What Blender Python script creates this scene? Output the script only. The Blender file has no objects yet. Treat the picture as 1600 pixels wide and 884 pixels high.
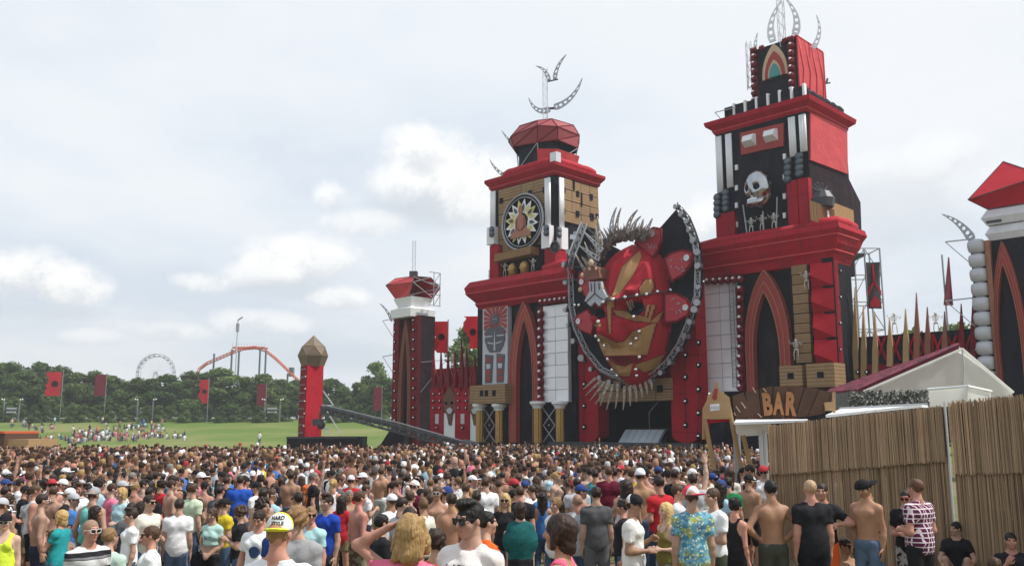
import bpy, math, random
import numpy as np
from mathutils import Vector, Matrix
random.seed(7); np.random.seed(7)
R = math.radians
scene = bpy.context.scene
C = scene.collection

# ------------------------------------------------------------------ camera, sky, sun, exposure
F, CX, CY, HZ, CAMH = 1386.0, 800.0, 442.0, 672.0, 2.85      # focal length and horizon in photo pixels, eye height
PITCH = math.atan((HZ - CY) / F)
cam = bpy.data.cameras.new('camera'); cam.sensor_width = 36; cam.lens = F / 1600 * 36
cam.clip_start = 0.1; cam.clip_end = 3000
cam_o = bpy.data.objects.new('camera', cam); C.objects.link(cam_o)
cam_o.location = (0, 0, CAMH); cam_o.rotation_euler = (math.pi / 2 + PITCH, 0, 0)
scene.camera = cam_o
SUN_AZ, SUN_EL = R(100), R(56)                                # azimuth clockwise from +Y
world = bpy.data.worlds.new('World'); scene.world = world; world.use_nodes = True
sun = bpy.data.lights.new('sun', 'SUN'); sun.energy = 4.6; sun.angle = R(0.8); sun.color = (1, .955, .89)
sun_o = bpy.data.objects.new('sun', sun); C.objects.link(sun_o)
sd = Vector((math.sin(SUN_AZ) * math.cos(SUN_EL), math.cos(SUN_AZ) * math.cos(SUN_EL), math.sin(SUN_EL)))
sun_o.rotation_euler = sd.to_track_quat('Z', 'Y').to_euler(); sun_o.location = (40, -20, 60)
scene.view_settings.view_transform = 'Standard'; scene.view_settings.look = 'None'
scene.view_settings.exposure = 0.0; scene.view_settings.gamma = 1.0

class NT:
    "small helper for node graphs"
    def __init__(s, tree): s.t = tree; s.n = tree.nodes; s.l = tree.links
    def new(s, typ, **kw):
        n = s.n.new(typ)
        for k, v in kw.items(): setattr(n, k, v)
        return n
    def put(s, sock, v):
        if hasattr(v, 'is_linked') or hasattr(v, 'links'): s.l.new(v, sock)
        else:
            try: sock.default_value = v
            except Exception: sock.default_value = (*v, 1) if len(v) == 3 else v
    def math(s, op, a, b=0.0, c=None, clamp=False):
        n = s.new('ShaderNodeMath', operation=op, use_clamp=clamp)
        s.put(n.inputs[0], a); s.put(n.inputs[1], b)
        if c is not None: s.put(n.inputs[2], c)
        return n.outputs[0]
    def mix(s, f, a, b, blend='MIX'):
        n = s.new('ShaderNodeMix', data_type='RGBA', blend_type=blend)
        s.put(n.inputs[0], f); s.put(n.inputs[6], a); s.put(n.inputs[7], b)
        return n.outputs[2]
    def noise(s, vec, scale, detail=4, rough=.55, out=0):
        n = s.new('ShaderNodeTexNoise'); n.inputs['Scale'].default_value = scale
        n.inputs['Detail'].default_value = detail; n.inputs['Roughness'].default_value = rough
        if vec is not None: s.l.new(vec, n.inputs['Vector'])
        return n.outputs[out]
    def ramp(s, f, lo, hi):
        n = s.new('ShaderNodeMapRange'); n.interpolation_type = 'SMOOTHSTEP'
        s.put(n.inputs[0], f); n.inputs[1].default_value = lo; n.inputs[2].default_value = hi
        return n.outputs[0]

def build_sky():
    g = NT(world.node_tree); g.n.clear()
    sky = g.new('ShaderNodeTexSky', sky_type='NISHITA', sun_disc=False, sun_elevation=SUN_EL, sun_rotation=SUN_AZ)
    sky.air_density = 1.0; sky.dust_density = 3.0
    tc = g.new('ShaderNodeTexCoord'); D = tc.outputs['Generated']
    sep = g.new('ShaderNodeSeparateXYZ'); g.l.new(D, sep.inputs[0]); x, y, z = sep.outputs
    zc = g.math('MAXIMUM', z, 0.0)
    den = g.math('ADD', zc, .16)
    cmb = g.new('ShaderNodeCombineXYZ')
    g.l.new(g.math('DIVIDE', x, den), cmb.inputs[0]); g.l.new(g.math('DIVIDE', y, den), cmb.inputs[1]); g.l.new(zc, cmb.inputs[2])
    flat = cmb.outputs[0]
    base = g.mix(1.0, sky.outputs[0], (.085, .085, .085, 1), 'MULTIPLY')
    n1 = g.noise(flat, .55, 5, .5); n2 = g.noise(flat, 1.7, 6, .55)
    veil_c = g.mix(g.ramp(n1, .34, .62), (.64, .745, .87, 1), (.85, .885, .925, 1))
    veil_c = g.mix(g.math('MULTIPLY', g.ramp(n2, .42, .75), .45), veil_c, (.93, .945, .955, 1))
    # towards the horizon the layer is greyer
    hz = g.ramp(z, .02, .26)
    veil_c = g.mix(hz, g.mix(.6, veil_c, (.76, .79, .825, 1)), veil_c)
    col = g.mix(g.math('ADD', g.math('MULTIPLY', g.ramp(n1, .3, .6), .12), .84), base, veil_c)
    # heaped clouds: flat grey bases, white puffy tops
    az = g.math('ARCTAN2', x, y); el = g.math('ARCSINE', z)
    puff = g.noise(D, 15, 10, .66); puff2 = g.noise(D, 6.5, 5, .55)
    wob = g.math('ADD', g.math('MULTIPLY', g.math('SUBTRACT', puff, .5), 3.6), g.math('MULTIPLY', g.math('SUBTRACT', puff2, .5), 1.9))
    pf = g.math('MULTIPLY', g.math('SUBTRACT', puff, .5), 2.2)
    def direction(px, py):
        d = ray(px, py); d.normalize(); return math.atan2(d.x, d.y), math.asin(d.z)
    for (px, py, rx, ry, amp, dark) in ((680, 322, 130, 40, .8, 1), (760, 305, 80, 70, .85, 0), (690, 270, 82, 62, 1., 0), (645, 240, 52, 46, 1., 0), (620, 290, 50, 40, .8, 0), (520, 310, 32, 30, .85, 0), (570, 350, 70, 26, .6, 0), (470, 408, 85, 44, .9, 0), (400, 432, 60, 24, .7, 0), (450, 452, 90, 16, .5, 1), (310, 442, 44, 18, .75, 0), (530, 468, 44, 22, .8, 0),
                                        (40, 432, 82, 46, 1., 0), (110, 445, 55, 40, .95, 0), (50, 486, 100, 14, .55, 1), (260, 520, 60, 20, .6, 0), (400, 505, 70, 22, .6, 0), (150, 528, 50, 15, .5, 0), (1130, 350, 70, 50, .7, 0), (1420, 330, 110, 60, .45, 1), (1460, 250, 100, 40, .4, 0)):
        a0, e0 = direction(px, py); sx = rx / F * .96; sy = ry / F * .96
        da = g.math('DIVIDE', g.math('SUBTRACT', az, a0), sx); de = g.math('DIVIDE', g.math('SUBTRACT', el, e0), sy)
        dn = g.math('MULTIPLY', g.math('MINIMUM', de, 0.), 1.3) if not dark else de
        dd = g.math('ADD', g.math('MAXIMUM', de, 0.), g.math('ABSOLUTE', dn)) if not dark else de
        m = g.math('SUBTRACT', 1.0, g.math('ADD', g.math('MULTIPLY', da, da), g.math('MULTIPLY', dd, dd)))
        a = g.math('MULTIPLY', g.ramp(g.math('ADD', m, wob), -.6, .95 if not dark else 1.3), amp)
        if dark: cc = (.60, .645, .70, 1)
        else: cc = g.mix(g.ramp(g.math('ADD', g.math('MULTIPLY', de, .55), g.math('ADD', pf, .55)), .0, .8), (.66, .70, .745, 1), (1.0, 1.0, .985, 1))
        col = g.mix(a, col, cc)
    bg = g.new('ShaderNodeBackground'); g.l.new(col, bg.inputs[0]); bg.inputs[1].default_value = 1.08
    out = g.new('ShaderNodeOutputWorld'); g.l.new(bg.outputs[0], out.inputs[0])

# ------------------------------------------------------------------ where a photo pixel looks
_cp, _sp = math.cos(PITCH), math.sin(PITCH)
def ray(px, py):
    a, b = (px - CX) / F, (CY - py) / F
    return Vector((a, _cp - b * _sp, _sp + b * _cp))
CAM = Vector((0, 0, CAMH))
def at(px, py, Y):
    d = ray(px, py); return CAM + d * (Y / d.y)
def project(v):
    d = np.asarray(v) - np.array(CAM); fwd = d[..., 1] * _cp + d[..., 2] * _sp; up = -d[..., 1] * _sp + d[..., 2] * _cp
    return CX + F * d[..., 0] / fwd, CY - F * up / fwd
build_sky()

# ------------------------------------------------------------------ materials
MATS = {}
def mat(name, col=(.5, .5, .5), rough=.7, metal=0., var=.12, vscale=3., bump=0., bscale=20., kind=None, spec=.4, strand=False, bdist=.05, seam=0.):
    if name in MATS: return MATS[name]
    m = bpy.data.materials.new(name); m.use_nodes = True; g = NT(m.node_tree)
    b = g.n['Principled BSDF']; b.inputs['Roughness'].default_value = rough; b.inputs['Metallic'].default_value = metal
    b.inputs['Specular IOR Level'].default_value = spec
    tc = g.new('ShaderNodeTexCoord'); P = tc.outputs['Object']
    c = (*col, 1)
    oi = g.new('ShaderNodeObjectInfo')
    if kind == 'objcolor':
        c = oi.outputs['Color']
        if name == 'skin':
            at_ = g.new('ShaderNodeAttribute', attribute_name='tint'); c = g.mix(1.0, c, at_.outputs['Color'], 'MULTIPLY')
    if kind == 'slats':                                       # narrow slats, direction changes from board to board
        sp = g.new('ShaderNodeSeparateXYZ'); g.l.new(P, sp.inputs[0])
        s = g.math('FRACT', g.math('MULTIPLY', sp.outputs[2], 4.2))
        gap = g.ramp(g.math('ABSOLUTE', g.math('SUBTRACT', s, .5)), .36, .47)
        c = g.mix(g.math('MULTIPLY', gap, .75), c, (.05, .03, .015, 1))
    if kind == 'attr':
        a_ = g.new('ShaderNodeAttribute', attribute_name='col'); c = a_.outputs['Color']
    if seam:                                                  # sewn joins between widths of cloth
        sp = g.new('ShaderNodeSeparateXYZ'); g.l.new(P, sp.inputs[0]); u_ = g.math('FRACT', g.math('MULTIPLY', g.math('SUBTRACT', sp.outputs[0], sp.outputs[1]), .7071 / seam)); v_ = g.math('FRACT', g.math('MULTIPLY', sp.outputs[2], 1 / (seam * 1.7)))
        k_ = g.math('MAXIMUM', g.ramp(g.math('ABSOLUTE', g.math('SUBTRACT', u_, .5)), .482, .492), g.ramp(g.math('ABSOLUTE', g.math('SUBTRACT', v_, .5)), .486, .495)); c = g.mix(g.math('MULTIPLY', k_, .6), c, (.02, .005, .008, 1))
        mp = g.new('ShaderNodeMapping'); mp.inputs['Scale'].default_value = (1.6, 1.6, .16); g.l.new(P, mp.inputs[0]); c = g.mix(g.math('MULTIPLY', g.ramp(g.noise(mp.outputs[0], 1.2, 5, .65), .48, .72), .45), c, (.05, .03, .035, 1))
    if strand:                                                # fine hair: stretched noise for colour and relief
        mp = g.new('ShaderNodeMapping'); mp.inputs['Scale'].default_value = (105, 105, 14); g.l.new(P, mp.inputs[0]); sn = g.noise(mp.outputs[0], 1., 3, .6)
        c = g.mix(sn, g.mix(1., c, (.32, .30, .28, 1), 'MULTIPLY'), g.mix(1., c, (1.6, 1.52, 1.45, 1), 'MULTIPLY'))
        bn = g.new('ShaderNodeBump'); bn.inputs['Strength'].default_value = .9; bn.inputs['Distance'].default_value = .006; g.l.new(sn, bn.inputs['Height']); g.l.new(bn.outputs[0], b.inputs['Normal'])
    if var:
        n = g.noise(P, vscale, 5, .6)
        k = g.math('ADD', g.math('MULTIPLY', g.math('SUBTRACT', n, .5), var * 3), 1.0)
        k = g.math('ADD', k, g.math('MULTIPLY', g.math('SUBTRACT', oi.outputs['Random'], .5), var * 1.2))
        cmb = g.new('ShaderNodeCombineColor')
        for i in range(3): g.l.new(k, cmb.inputs[i])
        c = g.mix(1.0, c, cmb.outputs[0], 'MULTIPLY')
    g.put(b.inputs['Base Color'], c)
    if bump:
        bn = g.new('ShaderNodeBump'); bn.inputs['Strength'].default_value = bump; bn.inputs['Distance'].default_value = bdist
        g.l.new(g.noise(P, bscale, 4, .6), bn.inputs['Height']); g.l.new(bn.outputs[0], b.inputs['Normal'])
    MATS[name] = m; return m
red = mat('red_fabric', (.32, .008, .019), .72, spec=.15, var=.16, vscale=.6, bump=.4, bscale=1.0, bdist=.2, seam=1.6)
redlit = mat('sunlit_red_vinyl', (.41, .010, .023), .66, spec=.2, var=.13, vscale=.6, bump=.4, bscale=.8, bdist=.22)  # lighter copy of the red, sunlight put into its colour
darkred = mat('dark_red_fabric', (.17, .009, .016), .78, spec=.15, var=.2, vscale=.8, bump=.4, bscale=1.5, bdist=.15, seam=1.3)
pinkred = mat('faded_sunlit_red_fabric', (.52, .042, .05), .62, var=.14, vscale=.7, bump=.5, bscale=.8, bdist=.25)  # faded cloth; its paleness also stands in for sunlight on tower sides
black = mat('black_fabric', (.013, .014, .020), .8, spec=.12, var=.35, vscale=.7, bump=.5, bscale=1.2, bdist=.2, seam=2.1)
navy = mat('dark_drape', (.008, .009, .018), .9, spec=.1, var=.3, vscale=.8, bump=.6, bscale=2)
white = mat('white_paint', (.74, .75, .76), .5, var=.05, vscale=1.5)
greywhite = mat('light_grey_vinyl', (.44, .45, .48), .4, var=.08, vscale=2)
slats = mat('wooden_slats', (.28, .175, .088), .8, var=.16, vscale=2.5, kind='slats')
brown = mat('brown_board', (.24, .135, .055), .8, var=.18, vscale=3)
tan = mat('tan_wood', (.36, .23, .11), .75, var=.14, vscale=4)
darkwood = mat('dark_wood', (.085, .042, .024), .7, var=.25, vscale=5, bump=.3, bscale=15)
gold = mat('gold_paint', (.42, .25, .075), .42, metal=.45, var=.15, vscale=3)
goldflat = mat('dull_gold_fabric', (.30, .165, .055), .6, var=.14, vscale=1.5, bump=.4, bscale=3)
copper = mat('copper_paint', (.33, .145, .085), .55, var=.1, vscale=2)
steel = mat('grey_steel', (.33, .34, .36), .45, metal=.55, var=.1)
lightsteel = mat('bright_aluminium', (.60, .61, .63), .4, metal=.4, var=.08)
darksteel = mat('dark_steel', (.055, .056, .062), .5, metal=.3, var=.15)
chrome = mat('chrome', (.78, .79, .80), .12, metal=1., var=.05)
mirror = mat('mirror_plate', (.74, .75, .77), .24, metal=.15, var=.05, vscale=.6, bump=.25, bscale=1.1)
brickred = mat('brick_red_board', (.30, .040, .034), .7, var=.12, vscale=1.5)
beige = mat('beige_board', (.50, .36, .24), .7, var=.1)
teal = mat('teal_paint', (.06, .26, .26), .6, var=.1)
greyblue = mat('slate_grey_paint', (.085, .09, .105), .7, var=.1)
bone = mat('bone_plastic', (.62, .60, .54), .6, var=.1)
tarp = mat('white_tarpaulin', (.88, .88, .85), .55, var=.05, vscale=.8, bump=.4, bscale=1.5)
purplered = mat('crimson_scales', (.12, .009, .024), .7, var=.35, vscale=7)
camo = mat('camouflage_net', (.12, .125, .115), .9, var=.5, vscale=9, bump=.8, bscale=14)
orange = mat('orange_steel', (.55, .10, .03), .5, var=.08)
bluegrey = mat('blue_grey_steel', (.075, .11, .135), .5, var=.1)

def translucent(m, f, tint=None):
    "thin cloth that lets part of the daylight through"
    g = NT(m.node_tree); b = g.n['Principled BSDF']; t = g.new('ShaderNodeBsdfTranslucent'); src = b.inputs['Base Color']
    if src.is_linked: g.l.new(src.links[0].from_socket, t.inputs[0])
    mx = g.new('ShaderNodeMixShader'); mx.inputs[0].default_value = f; g.l.new(b.outputs[0], mx.inputs[1]); g.l.new(t.outputs[0], mx.inputs[2]); g.l.new(mx.outputs[0], g.n['Material Output'].inputs[0]); return m
translucent(tarp, .62)
flagred = translucent(mat('red_flag_cloth', (.74, .02, .04), .7, var=.1), .45); flagdark = translucent(mat('crimson_flag_cloth', (.26, .012, .026), .7, var=.1), .4)
# ------------------------------------------------------------------ mesh helpers
def V3(p): return Vector(p)
class MB:
    def __init__(s): s.v = []; s.f = []; s.m = []
    def add(s, vs, fs, mi=0):
        b = len(s.v); s.v += [tuple(v) for v in vs]; s.f += [tuple(b + i for i in f) for f in fs]; s.m += [mi] * len(fs)
    def extr(s, pts, off, mi=0):
        n = len(pts); pts = [V3(p) for p in pts]; off = V3(off); q = [p + off for p in pts]
        s.add(pts + q, [tuple(range(n)), tuple(range(2 * n - 1, n - 1, -1))] + [(i, i + n, (i + 1) % n + n, (i + 1) % n) for i in range(n)], mi)
    def box(s, lo, hi, mi=0):
        x0, y0, z0 = lo; x1, y1, z1 = hi
        s.extr([(x0, y0, z0), (x0, y1, z0), (x1, y1, z0), (x1, y0, z0)], (0, 0, z1 - z0), mi)
    def tube(s, pts, r, n=6, mi=0, r2=None, cap=True):
        pts = [V3(p) for p in pts]; k = len(pts); rings = []
        up = V3((0, 0, 1)); d0 = (pts[1] - pts[0]).normalized()
        if abs(d0.z) > .9: up = V3((1, .3, 0))
        for i, p in enumerate(pts):
            d = (pts[min(i + 1, k - 1)] - pts[max(i - 1, 0)]).normalized()
            a = d.cross(up).normalized(); b = d.cross(a).normalized()
            rr = r[i] if isinstance(r, (list, tuple)) else (r if r2 is None else r + (r2 - r) * i / (k - 1))
            rings.append([p + (a * math.cos(t) + b * math.sin(t)) * rr for t in [2 * math.pi * (j + .5) / n for j in range(n)]])
        vs = [v for g in rings for v in g]
        fs = [(i * n + j, i * n + (j + 1) % n, (i + 1) * n + (j + 1) % n, (i + 1) * n + j) for i in range(k - 1) for j in range(n)]
        if cap: fs += [tuple(range(n - 1, -1, -1)), tuple(range((k - 1) * n, k * n))]
        s.add(vs, fs, mi)
    def bar(s, a, b, w, mi=0): s.tube([a, b], w, 4, mi)
    def lathe(s, c, prof, n=16, mi=0, axis=(0, 0, 1), sx=1.):
        ax = V3(axis).normalized(); t = V3((1, 0, 0)) if abs(ax.x) < .8 else V3((0, 1, 0))
        a = ax.cross(t).normalized(); b = ax.cross(a); c = V3(c)
        vs = [c + ax * z + (a * math.cos(2 * math.pi * j / n) * sx + b * math.sin(2 * math.pi * j / n)) * r for r, z in prof for j in range(n)]
        k = len(prof)
        fs = [(i * n + j, i * n + (j + 1) % n, (i + 1) * n + (j + 1) % n, (i + 1) * n + j) for i in range(k - 1) for j in range(n)]
        fs += [tuple(range(n - 1, -1, -1)), tuple(range((k - 1) * n, k * n))]
        s.add(vs, fs, mi)
    def ball(s, c, r, n=10, mi=0, sc=(1, 1, 1)):
        m = n // 2; vs = []; c = V3(c)
        for i in range(1, m):
            ph = math.pi * i / m
            vs += [c + V3((math.sin(ph) * math.cos(2 * math.pi * j / n) * sc[0], math.sin(ph) * math.sin(2 * math.pi * j / n) * sc[1], math.cos(ph) * sc[2])) * r for j in range(n)]
        vs += [c + V3((0, 0, r * sc[2])), c - V3((0, 0, r * sc[2]))]; t, bt = len(vs) - 2, len(vs) - 1
        fs = [(i * n + j, (i + 1) * n + j, (i + 1) * n + (j + 1) % n, i * n + (j + 1) % n) for i in range(m - 2) for j in range(n)]
        fs += [(t, j, (j + 1) % n) for j in range(n)] + [(bt, (m - 2) * n + (j + 1) % n, (m - 2) * n + j) for j in range(n)]
        s.add(vs, fs, mi)
    def truss(s, a, b, w=.3, step=None, r=.03, mi=0, side=None):
        a, b = V3(a), V3(b); d = (b - a); L = d.length; d.normalize()
        t = V3(side) if side else (V3((1, 0, 0)) if abs(d.x) < .8 else V3((0, 0, 1)))
        p = d.cross(t).normalized(); q = d.cross(p).normalized(); h = w / 2
        cs = [p * h + q * h, p * h - q * h, -p * h - q * h, -p * h + q * h]
        for c in cs: s.bar(a + c, b + c, r, mi)
        n = max(2, int(L / (step or w))); 
        for i in range(n):
            u0, u1 = a + d * L * i / n, a + d * L * (i + 1) / n
            for j in range(4):
                c0, c1 = cs[j], cs[(j + 1) % 4]
                s.bar(u0 + (c0 if i % 2 else c1), u1 + (c1 if i % 2 else c0), r * .6, mi)
    def build(s, name, ms, parent=None, smooth=False, kind=None):
        me = bpy.data.meshes.new(name); L = ROOT(parent)
        me.from_pydata([(v[0] - L[0], v[1] - L[1], v[2] - L[2]) for v in s.v], [], s.f)
        for m in (ms if isinstance(ms, (list, tuple)) else [ms]): me.materials.append(m)
        if isinstance(ms, (list, tuple)) and len(ms) > 1: me.polygons.foreach_set('material_index', s.m)
        if smooth: me.polygons.foreach_set('use_smooth', [True] * len(s.f))
        me.update()
        o = bpy.data.objects.new(name, me); C.objects.link(o)
        if parent is not None: o.parent = parent
        if kind: o['kind'] = kind
        return o
ORIG = {}
def ROOT(p):
    "world position of the thing a part belongs to"
    while p is not None:
        if p.name in ORIG: return ORIG[p.name]
        p = p.parent
    return (0., 0., 0.)
def tag(o, label, cat, group=None):
    o['label'] = label; o['category'] = cat
    if group: o['group'] = group
    return o
def thing(name, loc, label, cat, group=None):
    o = bpy.data.objects.new(name, None); C.objects.link(o); o.location = loc; o.empty_display_size = .3
    ORIG[o.name] = tuple(loc); return tag(o, label, cat, group)
def share(name, me, parent, loc, rot=None, scale=None):
    "another object with shared mesh data, at a world position"
    o = bpy.data.objects.new(name, me); C.objects.link(o); L = ROOT(parent); o.parent = parent
    o.location = (loc[0] - L[0], loc[1] - L[1], loc[2] - L[2])
    if rot is not None: o.rotation_euler = rot
    if scale is not None: o.scale = scale
    return o
_unit = {}
def unit_box(m):
    if m.name not in _unit:
        b = MB(); b.box((-.5, -.5, -.5), (.5, .5, .5)); me = bpy.data.meshes.new('block'); me.from_pydata(b.v, [], b.f); me.materials.append(m); _unit[m.name] = me
    return _unit[m.name]
def unit_mesh(key, maker, ms, smooth=True):
    if key not in _unit:
        b = MB(); maker(b); me = bpy.data.meshes.new(key); me.from_pydata(b.v, [], b.f)
        for m in (ms if isinstance(ms, (list, tuple)) else [ms]): me.materials.append(m)
        if isinstance(ms, (list, tuple)): me.polygons.foreach_set('material_index', b.m)
        if smooth: me.polygons.foreach_set('use_smooth', [True] * len(b.f))
        _unit[key] = me
    return _unit[key]

class Wall:
    "an upright plane: O a point on it, n its outward normal (xy); t runs to the right for someone facing it"
    def __init__(s, O, n):
        n = V3((n[0], n[1], 0)).normalized(); s.O = V3((O[0], O[1], 0)); s.n = n; s.t = V3((-n.y, n.x, 0)); s.ang = math.atan2(s.t.y, s.t.x)
    def P(s, t, z, o=0.): return s.O + s.t * t + s.n * o + V3((0, 0, z))
    def uv(s, px, py, o=0.):
        d = ray(px, py); k = (o - (CAM - s.O).dot(s.n)) / d.dot(s.n); q = CAM + d * k
        return (q - s.O).dot(s.t), q.z
    def pt(s, px, py, o=0.): return s.P(*s.uv(px, py, o), o)
    def rect(s, px0, py0, px1, py1, o=0.):
        mx, my = (px0 + px1) / 2, (py0 + py1) / 2
        return s.uv(px0, my, o)[0], s.uv(px1, my, o)[0], s.uv(mx, py1, o)[1], s.uv(mx, py0, o)[1]
    def prism(s, mb, pts, o0, o1, mi=0): mb.extr([s.P(t, z, o1) for t, z in pts], s.n * (o0 - o1), mi)
    def poly(s, mb, pix, o0, o1, mi=0): s.prism(mb, [s.uv(px, py, o1) for px, py in pix], o0, o1, mi)
    def box(s, mb, t0, t1, z0, z1, o0, o1, mi=0): s.prism(mb, [(t0, z0), (t1, z0), (t1, z1), (t0, z1)], o0, o1, mi)
    def pbox(s, mb, r, o0, o1, mi=0):
        t0, t1, z0, z1 = s.rect(*r, o1); s.box(mb, t0, t1, z0, z1, o0, o1, mi)
    def piece(s, name, parent, t0, t1, z0, z1, o0, o1, m, tilt=(0, 0, 0)):
        return share(name, unit_box(m), parent, s.P((t0 + t1) / 2, (z0 + z1) / 2, (o0 + o1) / 2), (tilt[0], tilt[1], s.ang + tilt[2]), (t1 - t0, abs(o1 - o0), z1 - z0))
    def ppiece(s, name, parent, r, o0, o1, m, tilt=(0, 0, 0)):
        return s.piece(name, parent, *s.rect(*r, o1), o0, o1, m, tilt)

def bez(pts, n=14):
    "smooth curve through three or four control points"
    out = []
    for i in range(n + 1):
        t = i / n; q = [V3(p) for p in pts]
        while len(q) > 1: q = [q[j].lerp(q[j + 1], t) for j in range(len(q) - 1)]
        out.append(q[0])
    return out
def horn(mb, ctrl, nrm, w, th=.12, holes=6, mi=0):
    "curved tapering plate with a row of round-ish openings, standing in the plane across nrm"
    c = bez(ctrl, holes * 3); k = len(c); nrm = V3(nrm).normalized(); L = []; Rr = []
    for i, p in enumerate(c):
        d = (c[min(i + 1, k - 1)] - c[max(i - 1, 0)]).normalized(); s = d.cross(nrm).normalized()
        ww = w * (1 - i / (k - 1)) ** .75 + .02; 
        if i < 2: ww *= .75 + .12 * i
        L.append((p, s, ww))
    def quad(i, a0, a1, b0, b1):
        (p, s, q), (p2, s2, q2) = L[i], L[i + 1]
        mb.extr([p + s * q * a0, p + s * q * a1, p2 + s2 * q2 * b1, p2 + s2 * q2 * b0], nrm * th, mi)
    for i in range(k - 1):
        ph = i % 3
        if i > (holes - 1) * 3 or i < 1: quad(i, -.5, .5, -.5, .5)
        elif ph == 0: quad(i, -.5, -.12, -.5, -.3); quad(i, .12, .5, .3, .5)
        elif ph == 1: quad(i, -.5, -.3, -.5, -.12); quad(i, .3, .5, .12, .5)
        else: quad(i, -.5, .5, -.5, .5)

# ------------------------------------------------------------------ ground
def S(a, b, x):
    t = np.clip((np.asarray(x, float) - a) / (b - a), 0, 1); return t * t * (3 - 2 * t)
def ground_z(x, y):
    x = np.asarray(x, float); y = np.asarray(y, float)
    mound = .62 * (1 - S(3, 13, y)); verge = .36 * S(.6, 2.6, x) * (1 - S(16.5, 27, y))
    near = np.sqrt(mound ** 2 + verge ** 2)
    hill = .9 * S(80, 150, y) + 4.7 * S(125, 216, y)
    return near + hill * (1 - S(-8, 18, x - (y - 75) * .1) * (1 - S(110, 160, y)))
def gz(x, y): return float(ground_z(x, y))
def build_ground():
    xs = np.concatenate([np.arange(-420, -60, 40), np.arange(-60, -24, 3.), np.arange(-24, 24, .75), np.arange(24, 60, 3.), np.arange(60, 421, 40)])
    ys = np.concatenate([np.arange(-40, 0, 8.), np.arange(0, 28, .75), np.arange(28, 120, 2.5), np.arange(120, 260, 7), np.arange(260, 701, 55)])
    X, Y = np.meshgrid(xs, ys, indexing='ij'); Z = ground_z(X, Y) + .012 * np.sin(X * 3.1) * np.cos(Y * 2.7)
    nx, ny = X.shape; idx = np.arange(nx * ny).reshape(nx, ny)
    f = np.stack([idx[:-1, :-1], idx[1:, :-1], idx[1:, 1:], idx[:-1, 1:]], -1).reshape(-1, 4)
    me = bpy.data.meshes.new('ground'); me.from_pydata(np.stack([X, Y, Z], -1).reshape(-1, 3).tolist(), [], f.tolist())
    me.polygons.foreach_set('use_smooth', [True] * len(f))
    m = bpy.data.materials.new('field'); m.use_nodes = True; g = NT(m.node_tree); b = g.n['Principled BSDF']; b.inputs['Roughness'].default_value = .95
    b.inputs['Specular IOR Level'].default_value = .1
    P = g.new('ShaderNodeTexCoord').outputs['Object']; sp = g.new('ShaderNodeSeparateXYZ'); g.l.new(P, sp.inputs[0])
    n = g.noise(P, .35, 6, .6); n2 = g.noise(P, 3, 5, .6); n3 = g.noise(P, .05, 3, .5)
    grass = g.mix(n, (.070, .122, .022, 1), (.128, .188, .042, 1)); grass = g.mix(g.ramp(n3, .4, .65), grass, (.18, .19, .07, 1))
    dirt = g.mix(n2, (.13, .10, .065, 1), (.27, .22, .155, 1)); dirt = g.mix(g.ramp(n, .45, .6), dirt, (.12, .15, .05, 1))
    worn = g.math('ADD', sp.outputs[1], g.math('MULTIPLY', g.math('SUBTRACT', n, .5), 30))
    g.l.new(g.mix(g.ramp(worn, 66, 88), dirt, grass), b.inputs['Base Color'])
    bn = g.new('ShaderNodeBump'); bn.inputs['Strength'].default_value = .6; bn.inputs['Distance'].default_value = .05
    g.l.new(g.noise(P, 9, 6, .7), bn.inputs['Height']); g.l.new(bn.outputs[0], b.inputs['Normal'])
    me.materials.append(m); o = bpy.data.objects.new('ground', me); C.objects.link(o); o['kind'] = 'structure'
build_ground()

# ------------------------------------------------------------------ the stage: everything faces down-left at 45 degrees
NF, NS = (-1, -1), (1, -1)
def front(c): return Wall((c / 2, c / 2), NF)
def side_at(p): return Wall((p.x, p.y), NS)
def stud_mesh(): return unit_mesh('stud', lambda b: (b.ball((0, -.02, 0), .13, 10, 0), b.lathe((0, .02, 0), [(.20, 0), (.24, .05), (.2, .1)], 12, 1, (0, 1, 0))), [chrome, black])
def stud(W, parent, px, py, o=.1, s=1., name='stud'):
    p = W.pt(px, py, o); share(name, stud_mesh(), parent, p, (0, 0, W.ang), (s, s, s))
def ballmesh(m, r=.3): return unit_mesh('globe_' + m.name, lambda b: (b.ball((0, 0, 0), r, 14, 0), b.ball((-.0, -.2, .13), .14, 8, 1)), [m, white])  # small white ball stands in for a highlight on each globe
def arch_pts(W, l, r, apx, apy, base, o, spring=.5, n=9):
    "pointed arch outline: left/right pixel, apex pixel, base pixel; returned in wall coordinates"
    tl, _ = W.uv(l, (apy + base) / 2, o); tr, _ = W.uv(r, (apy + base) / 2, o); ta, za = W.uv(apx, apy, o); zb = W.uv((l + r) / 2, base, o)[1]
    ta = (tl + tr) / 2; h = za - zb; zs = zb + h * spring; pts = [(tl, zb)]
    for i in range(n + 1):
        a = (i / n) ** 1.6; q = math.sqrt(2.3 ** 2 - (2.3 - a) ** 2) / math.sqrt(2.3 ** 2 - 1.3 ** 2); pts.append((tl + (ta - tl) * a, zs + (za - zs) * q))
    right = [(2 * ta - t, z) for t, z in pts[::-1][1:]]
    return pts + right
def arch_frame(mb, W, outer, inner, o0, o1, mi=0):
    n = len(outer)
    for i in range(n - 1):
        a, b, c, d = outer[i], outer[i + 1], inner[i + 1], inner[i]
        W.prism(mb, [a, d, c, b], o0, o1, mi)
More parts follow.
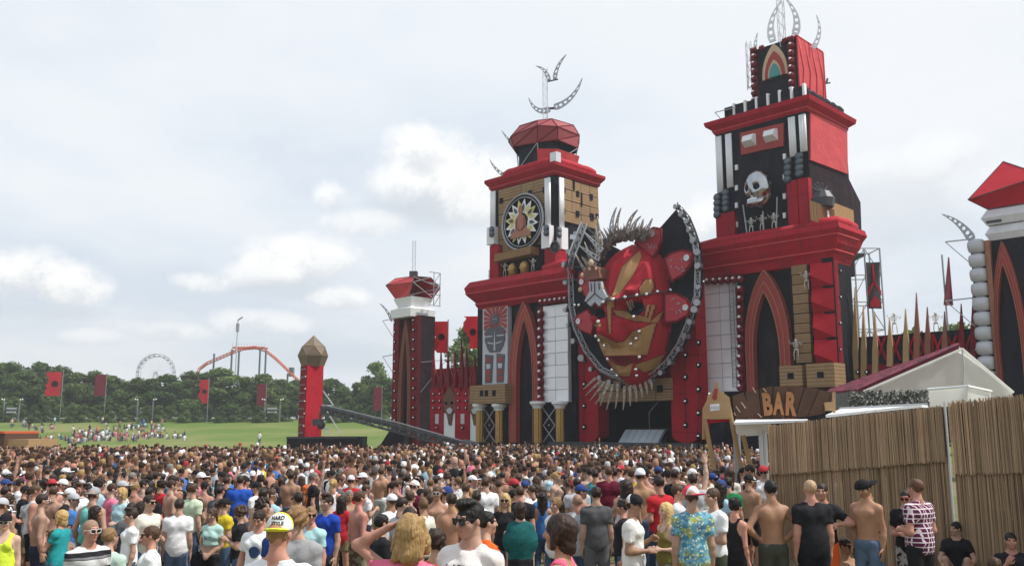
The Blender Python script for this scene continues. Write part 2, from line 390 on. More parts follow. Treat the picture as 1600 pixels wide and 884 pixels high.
def arch(root, W, l, r, apx, apy, base, il, ir, iapy, o, spring=.55, frame_m=None, line_m=None):
    frame_m = frame_m or brickred; line_m = line_m or copper
    A = arch_pts(W, l, r, apx, apy, base, o, spring); Bn = arch_pts(W, il, ir, apx, iapy, base, o, spring)
    lerp = lambda k: [((1 - k) * a[0] + k * b[0], (1 - k) * a[1] + k * b[1]) for a, b in zip(A, Bn)]
    mb = MB(); arch_frame(mb, W, A, Bn, o - .5, o); fr = mb.build('arch_frame', frame_m, root)
    mb = MB(); arch_frame(mb, W, lerp(.0), lerp(.06), o, o + .07); mb.build('arch_moulding', line_m, fr)
    mb = MB(); arch_frame(mb, W, lerp(.52), lerp(.58), o, o + .05); mb.build('arch_moulding', line_m, fr)
    mb = MB(); arch_frame(mb, W, lerp(.95), lerp(1.02), o, o + .09); mb.build('arch_moulding', line_m, fr)
    mb = MB(); W.prism(mb, Bn, o - 1.4, o - 1.3); mb.build('arch_curtain', navy, root)
def cornice(root, name, Wf, t0, t1, z0, prof, m, depth, line=None):
    "flared moulding round the front and both ends of a block: prof = [(overhang, height), ...]"
    mb = MB(); rows = []
    for ov, h in prof:
        rows.append([Wf.P(t0 - ov, z0 + h, -depth - ov), Wf.P(t0 - ov, z0 + h, ov), Wf.P(t1 + ov, z0 + h, ov), Wf.P(t1 + ov, z0 + h, -depth - ov)])
    k = len(rows); vs = [v for r in rows for v in r]
    fs = [(i * 4 + j, i * 4 + (j + 1) % 4, (i + 1) * 4 + (j + 1) % 4, (i + 1) * 4 + j) for i in range(k - 1) for j in range(4)]
    fs += [(3, 2, 1, 0), (k * 4 - 4, k * 4 - 3, k * 4 - 2, k * 4 - 1)]
    mb.add(vs, fs); o = mb.build(name, m, root)
    if line:
        for (ov, h) in line:
            b2 = MB(); ps = [Wf.P(t0 - ov, z0 + h, -depth), Wf.P(t0 - ov, z0 + h, ov), Wf.P(t1 + ov, z0 + h, ov), Wf.P(t1 + ov, z0 + h, -depth)]
            b2.tube(ps, .06, 5); b2.build('piping', pinkred, o)
    return o
def block(root, name, W, t0, t1, z0, z1, depth, m, o=0.):
    mb = MB(); W.box(mb, t0, t1, z0, z1, o - depth, o); return mb.build(name, m, root)
def crystal(root, name, pts3, faces, m, edge_m=darksteel, er=.06):
    mb = MB(); mb.add(pts3, faces); o = mb.build(name, m, root)
    e = MB(); done = set()
    for f in faces:
        for i in range(len(f)):
            k = tuple(sorted((f[i], f[(i + 1) % len(f)])))
            if k not in done: done.add(k); e.bar(pts3[k[0]], pts3[k[1]], er)
    e.build('frame_tube', edge_m, o); return o
def skeleton(parent, p, h, ang, name='skeleton_figure', lift=True):
    "small bone figure: skull, ribs, spine, pelvis and jointed limbs"
    def mk(b):
        b.ball((0, 0, .93), .075, 8, 0, (1, 1.1, 1.2)); b.tube([(0, 0, .88), (0, .02, .7), (0, 0, .52)], .022, 5)
        for z, w in ((.82, .13), (.77, .15), (.72, .15), (.67, .13), (.62, .10)):
            b.tube([(-w, -.02, z), (-w * .6, -.09, z - .02), (0, -.1, z - .03), (w * .6, -.09, z - .02), (w, -.02, z)], .016, 4)
        b.tube([(-.17, 0, .84), (.17, 0, .84)], .02, 4); b.tube([(-.1, 0, .5), (.1, 0, .5)], .045, 6)
        for sx in (-1, 1):
            b.tube([(.09 * sx, 0, .5), (.11 * sx, -.05, .27), (.1 * sx, 0, .02)], .026, 5, r2=.018); b.tube([(.1 * sx, 0, .02), (.1 * sx, -.09, .01)], .02, 4)
            el = (.27 * sx, -.03, .70) if sx > 0 else (-.25, -.05, .76)
            b.tube([(.17 * sx, 0, .84), el, (.36 * sx, -.1, .82) if sx > 0 else (-.30, -.13, .95)], .02, 5, r2=.014)
    share(name, unit_mesh('skeleton_mesh', mk, bone), parent, p, (0, 0, ang), (h, h, h))

# ---- left big tower -----------------------------------------------------------
K = at(867, 350, 73.0)
def left_tower():
    W = front(K.x + K.y); side = side_at(K); zs = lambda px, py, o=0: W.uv(px, py, o)[1]
    tk = W.uv(867, 350)[0]; tl = W.uv(768, 350)[0]
    root = thing('stage_tower', (K.x, K.y, 0), 'red and tan stage tower with lotus medallion and crescent mast', 'tower', 'stage towers')
    z_cb = zs(868, 272); z_ct = zs(867, 260); z_low = zs(867, 424); wid = tk - tl; dep = side.uv(935, 320)[0]
    W2 = front(K.x + K.y - 1.6); l2, r2 = W2.uv(748, 560)[0], W2.uv(893, 560)[0]; zl = W2.uv(820, 471)[1]
    # upper body core, set back behind its cladding
    block(root, 'tower_core', W, tl + .12, tk - .12, z_low - 1, z_cb, dep - .1, black, -.12)
    # slatted boards on both faces, laid as separate plates
    def plates(Wl, t0, t1, z0, z1, rows, cols, skip=()):
        for i in range(rows):
            for j in range(cols):
                a, b = t0 + (t1 - t0) * j / cols, t0 + (t1 - t0) * (j + 1) / cols; c, d = z0 + (z1 - z0) * i / rows, z0 + (z1 - z0) * (i + 1) / rows
                Wl.piece('slat_plate', root, a + .02, b - .02, c + .02, d - .02, -.12, random.uniform(.0, .06), slats)
    tpl, tpr = W.uv(779, 330)[0], W.uv(853, 330)[0]
    plates(W, tpl, tpr, zs(816, 388), z_cb - .05, 5, 4)
    s0, s1 = side.uv(879, 320)[0], side.uv(935, 320)[0]
    plates(side, s0, s1, side.uv(906, 352)[1], z_cb - .05, 4, 4)
    for px, py, w, h in ((880, 297, .4, .5), (902, 303, .35, .5), (896, 290, .15, .9), (908, 312, .15, 1.2), (923, 308, .4, .5), (880, 330, .35, .5), (902, 334, .4, .5), (924, 339, .5, .6), (932, 337, .4, .3)):
        t, z = side.uv(px, py); side.piece('vent_hole', root, t - w / 2, t + w / 2, z - h / 2, z + h / 2, .05, .10, navy)
    for px, py in ((784, 314), (829, 302), (852, 297), (852, 330)):
        t, z = W.uv(px, py); W.piece('vent_hole', root, t - .22, t + .22, z - .25, z + .25, .05, .10, navy)
    # white fluted pilasters over thicker feet, red below
    def pilaster(Wl, px, w, ytop, ymid, ybot):
        t = Wl.uv(px, (ytop + ymid) / 2)[0]; zt, zm, zb = Wl.uv(px, ytop)[1], Wl.uv(px, ymid)[1], Wl.uv(px, ybot)[1]
        b = MB(); n = 3
        for i in range(n):
            x = t - w / 2 + w * (i + .5) / n; p0, p1 = Wl.P(x, zm, .22), Wl.P(x, zt, .22); b.tube([p0, p1], w / n * .56, 8)
        b.build('pilaster', white, root, True)
        b = MB(); Wl.box(b, t - w * .75, t + w * .75, zb, zm, .0, .55); b.build('pilaster_foot', white, root)
        for k in range(2):
            q = Wl.pt(px - 3, ymid + 3 + 7 * k, .62); share('round_lamp', lamp_mesh(), root, q, (0, 0, Wl.ang), (1, 1, 1))
    pilaster(W, 773, .62, 300, 356, 383); pilaster(W, 858.5, .62, 279, 354, 389); pilaster(side, 874.5, .55, 279, 357, 391)
    b = MB(); W.pbox(b, (765, 383, 779, 436), -.1, .5); b.build('red_pier', red, root)
    b = MB(); W.pbox(b, (851, 389, 866, 427), -.1, .5); b.build('red_pier', red, root)
    b = MB(); side.pbox(b, (868, 391, 886, 425), -.1, .5); b.build('red_pier', red, root)
    c = W.pt(867, 386, 1.0); b = MB(); b.lathe(c, [(.52, -.06), (.52, .06), (.40, .06), (.40, -.06)], 20, 0, W.n)
    for i in range(6):
        a = i * math.pi / 6; d = (W.t * math.cos(a) + V3((0, 0, 1)) * math.sin(a)) * .48; b.bar(c - d, c + d, .04)
    b.build('gear_wheel', darksteel, root)
    # medallion: ring, dark disc, lotus petals, seated silhouette
    t, z = W.uv(818, 347, .4); cc = W.P(t, z, .3); Rm = 2.45
    b = MB(); b.lathe(cc, [(Rm, 0), (Rm, .25), (Rm - .1, .25), (Rm - .1, 0)], 40, 0, W.n); med = b.build('medallion', navy, root)
    b = MB(); pts = [cc + W.n * .26 + (W.t * math.cos(a) + V3((0, 0, 1)) * math.sin(a)) * Rm for a in np.linspace(0, 2 * math.pi, 41)]; b.tube(pts, .10, 6); b.build('truss_ring', steel, med)
    pts = [cc + W.n * .26 + (W.t * math.cos(a) + V3((0, 0, 1)) * math.sin(a)) * (Rm - .28) for a in np.linspace(0, 2 * math.pi, 41)]; b = MB(); b.tube(pts, .05, 6); b.build('truss_ring', steel, med)
    yel = mat('pale_yellow_paint', (.58, .52, .20), .6)
    for i in range(16):
        a = 2 * math.pi * i / 16 + .2; d = W.t * math.cos(a) + V3((0, 0, 1)) * math.sin(a); s = W.t * -math.sin(a) + V3((0, 0, 1)) * math.cos(a)
        b = MB(); q = cc + W.n * (.32 + .05 * (i % 2))
        b.extr([q + d * .75 - s * .14, q + d * 1.25 - s * .34, q + d * 2.02, q + d * 1.25 + s * .34, q + d * .75 + s * .14], W.n * -.05)
        pe = b.build('petal', yel if i % 3 == 1 else white, med)
        b = MB(); q = q + W.n * .01; b.extr([q + d * 1.0 - s * .12, q + d * 1.3 - s * .17, q + d * 1.65, q + d * 1.3 + s * .17, q + d * 1.0 + s * .12], W.n * .02); b.build('petal_print', greyblue if i % 2 else yel, pe)
    sil = [(-1.45, -1.35), (1.45, -1.35), (1.5, -1.05), (1.1, -.8), (.75, -.6), (.72, .1), (.55, .55), (.2, .72), (.17, .85), (.3, 1.05), (.27, 1.35), (.12, 1.5), (.08, 1.62), (-.08, 1.62), (-.12, 1.5), (-.27, 1.35), (-.3, 1.05), (-.17, .85), (-.2, .72), (-.55, .55), (-.72, .1), (-.75, -.6), (-1.1, -.8), (-1.5, -1.05)]
    b = MB(); b.extr([cc + W.n * .52 + W.t * x * .82 + V3((0, 0, zz * .95 - .1)) for x, zz in sil], W.n * -.1); fg = b.build('seated_silhouette', copper, med)
    b = MB()
    for sx in (-1, 1): b.tube([cc + W.n * .54 + W.t * sx * .45 + V3((0, 0, .3)), cc + W.n * .56 + W.t * sx * .5 + V3((0, 0, -.5)), cc + W.n * .56 + W.t * sx * .1 + V3((0, 0, -.8))], .06, 5)
    b.build('arm_relief', brickred, fg)
    # shelf and alcove with gold figures
    b = MB(); W.poly(b, [(773, 397), (829, 384), (829, 396), (772, 409)], .0, 1.1); b.build('shelf', brown, root)
    for px, py in ((801, 420), (819.5, 417)):
        q = W.pt(px, py + 12, .7); b = MB(); b.lathe(q, [(.36, 0), (.38, .9), (.30, 1.0), (.22, 1.12), (.05, 1.2)], 12)
        for sx in (-1, 1): b.tube([q + W.t * sx * .26 + V3((0, 0, 1.0)), q + W.t * sx * .36 + W.n * .2 + V3((0, 0, .6)), q + W.n * .3 + V3((0, 0, .5))], .09, 6)
        b.build('gold_statue', gold, root, True)
    for px, py in ((789, 424), (833, 417)): skeleton(root, W.pt(px, py + 8, .5), 1.2, W.ang)
    # top cornice, inflated rolls, corner bracket
    cornice(root, 'cornice', W, tl, tk, z_cb, [(.06, 0), (.15, .18), (.15, .30), (.48, .72), (.48, 1.0), (.2, 1.05)], red, dep, [(.17, .24)])
    zr = z_cb + 1.32
    def roll(p0, p1, r, m=redlit):
        n = 9; ps = [V3(p0).lerp(V3(p1), i / n) for i in range(n + 1)]
        b = MB(); b.tube(ps, [r * .6] + [r * (1 - .10 * (i % 2)) for i in range(n - 1)] + [r * .6], 12); b.build('inflated_roll', m, root, True)
    roll(W.P(tl + 1.5, zr, -.15), W.P(tk - .35, zr, -.15), .38); roll(side.P(.35, zr, -.15), side.P(dep - .3, zr, -.15), .38)
    b = MB(); W.box(b, tk - .4, tk + .3, zr - .5, zr + .62, -.5, .12); b.build('corner_bracket', lightsteel, root)
    # faceted red lantern of fabric over a truss frame
    def ringpts(s, z, cx=.0): 
        c0 = W.P((tl + tk) / 2 + .35, 0, -dep / 2 + .2)
        return [c0 + W.t * s * a + W.n * s * bb + V3((0, 0, z)) for a, bb in ((-1, .55), (-.55, 1), (.55, 1), (1, .55), (1, -.55), (.55, -1), (-.55, -1), (-1, -.55))]
    z1 = zr + .2; vs = ringpts(2.45, z1) + ringpts(2.75, z1 + 1.2) + ringpts(2.55, z1 + 1.5)
    b = MB()
    for i in range(8):
        if i in (0, 1, 2, 3, 4): 
            p = [vs[i], vs[(i + 1) % 8], vs[8 + (i + 1) % 8], vs[8 + i]]
            if i >= 2: b.add(p, [(0, 1, 2, 3)])
    b.build('lantern_skirt', pinkred, root)
    b = MB(); cpt = ringpts(2.2, z1); top = ringpts(2.2, z1 + 2.0); b.extr(cpt, (0, 0, 2.0)); b.build('lantern_core', black, root)
    up = ringpts(2.5, z1 + 1.95) + ringpts(2.85, z1 + 3.05); apex = up[0].lerp(up[4], .5) + V3((0, 0, 3.0 - .15)); apex.z = z1 + 4.75
    rj = random.Random(6); up += ringpts(2.15, z1 + 3.95); up = [q + V3((rj.uniform(-.3, .3), rj.uniform(-.3, .3), rj.uniform(-.2, .2))) for q in up]
    fs = [(k * 8 + i, k * 8 + (i + 1) % 8, k * 8 + 8 + (i + 1) % 8) for i in range(8) for k in (0, 1)] + [(k * 8 + i, k * 8 + 8 + (i + 1) % 8, k * 8 + 8 + i) for i in range(8) for k in (0, 1)] + [(16 + i, 16 + (i + 1) % 8, 24) for i in range(8)]
    crystal(root, 'lantern_hood', up + [apex], fs, mat('faded_red_hood', (.27, .045, .052), .6, var=.15, vscale=1.2, bump=.5, bscale=2), darkred, .05)
    b = MB()
    for i in range(8): b.bar(cpt[i] + V3((0, 0, .1)), up[(i + (1 if i % 2 else 0)) % 8], .05)
    b.build('lantern_strut', steel, root)
    # mast with crescents
    mp = V3((apex.x, apex.y, apex.z - 1.2)); mz = W.uv(863, 100)[1]
    Wm = Wall((mp.x, mp.y), (-.25, -1)); b = MB(); b.truss(mp, Wm.P(0, Wm.uv(863, 106)[1]), .40, .45, .035, side=(1, 0, 0)); b.build('mast', lightsteel, root)
    def hp(l, w, holes=6):
        b = MB(); horn(b, [Wm.pt(x, y) for x, y in l], Wm.n, w, .1, holes); b.build('crescent_horn', steel, root)
    hp([(859, 171), (845, 178), (833, 172), (826, 153)], .62); hp([(866, 168), (884, 164), (902, 148), (910, 122)], .66, 7)
    hp([(858, 126), (855, 112), (847, 106), (838, 104)], .42, 5); hp([(867, 124), (868, 108), (876, 96), (885, 86)], .42, 5)
    b = MB(); b.bar(Wm.pt(855, 128), Wm.pt(872, 124), .07); b.bar(Wm.pt(857, 170), Wm.pt(868, 169), .12); b.build('mast_bracket', darksteel, root)
    Wh = front(K.x + K.y + 3.5)
    for l in ([(816, 231), (804, 226), (793, 219), (785, 204)], [(796, 279), (783, 272), (772, 263), (766, 249)]):
        b = MB(); horn(b, [Wh.pt(x, y) for x, y in l], Wh.n, .42, .1, 6); b.build('crescent_horn', steel, root)
    # lower cornice and the rounded roll on it
    zc0 = W2.uv(820, 472)[1]
    cornice(root, 'lower_cornice', W2, l2, r2, zc0, [(.0, -.1), (.22, .25), (.22, .5), (.8, 1.15), (.95, 1.8), (.6, 2.35), (-.3, 2.5)], red, 6.5, [(.24, .38), (.86, 1.3)])
    q = W2.P(r2 - 2.8, zc0 + 2.55, .1); b = MB(); b.tube([q, W2.P(r2 - 1, zc0 + 2.6, .1), W2.P(r2 + .6, zc0 + 2.55, .1)], [.3, .45, .35], 10); b.build('inflated_roll', redlit, root, True)
    b = MB(); q0, q1 = W2.P(l2 - .8, zc0 + 2.4, -2.5), W2.P(l2 + .9, zc0 + 2.4, -.3)
    for k in range(2):
        for i in range(7): p = q0.lerp(q1, i / 6); b.bar(p, p + V3((0, 0, 1.0)), .02)
        b.bar(q0 + V3((0, 0, .5 + .5 * k)), q1 + V3((0, 0, .5 + .5 * k)), .025)
    b.build('railing', steel, root)
    # lower body
    block(root, 'lower_core', W2, l2 + .05, r2 - .1, -1, zc0, 5.5, black, -.6)
    mb = MB(); W2.pbox(mb, (746, 476, 753, 600), -.6, .0); mb.build('side_batten', black, root)
    arch(root, W2, 796, 841, 820, 470, 706, 806, 833, 498, .1, .5)
    # relief panel with robot-like figure
    rp = MB(); W2.pbox(rp, (754, 476, 793, 600), -.5, .0); panel = rp.build('relief_panel', greywhite, root)
    t0, t1, z0, z1 = W2.rect(755.5, 477.5, 791.5, 598.5, .05)
    w, h = t1 - t0, z1 - z0; UV = lambda x, y: (t0 + x * w, z0 + y * h)
    def shp(pts, m, o=.06, name='relief_shape'):
        b = MB(); W2.prism(b, [UV(*p) for p in pts], .0, o); b.build(name, m, panel)
    cxx, cyy = .5, .82
    for i in range(16):
        a0, a1 = 2 * math.pi * (i + .12) / 16, 2 * math.pi * (i + .88) / 16
        def lim(a):
            dx, dy = math.cos(a), math.sin(a) * .31
            k = min((.5 if dx == 0 else .5 / abs(dx)), (.175 / dy if dy > 0 else 9), (.24 / -dy if dy < 0 else 9)); return cxx + dx * k * .98, cyy + dy * k * .98
        shp([(cxx + .2 * math.cos(a0), cyy + .065 * math.sin(a0)), lim(a0), lim(a1), (cxx + .2 * math.cos(a1), cyy + .065 * math.sin(a1))], brickred, .05, 'sun_ray')
    shp([(cxx + .17 * math.cos(a), cyy + .075 * math.sin(a)) for a in np.linspace(0, 2 * math.pi, 17)[:-1]], greyblue, .09)
    shp([(.06, .56), (.12, .70), (.35, .74), (.5, .70), (.65, .74), (.88, .70), (.94, .56), (.84, .46), (.72, .40), (.28, .40), (.16, .46)], greyblue, .08)
    for p in ([(.10, .60), (.40, .60), (.40, .615), (.10, .615)], [(.60, .60), (.90, .60), (.90, .615), (.60, .615)], [(.46, .42), (.54, .42), (.5, .68)], [(.2, .52), (.45, .50), (.45, .515), (.2, .535)], [(.8, .52), (.55, .50), (.55, .515), (.8, .535)], [(.42, .835), (.47, .83), (.47, .82), (.42, .825)], [(.58, .835), (.53, .83), (.53, .82), (.58, .825)]): shp(p, greywhite, .11, 'relief_line')
    for x in (.06, .56):
        shp([(x + .02, .01), (x + .30, .01), (x + .36, .36), (x + .02, .38)], greyblue, .08)
        for y in (.03, .11, .19, .27): shp([(x + .09, y), (x + .25, y), (x + .27, y + .055), (x + .09, y + .065)], brickred if y != .19 else greywhite, .11, 'relief_line')
    # brown box over two gold columns; two more columns on the right with cross braces between
    b = MB(); W2.pbox(b, (734, 601, 789, 630), -1.5, .9); bx = b.build('slatted_box', slats, root)
    for px in (752.5, 760, 772): t, z = W2.uv(px, 614, .9); W2.piece('vent_hole', bx, t - .2, t + .2, z - .25, z + .25, .9, .93, navy)
    def col(px, ytop):
        q = W2.pt(px, 660, .25); zt = W2.uv(px, ytop, .25)[1]; q.z = -1
        b = MB(); n = 20; r = .34
        prof = []; vs = []
        for j in range(n):
            rr = r * (1 if j % 2 else .86); vs.append((rr * math.cos(2 * math.pi * j / n), rr * math.sin(2 * math.pi * j / n)))
        b.extr([(q.x + a, q.y + c_, -1) for a, c_ in vs], (0, 0, zt + 1 - .55)); cl = b.build('gold_column', gold, root)
        b = MB(); b.lathe((q.x, q.y, zt - .55), [(.40, 0), (.44, .12), (.58, .32), (.66, .36), (.66, .55), (.5, .58)], 18); b.build('capital', white, cl)
    for px, yt in ((749.5, 631), (780, 631), (840.5, 627), (875, 627)): col(px, yt)
    for a, c_ in ((757, 773), (849, 867)):
        b = MB()
        for y0, y1 in ((638, 664), (664, 690)):
            b.bar(W2.pt(a, y0, .0), W2.pt(c_, y1, .0), .05); b.bar(W2.pt(c_, y0, .0), W2.pt(a, y1, .0), .05)
        b.build('cross_brace', steel, root); stud(W2, root, (a + c_) / 2, 664, .1, .6)
    mirror_wall(root, W2, 849, 888, 476, 628, 8, 2)
    for i in range(11): share('red_globe', ballmesh(darkred), root, W2.pt(844.8, 490 + 13.2 * i, .25), (0, 0, W2.ang), (1, 1, 1))
    for i in range(6): share('red_globe', ballmesh(darkred), root, W2.pt(846 + 7.6 * i, 472.5 - .9 * i, .3), (0, 0, W2.ang), (.85,) * 3)
    b = MB(); W2.pbox(b, (840.5, 480, 848.5, 626), -.3, .02); b.build('globe_strip', darkred, root)
    return root
def lamp_mesh(): return unit_mesh('round_lamp', lambda b: (b.lathe((0, 0, 0), [(.2, 0), (.3, .12), (.3, .2)], 12, 0, (0, -1, 0)), b.lathe((0, -.2, 0), [(.24, 0), (.2, .05), (.05, .08)], 12, 1, (0, -1, 0))), [darksteel, bluegrey])
def mirror_wall(root, W, x0, x1, y0, y1, rows, cols, o=.0):
    b = MB(); W.pbox(b, (x0, y0, x1, y1), -.4, o - .06); b.build('mirror_backing', greywhite, root)
    t0, t1, za, zb = W.rect(x0, y0, x1, y1, o)
    for i in range(rows):
        for j in range(cols):
            W.piece('mirror_tile', root, t0 + (t1 - t0) * j / cols + .025, t0 + (t1 - t0) * (j + 1) / cols - .025, za + (zb - za) * i / rows + .025, za + (zb - za) * (i + 1) / rows - .025, o - .06, o + .02, mirror,
                    (random.uniform(-.035, .03), 0, random.uniform(-.03, .03)))
left_tower()

# ---- right big tower ----------------------------------------------------------
KR = at(1264, 250, 60.0)
def right_tower():
    W = front(KR.x + KR.y); side = side_at(KR); Z = lambda px, py, o=0.: W.uv(px, py, o)[1]
    tk = W.uv(1264, 250)[0]; tl = W.uv(1120, 270)[0]; dep = side.uv(1324, 240)[0]
    z_cb = Z(1265, 172); W2 = front(KR.x + KR.y - 1.75); l2, r2 = W2.uv(1098, 520)[0], W2.uv(1308, 500)[0]
    zc0 = W2.uv(1210, 418)[1]
    root = thing('stage_tower', (KR.x, KR.y, 0), 'tallest black and red stage tower with chrome skull below white pyramids', 'tower', 'stage towers')
    block(root, 'tower_core', W, tl, tk, zc0, z_cb, dep, black)
    # side: red cloth on top, dark lean-to below with balcony
    b = MB(); side.poly(b, [(1266.5, 176), (1324, 202), (1325, 272), (1267, 250)], .0, .12); b.build('red_side_cloth', pinkred, root)  # paler red here imitates sunlight and veil on the right-hand side
    b = MB(); pr = [side.uv(1325, 272), side.uv(1345, 314), side.uv(1346, 372), side.uv(1290, 372), side.uv(1268, 330)]
    side.prism(b, [side.uv(1268, 260), side.uv(1325, 276), side.uv(1345, 316), side.uv(1347, 372), side.uv(1268, 372)], -2., -.02); b.build('lean_to', black, root)
    b = MB(); side.pbox(b, (1300, 322, 1334, 354), -.0, .25); b.build('brown_hoarding', goldflat, root)
    for i in range(16):
        q = side.pt(1268 + 2.4 * i, 353, 1.2); q.z = side.uv(1290, 352, 1.2)[1]; b = MB(); b.bar(q, q + V3((0, 0, 1.35)), .05); b.build('balcony_slat', brown, root)
    q0 = side.pt(1285, 300, 1.0); b = MB()
    for i in range(7): a = i * math.pi / 6; d = side.t * math.cos(a) + V3((0, 0, 1)) * math.sin(a) * .4; b.bar(q0, q0 + d * 1.3, .07); b.ball(q0 + d * 1.35, .12, 6)
    b.build('lamp_cluster', darksteel, root)
    b = MB(); b.lathe(q0 - V3((0, 0, 1.1)), [(.7, 0), (.8, .6), (.5, 1.1)], 10); b.build('lamp_housing', darksteel, root)
    t, z = side.uv(1294, 340, 1.3); side.piece('white_batten', root, t - .1, t + .1, z - .5, z + .5, 1.28, 1.34, white)
    # cornice and black padded ring with white straps
    cornice(root, 'cornice', W, tl, tk, z_cb, [(.05, 0), (.14, .15), (.14, .3), (.55, .62), (.62, .95), (.3, 1.05)], red, dep, [(.16, .26)])
    zr = z_cb + 1.05; n = 7; ta, tb = tl + .75, tk - .1
    for i in range(n):
        a = ta + (tb - ta) * i / n; c_ = ta + (tb - ta) * (i + 1) / n; b = MB()
        W.box(b, a + .03, c_ - .05, zr, zr + .95, -1., -.15 + .08 * (i % 2)); b.build('black_cushion', black, root)
        W.piece('white_strap', root, c_ - .10, c_ + .07, zr - .02, zr + 1.05, -.3, .02, white)
    for i in range(6):
        a = dep * i / 6 + .15; b = MB(); b.ball(side.P(a + .5, zr + .42, -.5), .62, 10); b.build('black_cushion', black, root, True)
    # crown block
    T = side_at(W.P(tk - .95, 0, -.95)); Wt = front(T.O.x + T.O.y); ta, tb = Wt.uv(1175, 110)[0], Wt.uv(1245, 100)[0]; zt = Wt.uv(1244, 57)[1]; zb = Wt.uv(1245, 152)[1]; dt = T.uv(1285, 100)[0]
    block(root, 'crown_block', Wt, ta, tb, zb - .6, zt, dt, black)
    b = MB(); T.box(b, .05, dt - .02, zb - .6, zt - .02, .0, .1)
    cr = b.build('crown_side', pinkred, root)
    b = MB(); T.box(b, 0, dt, zt, zt + .1, -.3, .12); T.box(b, dt - .06, dt + .06, zb, zt, -.1, .14); b.build('crown_trim', redlit, root)
    for i in range(4):
        a = dt * (i + .5) / 4; b = MB(); b.tube([T.P(a - .3 + .1 * i, zb - .2, .1), T.P(a + .25, (zt + zb) / 2, .13), T.P(a - .35, zt - .1, .1)], .06, 5); b.build('fabric_fold', pinkred, cr, True)
    for px, ys in ((1178, [78 + 11.3 * i for i in range(8)]), (1236, [60 + 11.6 * i for i in range(8)])):
        b = MB(); Wt.pbox(b, (px - 4.5, ys[0] - 4, px + 5, ys[-1] + 5), .0, .08); b.build('globe_strip', darkred, root)
        for y in ys: share('crown_globe', ballmesh(darkred), root, Wt.pt(px, y, .2), (0, 0, Wt.ang), (.78,) * 3)
    for px, py in ((1190, 75), (1226, 63)): share('crown_globe', ballmesh(darkred), root, Wt.pt(px, py, .2), (0, 0, Wt.ang), (.75,) * 3)
    for k, (m, s) in enumerate(((beige, 1.), (brickred, .78), (beige, .52), (teal, .42))):
        c0, cw, hb, ht = 1210, 20, 121, 68
        pts = arch_pts(Wt, c0 - cw * s, c0 + cw * s, c0, hb - (hb - ht) * s, hb - .3 * k, .1 + .06 * k, .08); b = MB(); Wt.prism(b, pts, .0, .12 + .07 * k); b.build('arch_window', m, root)
    Wh = Wall((T.O.x - 1.2, T.O.y + 1.2), (-.35, -1))
    for l, w in (([(1208, 66), (1199, 45), (1207, 22), (1221, 2)], .62), ([(1242, 55), (1250, 35), (1242, 15), (1227, -2)], .62)):
        b = MB(); horn(b, [Wh.pt(x, y) for x, y in l], Wh.n, w, .1, 6); b.build('crescent_horn', lightsteel, root)
    Wg = Wall((T.O.x + 1.4, T.O.y + 1.4), (-.35, -1)); b = MB(); horn(b, [Wg.pt(x, y) for x, y in ((1270, 76), (1281, 62), (1284, 42), (1275, 24))], Wg.n, .42, .1, 6); b.build('crescent_horn', lightsteel, root)
    Wl = Wall(Wt.P(ta + .2, 0, -1.5).xy, (-.35, -1)); b = MB(); horn(b, [Wl.pt(x, y) for x, y in ((1180, 78), (1180, 68), (1182, 58), (1184, 52))], Wl.n, .3, .1, 4); b.build('crescent_horn', lightsteel, root)
    b = MB(); p = Wh.pt(1222, 64); b.truss(p - V3((0, 0, .6)), V3((p.x, p.y, Wh.uv(1222, -8)[1])), .42, .45, .03, side=(1, 0, 0)); b.build('mast', lightsteel, root)
    b = MB(); p = Wt.P(ta - .55, Wt.uv(1163, 138)[1], -.6); q = V3((p.x, p.y, Wt.uv(1163, 62)[1])); b.truss(p, q, .34, .4, .028, side=(1, 0, 0))
    for z in (p.z + .2, (p.z + q.z) / 2 + .4): b.bar(V3((p.x, p.y, z)), Wt.P(ta + .1, z, -.4), .06)
    b.build('side_truss', lightsteel, root)
    q = Wt.P(0, 0); b = MB(); e = T.P(dt + .5, T.uv(1292, 131)[1], 0); b.bar(T.P(dt, e.z - .25), e, .05); b.bar(e, e + V3((.1, 0, .4)), .08); b.bar(e, e + V3((.3, 0, .05)), .06); b.build('lamp_bracket', darksteel, root)
    b = MB(); b.bar(W.pt(1117, 176, .3), W.pt(1150, 168, .2), .04); b.bar(W.pt(1117, 176, .3), W.pt(1133, 193, .2), .04); b.build('outrigger', steel, root)
    # face of the upper body
    def pil(px, w, y0, y1):
        t = W.uv(px, (y0 + y1) / 2)[0]; za, zb_ = W.uv(px, y1)[1], W.uv(px, y0)[1]; w = .52
        b = MB()
        for i in range(3): x = t - w / 2 + w * (i + .5) / 3; b.tube([W.P(x, za, .18), W.P(x, zb_, .18)], w / 3 * .56, 8)
        b.build('pilaster', white, root, True)
    pil(1126, 10, 214, 302); pil(1141.5, 10, 210, 294); pil(1240, 11, 184, 246); pil(1256.5, 11, 180, 238)
    for px, ys in ((1122, (309, 318, 327, 336)), (1135, (302, 310, 318, 327)), (1232, (253, 263, 272, 281)), (1250, (245, 253.5, 263, 272))):
        for y in ys: share('round_lamp', lamp_mesh(), root, W.pt(px, y, .25), (0, 0, W.ang), (1, 1, 1))
    b = MB(); W.poly(b, [(1156, 208), (1224, 192), (1224, 228), (1158, 242)], .0, .15); ep = b.build('eye_panel', brickred, root)
